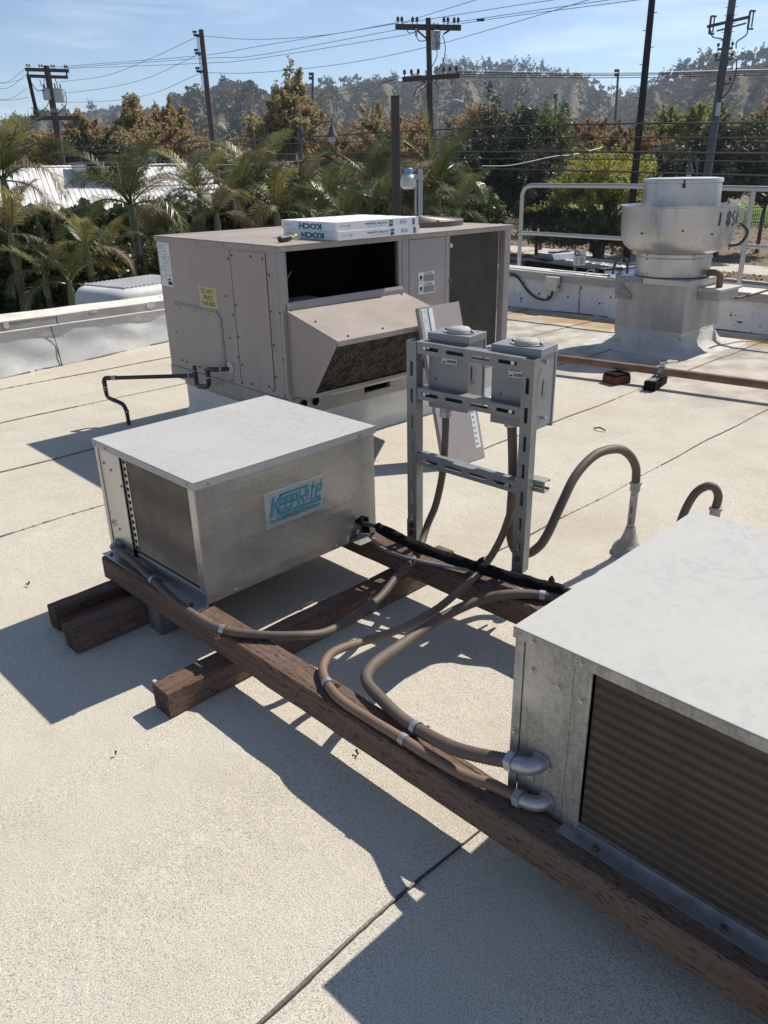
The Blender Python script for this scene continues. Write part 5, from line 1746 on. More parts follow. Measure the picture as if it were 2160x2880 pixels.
c4_ = thing('loose_wire', (7.7, 5.2, .38), 'thin dark wires lying on the parapet crest by the junction box', 'wire')
rg_ = random.Random(8)
for k in range(3):
    pts = [(7.60 + .05 * k + rg_.uniform(0, .06), 6.2 - i * .18, .402 + .010 * rg_.random() + .012 * (k == 0)) for i in range(11)]
    MB().tube(smooth_path(pts, 4), .0045, 5).build('wire', MT['cable'], c4_)
MB().tube(smooth_path([(7.62, 5.03, .405), (7.64, 5.0, .45), (7.65, 4.95, .455), (7.66, 4.92, .41)], 6), .004, 5).build('wire', MT['paper'], c4_)

# ================================================================== post and yard light behind the rooftop unit
pt = at(855, 330, 7.0)
t = thing('steel_post', (pt.x, pt.y, 0), 'dark brown steel post standing behind the rooftop unit', 'post')
ex = Vector((pt.y, -pt.x, 0)).normalized()
ey = Vector((pt.x, pt.y, 0)).normalized()
MB().obox((pt.x, pt.y, 1.009), ex * .034, ey * .034, (0, 0, 1.009)).build('shaft', MT['post'], t, bevel=.006)
MB().obox((pt.x, pt.y, 2.021), ex * .036, ey * .036, (0, 0, .003)).build('cap', MT['post'], t)
for z in [1.2 + .09 * i for i in range(9)]:
    c = Vector((pt.x, pt.y, z)) - ex * .0345
    MB().tube([c, c - ex * .003], .006, 8).build('bolt_hole', MT['screw_dark'], t)
pl = at(908, 400, 7.2)
t = thing('yard_light', (pl.x, pl.y, 0), 'grey channel post with cloudy lamp head and pale blue cap', 'lamp')
ex = Vector((pl.y, -pl.x, 0)).normalized()
MB().obox((pl.x, pl.y, .745), ex * .018, Vector((pl.x, pl.y, 0)).normalized() * .018, (0, 0, .745)).build('post', MT['light_grey'], t, bevel=.003)
hd_ = Vector((pl.x, pl.y, 0)) - ex * .10
MB().tube([Vector((pl.x, pl.y, 1.43)) - ex * .015, hd_ + Vector((0, 0, 1.43))], .022, 8).build('bracket', MT['light_grey'], t)
MB().lathe([(.0, 1.335), (.045, 1.338), (.068, 1.36), (.070, 1.40), (.055, 1.435), (.034, 1.45)], (hd_.x, hd_.y, 0), 20, cap=False).build('lens', MT['glass'], t, smooth=True)
MB().lathe([(.036, 1.40), (.036, 1.452)], (hd_.x, hd_.y, 0), 16).build('ballast', MT['light_grey'], t, smooth=True)
MB().lathe([(.034, 1.453), (.034, 1.495), (.028, 1.502)], (hd_.x, hd_.y, 0), 16).build('photocell_cap', MT['blue_cap'], t, smooth=True)
MB().tube(smooth_path([Vector((pl.x, pl.y, 1.38)) - ex * .035, Vector((pl.x, pl.y, 1.2)) - ex * .04, Vector((pl.x, pl.y, .9)) - ex * .028], 6), .010, 8).build('feed_conduit', MT['light_grey'], t, smooth=True)

# ================================================================== white ribbed cooler beyond the left parapet
c = at(300, 636, 9.4)
MT['wplast'] = mat('white_weathered_housing', (0.60, 0.60, 0.57), 0.6, 0, [('noise', 4, (0.50, 0.49, 0.46), 0.45, 0.7)])
rzc = math.atan2(dirL.y, dirL.x)
t = thing('rooftop_cooler', (c.x, c.y, -1.0), 'white rounded cooler housing with ribbed top beyond the left parapet', 'cooler', rzc)
hz = 1.405
lv = [(0, 1.0), (hz - .16, 1.0), (hz - .07, .975), (hz - .02, .91), (hz, .82)]
vs, fs = [], []
n = 36
for z, k in lv:
    for i in range(n):
        a = 2 * math.pi * i / n
        ca, sa = math.cos(a), math.sin(a)
        e_ = .42
        x = math.copysign(abs(ca) ** e_, ca) * .62 * k
        y = math.copysign(abs(sa) ** e_, sa) * .46 * k
        vs.append((x, y, z))
for i in range(len(lv) - 1):
    for k in range(n):
        fs.append((i * n + k, i * n + (k + 1) % n, (i + 1) * n + (k + 1) % n, (i + 1) * n + k))
fs.append(tuple((len(lv) - 1) * n + k for k in range(n)))
MB().raw(vs, fs).build('housing', MT['wplast'], t, smooth=True, local=True)
for i in range(17):
    x = -.44 + i * .055
    MB().box(x, -.34, hz + .0005, x + .026, .34, hz + .018).build('top_rib', MT['wplast'], t, local=True, bevel=.004)

# ================================================================== street level
GZ = -4.4
F_V = FPX / K                      # focal length in survey pixels
MT['ground'] = mat('dry_ground', (0.20, 0.155, 0.11), 0.95, 0, [('noise', .25, (0.14, 0.12, 0.08), 0.4, 0.7), ('noise', 2.0, (0.27, 0.21, 0.15), 0.5, 0.75)], spec=.15)
MT['asphalt'] = mat('asphalt', (0.095, 0.095, 0.10), 0.9, 0, [('noise', .6, (0.13, 0.13, 0.135), 0.4, 0.7, (1, .15, 1)), ('fine', 8, (0.075, 0.075, 0.08), 0.5, 0.7)], spec=.25)
MT['walk'] = mat('concrete_walk', (0.52, 0.48, 0.42), 0.9, 0, [('noise', .8, (0.44, 0.40, 0.35), 0.4, 0.7)], spec=.2)
MT['lawn'] = mat('lawn', (0.16, 0.26, 0.045), 0.9, 0, [('noise', 1.0, (0.12, 0.20, 0.035), 0.4, 0.7)], spec=.1)
MT['roadpaint'] = mat('road_paint', (0.62, 0.61, 0.58), 0.8)
gm = MB()
gm.poly([(-2800, -2800, GZ - .02), (2800, -2800, GZ - .02), (2800, 2800, GZ - .02), (-2800, 2800, GZ - .02)])
tag(gm.build('ground', MT['ground']), kind='structure')
SQ, SE, SN = Vector((50.5, 20.8, 0)), Vector((.12, .9928, 0)), Vector((.9928, -.12, 0))


def strip(name, o0, o1, z0, z1, m, s0=-80, s1=140):
    a, b = SQ + SN * o0, SQ + SN * o1
    p = [a + SE * s0, b + SE * s0, b + SE * s1, a + SE * s1]
    mb = MB()
    mb.prism([(q.x, q.y, z0) for q in p], (0, 0, z1 - z0))
    return tag(mb.build(name, m), kind='structure')


strip('street', -31, -6.65, GZ - .015, GZ, MT['asphalt'])
strip('kerb', -6.645, -6.35, GZ - .015, GZ + .14, MT['walk'])
strip('kerb', -31.3, -31.005, GZ - .015, GZ + .14, MT['walk'])
strip('verge', -6.345, -3.95, GZ - .015, GZ + .12, MT['ground'])
strip('pavement', -3.945, 0, GZ - .015, GZ + .13, MT['walk'])
strip('park_ground', 0.005, 33, GZ - .015, GZ + .10, MT['ground'])
strip('lawn', 33.005, 75, GZ - .015, GZ + .12, MT['lawn'])
strip('pavement', -36, -31.305, GZ - .015, GZ + .13, MT['walk'])
for off in (-10.2, -14.2):
    mb = MB()
    for s in np.arange(-60, 100, 7.5):
        a = SQ + SN * off + SE * float(s)
        L = 7.4 if off > -11 else 3.0
        q = [a, a + SN * .14, a + SN * .14 + SE * L, a + SE * L]
        mb.poly([(p_.x, p_.y, GZ + .004) for p_ in q])
    tag(mb.build('road_marking', MT['roadpaint']), kind='structure')

# fallen leaves on the verge and in the park
rng = np.random.default_rng(17)


def leaf_quads(cen, size, rg, flat=0.0, slim=.5):
    n = len(cen)
    a = rg.normal(size=(n, 3)); b = rg.normal(size=(n, 3))
    if flat:
        a[:, 2] *= (1 - flat); b[:, 2] *= (1 - flat)
    a /= np.linalg.norm(a, axis=1)[:, None]
    b -= a * (a * b).sum(1)[:, None]
    b /= np.linalg.norm(b, axis=1)[:, None]
    s = size[:, None]
    v = np.stack([cen + a * s, cen + b * s * slim, cen - a * s, cen - b * s * slim], 1).reshape(-1, 3)
    q = np.arange(n * 4).reshape(-1, 4)
    return v, q


MT['litter'] = leaf_mat('fallen_leaf', (0.30, 0.19, 0.10), (0.17, 0.10, 0.055), (0.36, 0.25, 0.15), .05, .8, .2)
n = 16000
off = np.where(rng.random(n) < .22, rng.uniform(-6.2, -3.95, n), rng.uniform(-.6, 31, n))
ss = rng.uniform(-25, 75, n)
cen = np.stack([SQ.x + SN.x * off + SE.x * ss, SQ.y + SN.y * off + SE.y * ss, np.full(n, GZ + .17)], 1)
v, q = leaf_quads(cen, rng.uniform(.06, .16, n), rng, .8)
tag(put('fallen_leaves', fast_mesh('fallen_leaves', v, q, MT['litter'])), 'brown fallen leaves scattered over the verge and park ground', 'leaves', kind='stuff')

# ================================================================== hills
RIDGE = [(-260, 262), (0, 266), (60, 258), (130, 248), (200, 246), (270, 244), (340, 240), (400, 226), (440, 208), (470, 192), (500, 188), (545, 192), (580, 208), (620, 222), (670, 206), (700, 198), (750, 184), (800, 188), (870, 180), (950, 168), (1000, 165), (1060, 160), (1110, 163), (1160, 168), (1210, 176), (1260, 190), (1300, 200), (1335, 212), (1358, 216), (1380, 208), (1410, 196), (1450, 176), (1500, 163), (1560, 154), (1610, 147), (1659, 141), (1760, 135), (1920, 150)]
ru, rv_ = np.array([r[0] for r in RIDGE], float), np.array([r[1] for r in RIDGE], float)
DRIDGE = [(-260, 1500), (300, 1400), (400, 900), (560, 860), (640, 1100), (900, 1050), (1250, 1150), (1350, 1150), (1420, 900), (1900, 850)]
du, dv_ = np.array([r[0] for r in DRIDGE], float), np.array([r[1] for r in DRIDGE], float)


def hill_pt(u, t):
    D = float(np.interp(u, du, dv_))
    top = at(u, float(np.interp(u, ru, rv_)), D)
    if t <= 1:
        dist = D * (.38 + .62 * t)
        hz_ = (math.sin((t - .5) * math.pi) + 1) / 2
        hz_ = .35 * t + .65 * hz_
        z = GZ - 1 + (top.z - GZ + 1) * hz_
        g = math.sin(t * math.pi)
        z += g * (9 * math.sin(u * .045 + 3 * t) + 6 * math.sin(u * .11 - 5 * t + 1) + 4 * math.sin(u * .021 + 9 * t)) * min(1, (top.z + 5) / 70)
    else:
        dist = D * (1 + (t - 1) * .6)
        z = top.z - (t - 1) * 90
    p_ = at(u, 300, dist)
    return Vector((p_.x, p_.y, z))


MT['hill'] = mat('chaparral_slope', (0.16, 0.135, 0.09), 0.95, 0, [('noise', .012, (0.10, 0.10, 0.06), 0.42, 0.62), ('noise', .03, (0.34, 0.265, 0.175), 0.58, 0.70), ('noise', .09, (0.06, 0.065, 0.042), 0.5, 0.65)], spec=.05)
us = np.arange(-260, 1921, 10)
ts = np.concatenate([np.linspace(0, 1, 34), [1.05, 1.2, 1.5]])
vs = np.array([hill_pt(float(u), float(t_)) for u in us for t_ in ts])
nt_ = len(ts)
qs = np.array([(i * nt_ + j, (i + 1) * nt_ + j, (i + 1) * nt_ + j + 1, i * nt_ + j + 1) for i in range(len(us) - 1) for j in range(nt_ - 1)])
tag(put('hills', fast_mesh('hills', vs, qs, MT['hill'], True)), kind='structure')
# scrub: rounded bushes with rough facets
MT['scrub'] = leaf_mat('scrub', (0.12, 0.115, 0.06), (0.05, 0.052, 0.028), (0.19, 0.155, 0.085), .2, .8, .012, .45)
nb = 19000
C_, S_z = [], []
for i in range(nb):
    u = rng.uniform(-150, 1800)
    t_ = rng.uniform(.15, 1.0) ** .75
    c = hill_pt(u, t_)
    if math.sin(u * .05 + 6 * t_) * math.sin(u * .017 - 4 * t_ + 2) > .62: continue      # bare slopes
    s = rng.uniform(1.2, 3.2) * (1.8 if rng.random() < .10 else 1)
    k = 12
    d = rng.normal(size=(k, 3)); d /= np.linalg.norm(d, axis=1)[:, None]
    d[:, 2] = np.abs(d[:, 2])
    C_.append(np.array([c.x, c.y, c.z]) + d * np.array([s, s, s * .9]) * rng.uniform(.3, 1, (k, 1)))
    S_z.append(np.full(k, s * .40) * rng.uniform(.7, 1.3, k))
V, Q = leaf_quads(np.concatenate(C_), np.concatenate(S_z), rng, 0, .8)
tag(put('hillside_scrub', fast_mesh('scrub', V, Q, MT['scrub'])), 'grey-green scrub covering the hazy hills', 'scrub', kind='stuff')


# ================================================================== trees
def crown(rg, c, rx, rz, ntwig, nleaf, leaf, shape='round', spread=.10):
    """leaf-sized faces strung along twigs that run out of an uneven crown; returns leaf centres, sizes and twig ends"""
    ph = rg.uniform(0, 6.28, 6)
    E, S0 = [], []
    while len(E) < ntwig:
        d = rg.normal(size=3); d /= np.linalg.norm(d)
        if shape == 'dome' and d[2] < -.45: continue
        az = math.atan2(d[1], d[0])
        k = 1 + .20 * math.sin(2 * az + 3 * d[2] + ph[0]) + .16 * math.sin(5 * az - 4 * d[2] + ph[1]) + .10 * math.sin(9 * az + 7 * d[2] + ph[2])
        k *= rg.uniform(.62, 1.12) if rg.random() < .8 else rg.uniform(.3, .7)
        x, y, z = d * k
        if shape == 'cone':
            w = 1.0 - .60 * max(0, (z + .35) / 1.35)
            x *= w; y *= w
        e = np.array([x * rx, y * rx, z * rz])
        st = e * np.array([.55, .55, .45]) - np.array([0, 0, .16 * rz])
        E.append(e); S0.append(st)
    E, S0 = np.array(E), np.array(S0)
    per = rg.multinomial(nleaf, rg.dirichlet(np.full(ntwig, 2.0)))
    i = np.repeat(np.arange(ntwig), per)
    t_ = rg.random(len(i))[:, None] ** .7
    jit = rg.normal(0, 1, (len(i), 3)) * spread * min(rx, rz) * (1.15 - .7 * t_)
    L = S0[i] + (E[i] - S0[i]) * t_ + jit
    return L + np.array(c), rg.uniform(.55, 1.4, len(i)) * leaf, E + np.array(c)


LM = {
    'brown': leaf_mat('brown_sycamore_leaf', (0.50, 0.36, 0.19), (0.29, 0.20, 0.105), (0.42, 0.34, 0.16), .45, .6, .35),
    'tan': leaf_mat('olive_tan_leaf', (0.42, 0.365, 0.19), (0.25, 0.215, 0.11), (0.46, 0.35, 0.18), .45, .6, .35),
    'rust': leaf_mat('rust_leaf', (0.42, 0.27, 0.15), (0.25, 0.165, 0.095), (0.34, 0.28, 0.14), .45, .6, .3),
    'oak': leaf_mat('dark_oak_leaf', (0.085, 0.092, 0.05), (0.048, 0.054, 0.03), (0.13, 0.132, 0.07), .22, .5, .5),
    'oakg': leaf_mat('mid_green_leaf', (0.15, 0.175, 0.06), (0.09, 0.11, 0.04), (0.22, 0.23, 0.085), .35, .5, .4),
    'lime': leaf_mat('yellow_green_leaf', (0.36, 0.355, 0.075), (0.23, 0.245, 0.055), (0.44, 0.38, 0.09), .52, .55, .3),
    'green': leaf_mat('fresh_green_leaf', (0.29, 0.31, 0.085), (0.18, 0.205, 0.06), (0.37, 0.32, 0.11), .48, .55, .3),
}
MT['bark'] = mat('bark', (0.11, 0.085, 0.066), 0.95, 0, [('noise', 3, (0.19, 0.16, 0.13), 0.5, 0.7, (1, 1, .3))], spec=.1)
tree_no = [0]


def tree(u, vtop, wpx, vlow, dist, kind, label, shape='round', nleaf=4200, leaf=.20, nclump=46, spread=.30, trunk=True):
    nleaf, leaf = int(nleaf * (3.4 if kind in ('brown', 'tan', 'rust') else 2.6)), leaf * .64
    airy = kind in ('brown', 'tan', 'rust', 'lime', 'green')
    nclump, spread = (int(nclump * 4.0), .085) if airy else (int(nclump * 3.2), .13)
    tree_no[0] += 1
    rg = np.random.default_rng(100 + tree_no[0])
    top, low = at(u, vtop, dist), at(u, vlow, dist)
    rx = wpx / F_V * dist * (.66 if kind in ('brown', 'tan', 'rust') else .56)
    rz = (top.z - low.z) / 2
    c = ((top.x + low.x) / 2, (top.y + low.y) / 2, (top.z + low.z) / 2)
    base = Vector((c[0], c[1], GZ))
    t = thing('tree', base, label, 'tree', 0, 'trees beyond the roof')
    L, s, cl = crown(rg, (c[0], c[1], c[2]), rx * .86, rz * .84, nclump, nleaf, leaf, shape, spread)
    v, q = leaf_quads(L - np.array(base), s, rg, 0, .5)
    put('crown', fast_mesh('crown', v, q, LM[kind]), t)
    mb = MB()
    r0 = max(.12, rx * .055)
    mid = Vector((c[0] + rg.normal(0, .2), c[1] + rg.normal(0, .2), c[2] - rz * .35))
    mb.tube([base, base.lerp(mid, .5) + Vector((rg.normal(0, .12), rg.normal(0, .12), 0)), mid, Vector((c[0], c[1], c[2] + rz * .45))], [r0, r0 * .8, r0 * .6, r0 * .15], 7)
    for k in rg.choice(len(cl), min(22, len(cl)), replace=False):
        st = base.lerp(mid, rg.uniform(.6, 1.0))
        e = Vector(cl[k])
        mb.tube([st, st.lerp(e, .5) + Vector((0, 0, .3)), e], [r0 * .35, r0 * .2, r0 * .05], 5)
    mb.build('trunk', MT['bark'], t, smooth=True)
    return t


tree(45, 262, 130, 372, 82, 'tan', 'olive-brown tree at the left edge above the palms')
tree(120, 262, 110, 368, 76, 'brown', 'brown tree behind the pole with two transformers')
tree(176, 228, 85, 350, 74, 'brown', 'narrow brown tree just right of the transformer pole', 'cone')
tree(212, 288, 140, 372, 60, 'oak', 'dark green tree low above the white roof ridge', leaf=.16, nleaf=6500)
tree(292, 196, 105, 350, 70, 'tan', 'tallest olive-brown tree left of the thin two-arm pole', 'cone', 5200)
tree(362, 212, 120, 350, 72, 'brown', 'copper-brown tree right of the tall olive-brown one', 'cone', 5200)
tree(330, 262, 190, 360, 66, 'brown', 'wide coppery tree above the right end of the white roof', nleaf=6000)
tree(418, 275, 100, 365, 88, 'rust', 'thin rusty tree behind the base of the two-arm pole', nleaf=2600)
tree(470, 285, 120, 372, 84, 'tan', 'sparse olive tree between the two-arm pole and the big tan tree', nleaf=2600)
tree(632, 145, 118, 345, 62, 'tan', 'big tan-olive tree rising highest behind the palms', 'cone', 7000, nclump=60)
tree(590, 225, 120, 375, 64, 'tan', 'tan tree beside the foot of the tallest one', nleaf=4200)
tree(735, 250, 130, 380, 80, 'rust', 'rusty-brown thin tree behind the street lamp', nleaf=3600)
tree(840, 222, 130, 385, 66, 'brown', 'brown tree left of the dark steel post', nleaf=6000)
tree(905, 232, 110, 385, 70, 'rust', 'rusty tree behind the central utility pole', nleaf=4000)
tree(1035, 203, 85, 330, 84, 'brown', 'brown treetop right of the central utility pole', nleaf=3000)
tree(1092, 190, 150, 505, 58, 'oak', 'tall dark evergreen right of the central utility pole', nleaf=12000, leaf=.17, nclump=70)
tree(1000, 262, 120, 500, 56, 'oak', 'dark evergreen behind the rightmost palm', nleaf=9000, leaf=.17, nclump=55)
tree(1180, 203, 125, 400, 64, 'oakg', 'mid-green tree with bright top between dark evergreen and rusty trees', nleaf=7000, leaf=.18)
tree(1165, 330, 130, 520, 60, 'oak', 'low dark shrub-like tree left of the yellow-green tree', nleaf=8000, leaf=.17)
tree(1270, 238, 110, 340, 82, 'rust', 'rusty red treetop below the sports light', nleaf=3600)
tree(1345, 262, 130, 350, 78, 'rust', 'rusty tree left of the tall black pole', nleaf=4500)
tree(1310, 305, 235, 500, 57, 'lime', 'bright yellow-green tree in front of the dark park trees', 'dome', 13000, .15, 90, .26)
tree(1290, 420, 230, 560, 58, 'oakg', 'shaded lower foliage of a bush beneath the yellow-green tree', nleaf=7000, leaf=.16)
tree(1435, 222, 110, 340, 84, 'green', 'fresh green treetop right of the tall black pole', nleaf=5000)
tree(1515, 212, 140, 340, 82, 'green', 'yellowish-green treetop left of the grey switch pole', nleaf=5500)
tree(1470, 285, 150, 490, 62, 'oak', 'dark tree behind the exhaust fan, left of the grey switch pole', nleaf=10000, leaf=.17, nclump=60)
tree(1575, 236, 170, 455, 60, 'oak', 'broad dark tree below the grey switch pole', nleaf=12000, leaf=.17, nclump=70)
tree(1665, 255, 130, 452, 63, 'oak', 'dark tree at the right edge of the picture', nleaf=9000, leaf=.17)
tree(1650, 215, 90, 330, 88, 'tan', 'sparse olive treetop at the right edge against the hill', nleaf=2800)

# continuous far wood behind them
n = 30000
uu = rng.uniform(-120, 1780, n)
dd_ = rng.uniform(92, 125, n)
vt = 300 + 16 * np.sin(uu * .03) + 12 * np.sin(uu * .081 + 1) + rng.random(n) ** .7 * 120
cen = np.array([tuple(at(float(a), float(b), float(c))) for a, b, c in zip(uu, vt, dd_)])
v, q = leaf_quads(cen, rng.uniform(.2, .5, n), rng)
LM['far'] = leaf_mat('far_wood_leaf', (0.19, 0.165, 0.08), (0.11, 0.108, 0.055), (0.28, 0.19, 0.09), .35, .7, .05, .5)
tag(put('far_wood', fast_mesh('far_wood', v, q, LM['far'])), 'mixed brown and green wood filling in behind the park trees', 'wood', kind='stuff')

# skyline trees on the hills
var = []
for k in range(6):
    rg = np.random.default_rng(400 + k)
    L, s, cl = crown(rg, (0, 0, 0), 1.0, .75 + .3 * (k % 3), 16 + 4 * k, 700, .095, 'dome' if k % 2 else 'round', .14)
    v, q = leaf_quads(L, s, rg, 0, .7)
    var.append(fast_mesh('skyline_crown', v, q, MT['scrub']))
tk = MB().tube([(0, 0, -2.4), (.05, 0, -1), (0, 0, .2)], [.12, .09, .04], 5).mesh('trunk', MT['bark'])
rg = np.random.default_rng(77)
spots = [(262, 3.0), (250, 5.5), (300, 4), (345, 5), (380, 5), (410, 4), (488, 4.4), (497, 5.0), (508, 3.0), (530, 3.4), (560, 4), (610, 4), (650, 5), (705, 9.5), (722, 7), (745, 5), (760, 5.5), (775, 6.5), (792, 5.0), (815, 6), (838, 5), (855, 6), (900, 6), (925, 4.5), (948, 6.0), (962, 9.5), (985, 9), (1002, 9.5), (1022, 8), (1045, 9), (1060, 8), (1085, 8), (1100, 9), (1125, 9), (1140, 7.5), (1160, 8.5), (1178, 7), (1195, 7), (1215, 7.5), (1235, 6), (1255, 7), (1275, 6.5), (1290, 5), (1312, 6.5), (1330, 6), (1350, 5.5), (1370, 7), (1390, 7.5), (1412, 8.5), (1430, 8), (1448, 9), (1463, 9), (1482, 8.5), (1500, 10), (1520, 9.5), (1540, 9), (1560, 10), (1580, 8.5), (1602, 10.5), (1622, 9), (1640, 10), (1660, 11), (40, 7), (90, 8), (150, 7), (210, 8), (230, 5)]
for i, (u, s) in enumerate(spots):
    c = hill_pt(u, .985)
    k = int(rg.integers(6))
    t = thing('skyline_tree', (c.x, c.y, c.z), 'small hazy tree standing on the skyline of the hills', 'tree', rg.uniform(0, 6), 'trees along the hill skyline')
    o = put('crown', var[k], t, loc=(0, 0, s * (.95 + .25 * (i % 2))))
    o.scale = (s, s, s * rg.uniform(.75, 1.05))
    o = put('trunk', tk, t, loc=(0, 0, s * 1.0))
    o.scale = (s * .8, s * .8, s * .6)
# slender palms on the skyline
pv = []
rg = np.random.default_rng(5)
pc = MB()
for k in range(14):
    a, e = rg.uniform(0, 6.28), rg.uniform(-.7, 1.1)
    d = Vector((math.cos(a) * math.cos(e), math.sin(a) * math.cos(e), math.sin(e)))
    s1 = d.cross(Vector((0, 0, 1))).normalized() * .35
    pc.poly([(0, 0, 0), tuple(d * .9 + s1), tuple(d * 2.0 + Vector((0, 0, -.5))), tuple(d * .9 - s1)])
pcm = pc.mesh('palm_head', MT['scrub'])
ptm = MB().tube([(0, 0, -14), (0, 0, 0)], [.35, .25], 5).mesh('palm_trunk', MT['bark'])
for u, s in ((740, 1.0), (747, .8), (754, 1.05), (760, .9), (1099, 1.1), (1440 / 1.302 + 6, 1.0), (1120, 1.0), (4, 1.0), (12, .9), (22, 1.1), (30, .8)):
    c = hill_pt(u, .99)
    hgt = 9 * s + (3 if u > 1000 else 0)
    t = thing('skyline_palm', (c.x, c.y, c.z), 'slender palm silhouetted on the hill skyline', 'palm tree', 0, 'palms on the hill skyline')
    o = put('crown', pcm, t, loc=(0, 0, hgt))
    put('trunk', ptm, t, loc=(0, 0, hgt))

# ================================================================== palms close behind the parapet
LM['palm'] = leaf_mat('palm_leaflet', (0.115, 0.145, 0.05), (0.065, 0.085, 0.03), (0.19, 0.20, 0.08), .25, .32, 1.2)
LM['palm_y'] = leaf_mat('yellowing_leaflet', (0.29, 0.27, 0.085), (0.19, 0.185, 0.055), (0.35, 0.285, 0.11), .35, .42, 1.2)
LM['palm_d'] = leaf_mat('dry_leaflet', (0.27, 0.205, 0.13), (0.17, 0.125, 0.08), (0.33, 0.27, 0.18), .2, .7, 1.2)
LM['palm_g'] = leaf_mat('sunny_leaflet', (0.20, 0.23, 0.08), (0.13, 0.155, 0.055), (0.28, 0.27, 0.13), .38, .38, 1.2)  # brighter leaflet copy, its sunlit tone put into the colour


def frond_mesh(seed, length, arch, lift, nl=78, ll=.48, droop=.5):
    """rachis leaves the origin along +X; leaflets on both sides"""
    rg = np.random.default_rng(seed)
    m = 18
    pts = []
    x = z = 0.0
    ang = lift
    for i in range(m + 1):
        pts.append(Vector((x, .03 * math.sin(i * .4 + seed), z)))
        st = length / m
        x += math.cos(ang) * st; z += math.sin(ang) * st
        ang -= arch / m * (.5 + i / m)
    vs, fs = [], []
    # rachis
    n = 5
    mb = MB().tube(pts, [.022 * (1 - .85 * i / m) for i in range(m + 1)], n)
    vs, fs = [Vector(p) for p in mb.v], list(mb.f)
    for i in range(nl):
        f = .12 + .88 * (i + .5) / nl
        k = f * m
        i0 = min(int(k), m - 1)
        c = pts[i0].lerp(pts[i0 + 1], k - i0)
        tg = (pts[i0 + 1] - pts[i0]).normalized()
        side0 = Vector((0, 1, 0))
        upn = tg.cross(side0) * -1
        if upn.z < 0: upn = -upn
        ln = ll * (math.sin(math.pi * (f * .86 + .10)) ** .7 + .12) * rg.uniform(.85, 1.1)
        for s in (-1, 1):
            fw_ = .55 + .5 * f + rg.normal(0, .06)
            d = (side0 * s + tg * fw_ + upn * rg.uniform(.0, .55)).normalized()
            w = .0092 * rg.uniform(.8, 1.25)
            wv = d.cross(upn).normalized() * w
            p1 = c + d * ln * .5 + Vector((0, 0, -.03 * droop))
            p2 = c + d * ln * .86 + Vector((0, 0, -ln * .55 * droop * rg.uniform(.6, 1.4)))
            j = len(vs)
            vs += [c - wv * .4, c + wv * .4, p1 + wv, p1 - wv, p2]
            fs += [(j, j + 1, j + 2, j + 3), (j + 3, j + 2, j + 4)]
    me = bpy.data.meshes.new('frond')
    me.from_pydata([tuple(p) for p in vs], [], fs)
    me.materials.append(LM['palm'])
    return me


FV = [frond_mesh(1, 1.9, 1.9, .95, droop=.55), frond_mesh(2, 2.1, 1.5, 1.1, droop=.4), frond_mesh(3, 1.7, 2.3, .55, droop=.8), frond_mesh(4, 1.8, 1.1, 1.25, droop=.25), frond_mesh(5, 1.6, 2.0, .05, droop=1.0), frond_mesh(6, 2.0, .5, 1.45, nl=52, ll=.30, droop=.1)]
MT['dark_trunk'] = mat('shaded_palm_trunk', (0.085, 0.074, 0.054), 0.9, 0, [('wave', 4, (0.06, 0.05, 0.037), 0.3, 0.7, (.1, .1, 6))])  # darker trunk copy, shade among the foliage put into its colour
MT['palm_trunk'] = mat('ringed_palm_trunk', (0.24, 0.21, 0.155), 0.85, 0, [('wave', 4, (0.13, 0.11, 0.08), 0.3, 0.7, (.1, .1, 6))])
MT['crownshaft'] = mat('green_crownshaft', (0.14, 0.16, 0.07), 0.45, 0, [('noise', 4, (0.20, 0.19, 0.09), 0.4, 0.7, (3, 3, .4))])
palm_no = [0]


def palm(u, v, dist, label, nf, scale=1.0, spear=False, yellow=.09, dry=.09, seed=None, low=True):
    palm_no[0] += 1
    rg = np.random.default_rng(900 + palm_no[0] if seed is None else seed)
    c = at(u, v, dist)
    t = thing('king_palm', (c.x, c.y, GZ), label, 'palm tree', 0, 'palms behind the left parapet')
    hz_ = c.z - GZ
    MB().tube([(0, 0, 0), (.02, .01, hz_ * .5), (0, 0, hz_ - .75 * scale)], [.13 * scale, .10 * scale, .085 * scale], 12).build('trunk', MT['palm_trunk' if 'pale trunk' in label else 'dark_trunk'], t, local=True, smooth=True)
    MB().tube([(0, 0, hz_ - .78 * scale), (0, 0, hz_ - .6 * scale), (0, 0, hz_ - .2 * scale), (0, 0, hz_ + .05)], [.075 * scale, .105 * scale, .08 * scale, .045 * scale], 12).build('crownshaft', MT['crownshaft'], t, local=True, smooth=True)
    for i in range(nf):
        k = [0, 1, 3, 0, 2, 4][i % 6] if low else [0, 1, 3][i % 3]
        o = put('frond', FV[k], t, loc=(0, 0, hz_ - .05))
        o.rotation_euler = (rg.normal(0, .25), rg.normal(0, .08), i * 2.399 + rg.normal(0, .2))
        s = scale * rg.uniform(.72, 1.0)
        o.scale = (s, s, s)
        r_ = rg.random()
        mt_ = 'palm_d' if (k == 4 and r_ < .55) or r_ < dry else 'palm_y' if r_ < dry + yellow else 'palm_g' if r_ < .34 else None
        if mt_:
            o.material_slots[0].link = 'OBJECT'
            o.material_slots[0].material = LM[mt_]
    if spear:
        MB().tube(smooth_path([(0, 0, hz_), (.03, .02, hz_ + .8 * scale), (.10 * (1 if rg.random() < .5 else -1), .04, hz_ + 1.75 * scale)], 6), [.026, .025, .024, .024, .023, .022, .02, .018, .016, .013, .010, .007, .003][:13], 6).build('spear_leaf', MT['crownshaft'], t, local=True, smooth=True)
    return t


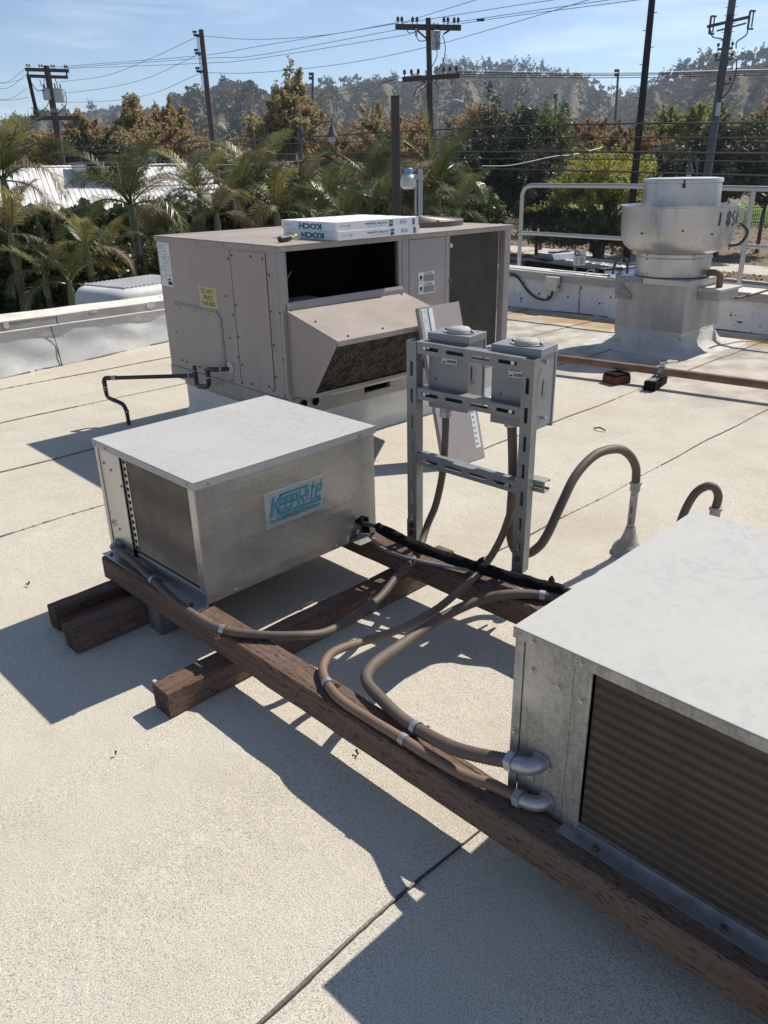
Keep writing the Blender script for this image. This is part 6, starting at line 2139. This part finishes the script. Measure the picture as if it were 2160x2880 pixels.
palm(6, 385, 19.5, 'palm at the left edge of the picture in front of the white roof', 11, 1.12)
palm(22, 500, 17.0, 'low palm near the left edge with dry drooping fronds', 10, .9, dry=.45)
palm(95, 590, 16.3, 'palm with grey-green fronds spread below the white roof eave', 7, .6)
palm(186, 530, 16.2, 'small yellow-green palm left of the pale palm trunk', 8, .72, yellow=.4, dry=0)
palm(150, 610, 15.8, 'lowest palm fronds just above the left parapet', 7, .75, yellow=.2)
palm(284, 440, 20.0, 'palm with a pale trunk and tall spear above the white roof', 13, 1.08, spear=True)
palm(236, 545, 17.5, 'palm with pale arching fronds left of the spear palm', 7, .65, yellow=.3)
palm(352, 495, 21.5, 'palm right of the spear palm with fronds at the roof eave', 10, .85)
palm(430, 415, 22.0, 'palm in front of the right end of the white roof', 11, 1.0)
palm(468, 460, 21.0, 'palm with dry hanging fronds at the corner of the rooftop unit', 10, .9, dry=.45)
palm(520, 420, 23.0, 'palm with yellow-tipped fronds right of the white roof', 10, .95, yellow=.35)
palm(556, 388, 24.0, 'palm with a tall pale spear left of the street lamp', 11, 1.1, spear=True)
palm(598, 455, 22.5, 'broad palm just behind the taupe rooftop unit lid', 11, 1.05, yellow=.25)
palm(655, 415, 24.0, 'palm in front of the teardrop lamp post', 10, 1.0)
palm(708, 432, 23.5, 'palm below the teardrop street lamp', 10, .95)
palm(745, 462, 22.5, 'low palm behind the filter cartons', 9, .9)
palm(800, 395, 25.0, 'palm left of the dark steel post', 12, 1.1)
palm(842, 440, 24.0, 'palm behind the dark steel post', 10, .95)
palm(900, 445, 24.5, 'palm behind the yard light', 10, .95, yellow=.3)
palm(945, 400, 25.0, 'palm right of the steel post with one bright upright frond', 13, 1.25)
palm(988, 455, 24.0, 'rightmost palm behind the condenser fan', 10, 1.0)
# the bright, half-open upright frond
c = at(940, 400, 24.8)
kp = [o for o in bpy.data.objects if o.name.startswith('king_palm') and 'bright upright' in o.get('label', '')][0]
o = put('frond', frond_mesh(31, 3.0, .25, 1.50, nl=74, ll=.62, droop=.0), kp, loc=(c.x - kp.location.x, c.y - kp.location.y, c.z - GZ - .6))
o.rotation_euler = (0, 0, 2.2)
o.material_slots[0].link = 'OBJECT'; o.material_slots[0].material = LM['lime']

# dark ivy and shrubs between the palms
LM['ivy'] = leaf_mat('ivy_leaf', (0.085, 0.105, 0.042), (0.045, 0.056, 0.022), (0.15, 0.16, 0.06), .25, .36, .5)
n = 44000
f = rng.random(n)
uu = -80 + f * 1170
dd_ = 25.5 + 4.5 * f + rng.uniform(0, 1.5, n)
vtop = np.interp(uu, [-80, 60, 150, 200, 330, 420, 520, 700, 900, 1060, 1090], [450, 455, 446, 440, 450, 430, 400, 405, 400, 400, 430]) + 9 * np.sin(uu * .06) + 6 * np.sin(uu * .17)
vv_ = vtop + rng.random(n) ** .8 * (690 - vtop)
cen = np.array([tuple(at(float(a), float(b), float(c_))) for a, b, c_ in zip(uu, vv_, dd_)])
v, q = leaf_quads(cen, rng.uniform(.07, .15, n), rng, 0, .75)
n2 = 42000
uu = rng.uniform(-90, 480, n2)
uu = uu + 14 * np.sin(uu * .11)
vtop = 520 + 22 * np.sin(uu * .045 + 1) + 14 * np.sin(uu * .13)
vv_ = vtop + rng.random(n2) ** .75 * (700 - vtop)
cen = np.array([tuple(at(float(a), float(b), float(c_))) for a, b, c_ in zip(uu, vv_, rng.uniform(17.2, 19.4, n2))])
v2, q2_ = leaf_quads(cen, rng.uniform(.035, .075, n2), rng, 0, .75)
q = np.concatenate([q, q2_ + len(v)]); v = np.concatenate([v, v2])
tag(put('ivy_thicket', fast_mesh('ivy', v, q, LM['ivy'])), 'dark ivy thicket filling the gaps between the palms', 'ivy', kind='stuff')
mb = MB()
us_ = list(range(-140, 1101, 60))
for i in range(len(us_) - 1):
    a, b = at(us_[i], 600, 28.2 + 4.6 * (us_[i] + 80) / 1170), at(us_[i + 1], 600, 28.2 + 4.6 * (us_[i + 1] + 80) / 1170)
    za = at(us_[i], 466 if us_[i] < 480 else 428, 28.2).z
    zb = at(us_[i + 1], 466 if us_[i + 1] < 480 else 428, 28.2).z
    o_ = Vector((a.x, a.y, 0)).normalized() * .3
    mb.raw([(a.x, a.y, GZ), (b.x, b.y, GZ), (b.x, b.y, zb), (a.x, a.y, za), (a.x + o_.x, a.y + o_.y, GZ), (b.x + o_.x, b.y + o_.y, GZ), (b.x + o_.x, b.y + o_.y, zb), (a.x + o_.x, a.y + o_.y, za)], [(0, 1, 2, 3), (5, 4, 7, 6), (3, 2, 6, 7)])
tag(mb.build('garden_wall', mat('ivy_shaded_wall', (0.03, 0.034, 0.02), 0.95)), 'overgrown garden wall behind the ivy', 'wall')  # near-black green puts the shade inside the ivy into the wall colour

# ================================================================== white-roofed building on the left
eL, eR = at(-140, 470, 34.0), at(520, 462, 37.0)
rL, rR = at(-140, 362, 43.0), at(432, 352, 46.0)
t = thing('white_roof_building', (eL.x, eL.y, GZ), 'building with a white ribbed metal roof behind the left palms', 'building')
MT['wroof'] = mat('white_metal_roof', (0.74, 0.72, 0.68), 0.6, 0.0, [('noise', .8, (0.66, 0.63, 0.58), 0.45, 0.7)])
NP = 26
for i in range(NP):
    f0, f1 = i / NP, (i + .985) / NP
    a, b, c, d = eL.lerp(eR, f0), eL.lerp(eR, f1), rL.lerp(rR, f1), rL.lerp(rR, f0)
    o = MB().prism([a, b, c, d], (0, 0, -.05)).build('roof_panel', MT['wroof'], t)
    up_ = Vector((0, 0, .05))
    for g in (.02, .5):
        a2, d2 = a.lerp(b, g), d.lerp(c, g)
        MB().beam(a2 + up_ * .15, d2 + up_ * .15, .04, .03).build('roof_rib', MT['wroof'], o)
hip = at(560, 470, 41.0)
MB().poly([eR, hip, rR]).poly([rR, hip, eR]).build('hip_panel', MT['wroof'], t)
wl_ = MB()
wl_.prism([(eL.x, eL.y, GZ), (eR.x, eR.y, GZ), (rR.x, rR.y, GZ), (rL.x, rL.y, GZ)], (0, 0, min(eL.z, eR.z) - GZ - .3))
wl_.build('wall', MT['walk'], t)
# clerestory with dark glass
a, b = at(188, 400, 40.0), at(300, 398, 40.5)
zt0 = at(188, 350, 40.0).z
dx_ = (b - a); dx_.z = 0
dn = Vector((-dx_.y, dx_.x, 0)).normalized()
if dn.dot(Vector((a.x, a.y, 0))) < 0: dn = -dn
cl_ = MB()
lo_ = a.z - .2
cl_.prism([(a.x, a.y, lo_), (b.x, b.y, lo_), (b.x + dn.x * 3, b.y + dn.y * 3, lo_), (a.x + dn.x * 3, a.y + dn.y * 3, lo_)], (0, 0, zt0 - lo_ - .08))
cl_.build('clerestory', MT['light_grey'], t)
e1, e2 = a - dx_ * .06, b + dx_ * .05
MB().prism([(e1.x - dn.x * .4, e1.y - dn.y * .4, zt0 - .075), (e2.x - dn.x * .4, e2.y - dn.y * .4, zt0 - .075), (e2.x + dn.x * 3.2, e2.y + dn.y * 3.2, zt0 - .075), (e1.x + dn.x * 3.2, e1.y + dn.y * 3.2, zt0 - .075)], (0, 0, .1)).build('clerestory_roof', MT['conc'], t)
for f0, f1 in ((.05, .30), (.38, .62), (.70, .95)):
    p0, p1 = a + dx_ * f0 - dn * .02, a + dx_ * f1 - dn * .02
    w_ = MB().prism([(p0.x, p0.y, zt0 - .72), (p1.x, p1.y, zt0 - .72), (p1.x, p1.y, zt0 - .12), (p0.x, p0.y, zt0 - .12)], -dn * .04).build('window', MT['void'], t)
ac = at(313, 343, 43.0)
MB().box(ac.x - .35, ac.y - .35, ac.z - .12, ac.x + .35, ac.y + .35, ac.z + .12).box(ac.x - .05, ac.y - .05, ac.z - .6, ac.x + .05, ac.y + .05, ac.z - .121).build('roof_vent', MT['wroof'], t)

# ================================================================== utility poles and wires
MT['creosote'] = mat('weathered_pole_timber', (0.085, 0.066, 0.055), 0.9, 0, [('noise', 2, (0.125, 0.10, 0.085), 0.4, 0.7, (5, 5, .3))], spec=.15)
MT['dark_pole'] = mat('dark_pole_timber', (0.030, 0.026, 0.025), 0.85, 0, [('noise', 2, (0.05, 0.044, 0.04), 0.4, 0.7, (5, 5, .3))], spec=.2)
MT['grey_pole'] = mat('grey_pole_steel', (0.11, 0.11, 0.113), 0.6, 0.2)
MT['can'] = mat('transformer_grey', (0.50, 0.52, 0.53), 0.5)
MT['porc'] = mat('dark_insulator', (0.04, 0.035, 0.035), 0.3)
MT['wire_m'] = mat('overhead_wire', (0.055, 0.052, 0.052), 0.5)
MT['wire_l'] = mat('pale_overhead_wire', (0.15, 0.15, 0.155), 0.5)


def pole(name, label, pt0, pt1, dist, r0, r1, m, cat='utility pole', group='utility poles'):
    a, b = at(*pt0, dist), at(*pt1, dist)
    d = b - a
    base = a + d * ((GZ - a.z) / d.z)
    t = thing(name, base, label, cat, 0, group)
    MB().tube([a, b, base], [r0, r0 + (r1 - r0) * .4, r1], 10).build('shaft', m, t, smooth=True)
    return t, a, base


def arm(t, p0, p1, dist, w, m, pins=(), pin_h=.22, d2=None, name='crossarm'):
    a, b = at(*p0, dist), at(*p1, d2 or dist)
    o = MB().beam(a, b, w, w * 1.25).build(name, m, t)
    im = MB().lathe([(.018, 0), (.018, pin_h * .35), (.075, pin_h * .40), (.05, pin_h * .6), (.065, pin_h * .75), (.03, pin_h)], n=8).mesh('insulator', MT['porc'])
    for f in pins:
        c = a.lerp(b, f)
        put('insulator', im, o, loc=wmat(t).inverted() @ (c + Vector((0, 0, w * .6))))
    return o


def can(t, u, v0, v1, dist, wpx, label=None):
    a, b = at(u, v0, dist), at(u, v1, dist)
    r = wpx / F_V * dist / 2
    h_ = a.z - b.z
    o = MB().lathe([(r * .9, 0), (r, .03), (r, h_ * .88), (r * 1.06, h_ * .89), (r * 1.06, h_ * .95), (r * .8, h_)], tuple(b), 14).build('transformer', MT['can'], t, smooth=True)
    for s in (-.5, .5):
        MB().lathe([(.03, 0), (.05, .06), (.03, .12), (.045, .18), (.02, .25)], (b.x + r * s, b.y, a.z), 6).build('bushing', MT['porc'], o)
    return o


def wire(label, pts, r=.016, m='wire_m', group='overhead lines', sag=0.0):
    P = [at(*p_) for p_ in pts]
    if sag and len(P) == 2:
        P = [P[0], P[0].lerp(P[1], .5) - Vector((0, 0, sag)), P[1]]
    o = MB().tube(smooth_path(P, 8) if len(P) > 2 else P, r, 5).build('overhead_line', MT[m])
    return tag(o, label, 'wire', group)


# pole 1: far left with two transformers and a slanting side pole
t, a, b = pole('utility_pole', 'far-left timber pole with twin crossarms and two pale transformers', (100, 142), (134, 350), 55, .17, .24, MT['creosote'])
arm(t, (54, 150), (149, 153), 55, .14, MT['creosote'], (.06, .12, .34, .40, .62, .68, .92, .97))
arm(t, (57, 164), (147, 167), 55, .13, MT['creosote'])
arm(t, (65, 255), (172, 255), 55, .17, MT['creosote'], (.1, .18, .3, .55, .75))
for u0, v0, u1, v1 in ((144, 155, 144, 167), (60, 152, 60, 164)):
    MB().beam(at(u0, v0, 55), at(u1, v1, 55), .09, .09).build('arm_spacer', MT['creosote'], t)
MB().tube([at(62, 167, 55), at(83, 262, 55)], .11, 8).build('side_pole', MT['dark_pole'], t)
can(t, 104, 192, 216, 55, 15)
can(t, 130, 191, 221, 55, 20)
for pts in ([(95, 167), (96, 185), (102, 195)], [(86, 172), (90, 185), (104, 193)], [(140, 196), (143, 225), (122, 248)], [(108, 215), (98, 235), (80, 248)], [(69, 180), (80, 195), (98, 195)], [(118, 167), (122, 180), (126, 192)]):
    MB().tube(smooth_path([at(u, v, 54.8) for u, v in pts], 5), .022, 5).build('drop_lead', MT['wire_m'], t)
# pole 2: slim with three short arms
t, a, b = pole('utility_pole', 'slim leaning timber pole with three short side arms', (434, 64), (460, 310), 42, .11, .17, MT['creosote'])
for u, v in ((421, 76), (424, 115), (427, 154)):
    arm(t, (u - 3, v), (u + 18, v + 1), 42, .07, MT['dark_pole'], (.05, .25), .14)
    MB().tube([at(u + 4, v + 4, 42), at(u + 16, v - 1, 42)], .03, 5).build('arm_brace', MT['dark_pole'], t)
for du_ in (-6, -3, 4):
    MB().tube([at(431 + du_, 80, 41.8), at(441 + du_ + 3, 195, 41.8)], .015, 5).build('down_lead', MT['wire_m'], t)
# pole 3: the central T pole
t, a, b = pole('utility_pole', 'central T-shaped timber pole with one white transformer below its crossarm', (925, 39), (931, 300), 36, .105, .155, MT['creosote'])
arm(t, (854, 58), (996, 60), 36, .15, MT['creosote'], (.04, .10, .265, .33, .74, .80, .895, .955), .26)
arm(t, (869, 172), (993, 163), 36, .14, MT['creosote'], (.04, .16, .28, .72, .83, .94), .26)
MB().tube([at(897, 62, 35.9), at(924, 86, 35.9)], .035, 5).tube([at(976, 62, 35.9), at(958, 74, 35.9)], .035, 5).build('arm_brace', MT['creosote'], t)
can_o = can(t, 941, 66, 107, 35.8, 18)
cc_ = at(941, 88, 35.8)
rv2 = Vector((cc_.x, cc_.y, 0)).normalized()
rr2 = Vector((rv2.y, -rv2.x, 0))
for k, s in enumerate(('TP', 'TL 2', '4', 'Y 7N', '10')):
    lay('transformer_lettering', text_mesh(s, .13, MT['grey_ink'], bold=.006), t, Vector((cc_.x, cc_.y, at(941, 74 + k * 7.2, 35.8).z)) - rv2 * .205 + rr2 * .03, rr2, (0, 0, 1))
MB().tube([at(899, 62, 35.8), at(899, 78, 35.8)], .05, 6).build('cutout_fuse', MT['can'], t)
for pts in ([(879, 60), (882, 70), (893, 71), (898, 66)], [(899, 78), (905, 88), (917, 88), (922, 84)], [(944, 107), (943, 125), (930, 150)], [(956, 75), (962, 105), (955, 140), (940, 155)], [(925, 175), (905, 185), (893, 205)], [(928, 180), (910, 195), (900, 212)], [(915, 172), (922, 195), (921, 215)], [(935, 172), (945, 185), (947, 200)], [(973, 166), (976, 180), (980, 170)], [(933, 178), (916, 176), (905, 178)]):
    MB().tube(smooth_path([at(u, v, 35.7) for u, v in pts], 5), .017, 5).build('drop_lead', MT['wire_m'], t)
# pole 4: tall black pole with climbing pegs
t, a, b = pole('utility_pole', 'tall black timber pole with climbing pegs cut by the top of the frame', (1413, -45), (1380, 292), 34, .115, .165, MT['dark_pole'])
pegd = Vector((a.y, -a.x, 0)).normalized()
for i in range(14):
    c = a.lerp(b, .04 + i * .045)
    s = 1 if i % 2 else -1
    MB().tube([c, c + pegd * (.22 * s)], .013, 5).build('climbing_peg', MT['dark_pole'], t)
# pole 5: grey pole with switches
t, a, b = pole('utility_pole', 'grey pole on the right with three cutout switches and riser cables', (1588, -40), (1546, 252), 42, .155, .20, MT['grey_pole'])
arm(t, (1527, 58), (1621, 36), 42, .09, MT['grey_pole'])
arm(t, (1548, 67), (1612, 50), 42, .05, MT['grey_pole'], name='arm_brace')
for u, v in ((1534, 54), (1570, 52), (1618, 43)):
    c = at(u, v, 41.8)
    sw_ = MB().tube([c + Vector((0, 0, .33)), c - Vector((0, 0, .33))], .045, 6).tube([c + pegd * .14 + Vector((0, 0, .28)), c + pegd * .14 - Vector((0, 0, .28))], .03, 6).beam(c + Vector((0, 0, .33)), c + pegd * .22 + Vector((0, 0, .30)), .09, .06).beam(c - Vector((0, 0, .33)), c + pegd * .22 - Vector((0, 0, .34)), .09, .06)
    sw_.build('cutout_switch', MT['porc'], t)
for v, w in ((105, 17), (128, 19)):
    arm(t, (1566 - w + (105 - v) * .12, v + 2), (1566 + w + (105 - v) * .12, v - 1), 41.9, .07, MT['grey_pole'], (.05, .5, .95), .2)
arm(t, (1548, 184), (1578, 180), 41.9, .06, MT['grey_pole'], (.05, .95), .2)
for pts in ([(1535, 66), (1540, 80), (1560, 85), (1565, 100)], [(1571, 60), (1572, 80), (1572, 102)], [(1616, 56), (1612, 75), (1592, 90), (1590, 105)], [(1559, 130), (1552, 160), (1550, 180), (1556, 215), (1552, 222)], [(1572, 130), (1566, 160), (1562, 190), (1556, 215)], [(1592, 128), (1588, 165), (1575, 195), (1558, 215)]):
    MB().tube(smooth_path([at(u, v, 41.7) for u, v in pts], 5), .028, 5).build('riser_cable', MT['wire_m'], t)
MB().tube([at(1553, 222, 41.7), at(1549, 250, 41.7)], .09, 8).build('riser_pipe', MT['can'], t)
for i in range(8):
    c = at(1588, -40, 42).lerp(at(1546, 252, 42), .12 + i * .06)
    MB().tube([c - pegd * .26, c + pegd * .26], .012, 5).build('climbing_peg', MT['grey_pole'], t)
# sports-light masts
for (u0, v0, u1, v1, lab_) in ((1336, 150, 1329, 258, 'slim grey sports-light mast against the gap between the hills'), (676, 157, 675, 215, 'sports-light mast behind the tall tan tree')):
    t, a, b = pole('light_mast', lab_, (u0, v0), (u1, v1), 120, .14, .2, MT['grey_pole'], 'mast', 'sports-light masts')
    for dv2 in (3, 12):
        MB().beam(at(u0 - 9, v0 + dv2, 120), at(u0 + 1, v0 + dv2, 120), .3, .35).build('lamp_bank', MT['porc'], t)
t, a, b = pole('light_mast', 'distant small light mast low against the right hill', (1562 / 1.302, 206), (1562 / 1.302, 250), 140, .12, .2, MT['grey_pole'], 'mast', 'sports-light masts')
MB().beam(at(1195, 208, 140), at(1204, 208, 140), .4, .6).build('lamp_bank', MT['porc'], t)

# street lamps
def lamp(label, u, vb, vt, arm_pts, head, dist, s):
    t, a, b = pole('street_lamp', label, (u, vt), (u, vb), dist, .055 * s, .09 * s, MT['grey_pole'], 'street lamp', 'teardrop street lamps')
    MB().lathe([(.07 * s, -.15), (.10 * s, -.05), (.10 * s, .12), (.05 * s, .25)], tuple(a), 10).build('collar', MT['grey_pole'], t)
    MB().tube(smooth_path([at(*q_, dist) for q_ in arm_pts], 6), .035 * s, 8).build('arm', MT['grey_pole'], t, smooth=True)
    h_ = at(*head, dist)
    MB().lathe([(.02 * s, .5 * s), (.04 * s, .42 * s), (.05 * s, .2 * s), (.11 * s, .12 * s), (.13 * s, .0), (.21 * s, -.13 * s), (.235 * s, -.22 * s)], tuple(h_), 16, cap=False).build('shade', MT['grey_pole'], t, smooth=True)
    MB().lathe([(.15 * s, -.2 * s), (.15 * s, -.3 * s), (.11 * s, -.42 * s), (.03 * s, -.46 * s)], tuple(h_), 14).build('globe', MT['glass'], t, smooth=True)


lamp('teardrop street lamp on a curved arm behind the palms', 650, 345, 288, [(652, 291), (668, 288), (680, 275), (695, 264), (713, 262)], (717, 283), 30, .82)
lamp('distant twin-arm street lamp above the white roof', 199, 358, 330, [(199, 336), (190, 338), (182, 332), (178, 327)], (178, 337), 60, 1.0)
lamp('street lamp with hooked arm behind the exhaust fan', 1505, 420, 352, [(1505, 352), (1503, 342), (1497, 339), (1491, 346), (1490, 356)], (1490, 362), 48, 1.0)
t, a, b = pole('road_light', 'cobra-head road light on a slanting arm beside the central pole', (944, 236), (944, 330), 50, .07, .11, MT['light_grey'], 'street lamp', 'road lights')
MB().tube(smooth_path([at(944, 236, 50), at(960, 229, 50), (at(975, 221, 50))], 6), .06, 8).build('arm', MT['light_grey'], t)
MB().tube([at(974, 221, 50), at(980, 219, 50), at(990, 219.5, 50), at(1001, 222, 50)], [.07, .12, .11, .03], 8).build('lamp_head', MT['light_grey'], t, smooth=True)

# wires
sky_l = 'thin power line crossing the sky between the poles'
for pts, sag in (([(115, 145, 55), (423, 121, 42), (553, 101, 40), (857, 51, 36)], 0), ([(147, 148, 55), (430, 137, 43), (553, 127, 40), (887, 74, 36)], 0), ([(130, 147, 55), (440, 126, 43), (553, 120, 40), (864, 63, 36)], 0),
                 ([(421, 82, 42), (330, 124, 48), (230, 163, 52), (120, 178, 55)], 0), ([(424, 120, 42), (320, 168, 48), (230, 190, 52), (140, 201, 55)], 0), ([(428, 160, 42), (330, 202, 48), (240, 218, 52), (143, 221, 55)], 0),
                 ([(440, 78, 42), (553, 85, 40), (700, 76, 38), (857, 49, 36)], 0), ([(447, 157, 42), (553, 157, 40), (740, 138, 38), (921, 102, 36), (1106, 50, 32), (1290, -6, 28)], 0),
                 ([(996, 51, 36), (1106, 35, 34), (1400, -3, 30)], 0), ([(868, 49, 36), (940, 27, 35), (1040, -4, 34)], 0), ([(869, 50, 36), (930, 41, 35.5), (1106, 13, 34), (1215, -3, 33)], 0), ([(964, 51, 36), (1106, 30, 34), (1335, -3, 30)], 0),
                 ([(-20, 178, 60), (54, 148, 55)], .3), ([(-20, 190, 60), (54, 163, 55)], .3), ([(-20, 212, 60), (60, 190, 55)], .3), ([(-20, 180, 60), (50, 170, 56)], .1), ([(-20, 215, 60), (62, 210, 55)], .1), ([(1588 / 1.302, 60, 60), (1588 / 1.302, 61, 60)], 0),
                 ([(890, 163, 36), (800, 183, 42), (690, 206, 50)], 0), ([(876, 165, 36), (760, 200, 44), (640, 222, 52)], 0)):
    if abs(pts[0][0] - pts[-1][0]) < 2: continue
    wire(sky_l, pts, .010, 'wire_m', 'power lines against the sky', sag)
for k, (v0, v1, v2) in enumerate(((153, 157, 149), (156, 160, 152), (161, 163, 156), (166, 168, 161))):
    wire(('highest', 'second', 'third', 'lowest')[k] + ' line of the level bundle of four before the right hill', [(985, v0, 36), (1330, v1, 42), (1700, v2, 50)], .016, 'wire_m', 'level bundle of power lines')
# inline splice on one of the wires
c = at(1038, 43, 34.6)
tag(MB().tube([c - Vector((.1, -.1, 0)), c + Vector((.1, -.1, 0))], .05, 6).build('line_splice', MT['porc']), 'small dark splice on a wire right of the central pole', 'splice')
LOWL = iter(('topmost of five dark cables crossing in front of the park trees', 'second cable from the top in front of the park trees', 'thickest dark cable, third of five in front of the park trees', 'fourth cable from the top in front of the park trees', 'lowest dark cable, passing just above the exhaust fan cap'))
for v0, v1, v2, v3, r in ((318, 301, 273, 264, .020), (326, 312, 298, 298, .014), (338, 334, 328, 332, .024), (345, 348, 343, 350, .014), (354, 360, 366, 381, .019)):
    wire(next(LOWL), [(150, v0, 46), (560, v1, 38), (1106, v2, 30), (1700, v3, 24)], r * 1.35, 'cable' if False else 'wire_m', 'cables along the street')
wire('pale service cable sweeping up from the left of the guardrail', [(1040, 359, 26), (1106, 357, 26.5), (1195, 338.5, 27.5), (1240, 334, 28), (1300, 319, 29)], .017, 'wire_l', 'pale cables')
wire('short cable loop hanging above the guardrail end', [(1196, 333, 27), (1210, 327, 27), (1235, 325, 27), (1239, 331, 27), (1232, 337, 27)], .016, 'wire_m', 'short cable loops')
wire('pale cable in front of the white roof ridge', [(-20, 362, 21), (280, 360, 22), (560, 354, 24), (700, 343, 26)], .012, 'wire_l', 'pale cables')

# ================================================================== shuttle van in the street and the stop sign
vd = Vector((.27, .963, 0)).normalized()            # towards its rear
vn = Vector((vd.y, -vd.x, 0))                       # away from the camera
vo = Vector((22.75, 13.3, GZ))                      # nose, near side
MT['van'] = mat('black_van_paint', (0.018, 0.018, 0.02), 0.25, 0.1, spec=.6)
MT['van_grey'] = mat('dusty_black_roof', (0.055, 0.052, 0.05), 0.5, 0.1)
MT['wscreen'] = mat('bright_windscreen', (0.55, 0.57, 0.60), 0.12, 0.7)
t = thing('shuttle_van', vo, 'black shuttle van with white roof lettering, only its roof showing over the parapet', 'van', math.atan2(vd.y, vd.x))
sg = 1 if (WM[t.name].to_3x3() @ Vector((0, 1, 0))).dot(vn) > 0 else -1
VL, VW, VH = 5.6, 2.15, 2.80
prof = [(0, .35), (0, .95), (.25, 1.12), (.75, 1.25), (1.35, 2.45), (1.6, VH - .06), (1.9, VH), (VL - .15, VH), (VL, VH - .2), (VL, .35)]
MB().prism([(x, 0, z) for x, z in prof], (0, sg * VW, 0)).build('body', MT['van'], t, local=True, bevel=.06)
MB().prism([(.78, sg * .12, 1.275), (1.36, sg * .2, 2.465), (1.60, sg * .25, VH - .03), (1.60, sg * (VW - .25), VH - .03), (1.36, sg * (VW - .2), 2.465), (.78, sg * (VW - .12), 1.275)], (-.03, 0, .02)).build('windscreen', MT['wscreen'], t, local=True)
MB().box(1.5, min(sg * .14, sg * (VW - .14)), VH + .003, VL - .2, max(sg * .14, sg * (VW - .14)), VH + .010).build('roof_skin', MT['van_grey'], t, local=True)
for i in range(11):
    y = .22 + i * (VW - .44) / 10
    MB().box(1.75, min(sg * (y - .03), sg * (y + .03)), VH + .0105, VL - .3, max(sg * (y - .03), sg * (y + .03)), VH + .030).build('roof_rib', MT['van_grey'], t, local=True)
y0, y1 = sorted((sg * .45, sg * 1.7))
MB().prism([(4.35, y0, VH + .031), (5.35, y0, VH + .031), (5.25, y0 + .1, VH + .24), (4.45, y0 + .1, VH + .24)], (0, y1 - y0, 0)).build('roof_air_conditioner', MT['can'], t, local=True, bevel=.02)
for dy in (.35, .85):
    MB().lathe([(.22, 0), (.22, .03), (.0, .035)], (4.85, sg * (.45 + dy), VH + .241), 16).build('fan_guard', MT['porc'], t, local=True)
lay('roof_lettering', text_mesh('METRO MICRO', .72, mat('white_vinyl', (0.8, 0.8, 0.76), .6), bold=.012, sx=.72), t, WM[t.name] @ Vector((2.95, sg * 1.05, VH + .036)), vd, -vn)
wm_ = MB().lathe([(.34, -.11), (.36, -.08), (.36, .08), (.34, .11)], n=18, axis='Y').mesh('wheel', MT['porc'], smooth=True)
for x in (.95, 4.5):
    for y in (.1, VW - .1):
        put('wheel', wm_, t, loc=(x, sg * y, .36))
y0, y1 = sorted((sg * -.01, sg * .01))
for x0, x1 in ((1.5, 2.5), (2.6, 3.9), (4.0, 5.3)):
    MB().box(x0, y0, 1.35, x1, y1, 2.2).build('side_window', MT['void'], t, local=True)

sp0 = at(1251, 570, 17.5)
t = thing('bus_stop_sign', (sp0.x, sp0.y, GZ), 'white bus stop sign with a round black M emblem on a grey post', 'sign')
ex = Vector((sp0.y, -sp0.x, 0)).normalized()
ey = Vector((sp0.x, sp0.y, 0)).normalized()
topz = at(1251, 541, 17.5).z
botz = at(1251, 573, 17.5).z
pp0 = at(1242, 570, 17.5)
MB().tube([(pp0.x, pp0.y, GZ), (pp0.x, pp0.y, topz + .02)], .03, 8).build('post', MT['grey_pole'], t)
c = Vector((sp0.x, sp0.y, (topz + botz) / 2)) - ey * .05
hx_, hz2 = .125, (topz - botz) / 2
MB().obox(c, ex * hx_, ey * .006, (0, 0, hz2)).build('plate', MT['can'], t)
dsk = MB().tube([c + ex * -.05 + Vector((0, 0, hz2 * .62)) - ey * .008, c + ex * -.05 + Vector((0, 0, hz2 * .62)) - ey * .011], .055, 18).build('emblem', MT['black_ink'], t)
lay('emblem_letter', text_mesh('M', .085, MT['paper'], bold=.003), t, c + ex * -.05 + Vector((0, 0, hz2 * .62)) - ey * .013, ex, (0, 0, 1))
lay('sign_lettering', text_mesh('Metro', .05, MT['black_ink']), t, c + ex * .045 + Vector((0, 0, hz2 * .36)) - ey * .008, ex, (0, 0, 1))
for k in range(3):
    for s in (-.07, .035):
        cc_ = c + ex * (s + .01) + Vector((0, 0, -hz2 * (.05 + .3 * k))) - ey * .007
        MB().obox(cc_, ex * (.012 if s < 0 else .04), ey * .001, (0, 0, .014)).build('sign_print', MT['teal_dark'] if s < 0 else MT['grey_ink'], t)

# ================================================================== iron fence by the lawn
t = thing('iron_fence', SQ + SN * 32 + SE * -20 + Vector((0, 0, GZ)), 'black iron picket fence in front of the bright lawn at the right edge', 'fence')
fb, fe = SQ + SN * 32.5 + SE * -22, SQ + SN * 32.5 + SE * 40
for z in (.35, 1.75):
    MB().beam(fb + Vector((0, 0, GZ + z)), fe + Vector((0, 0, GZ + z)), .05, .06).build('rail', MT['black_ink'], t)
pm = MB().box(-.018, -.018, 0, .018, .018, 2.05).mesh('picket', MT['black_ink'])
L_ = (fe - fb).length
for i in range(286):
    q = fb.lerp(fe, i / 285)
    put('picket', pm, t, loc=wmat(t).inverted() @ Vector((q.x, q.y, GZ + .1)))

# ================================================================== haze
hz_b = MB().box(-3000, -3000, GZ - 1.1, 3000, 3000, 178)
hm = bpy.data.materials.new('haze')
hm.use_nodes = True
hn, hl = hm.node_tree.nodes, hm.node_tree.links
hn.clear()
ho = hn.new('ShaderNodeOutputMaterial')
hv = hn.new('ShaderNodeVolumePrincipled')
hv.inputs['Color'].default_value = (0.70, 0.82, 1.0, 1)
hv.inputs['Density'].default_value = 0.00022
hv.inputs['Anisotropy'].default_value = 0.35
hl.new(hv.outputs['Volume'], ho.inputs['Volume'])
tag(hz_b.build('haze', hm), 'pale blue summer haze over the hills', 'haze', kind='stuff')
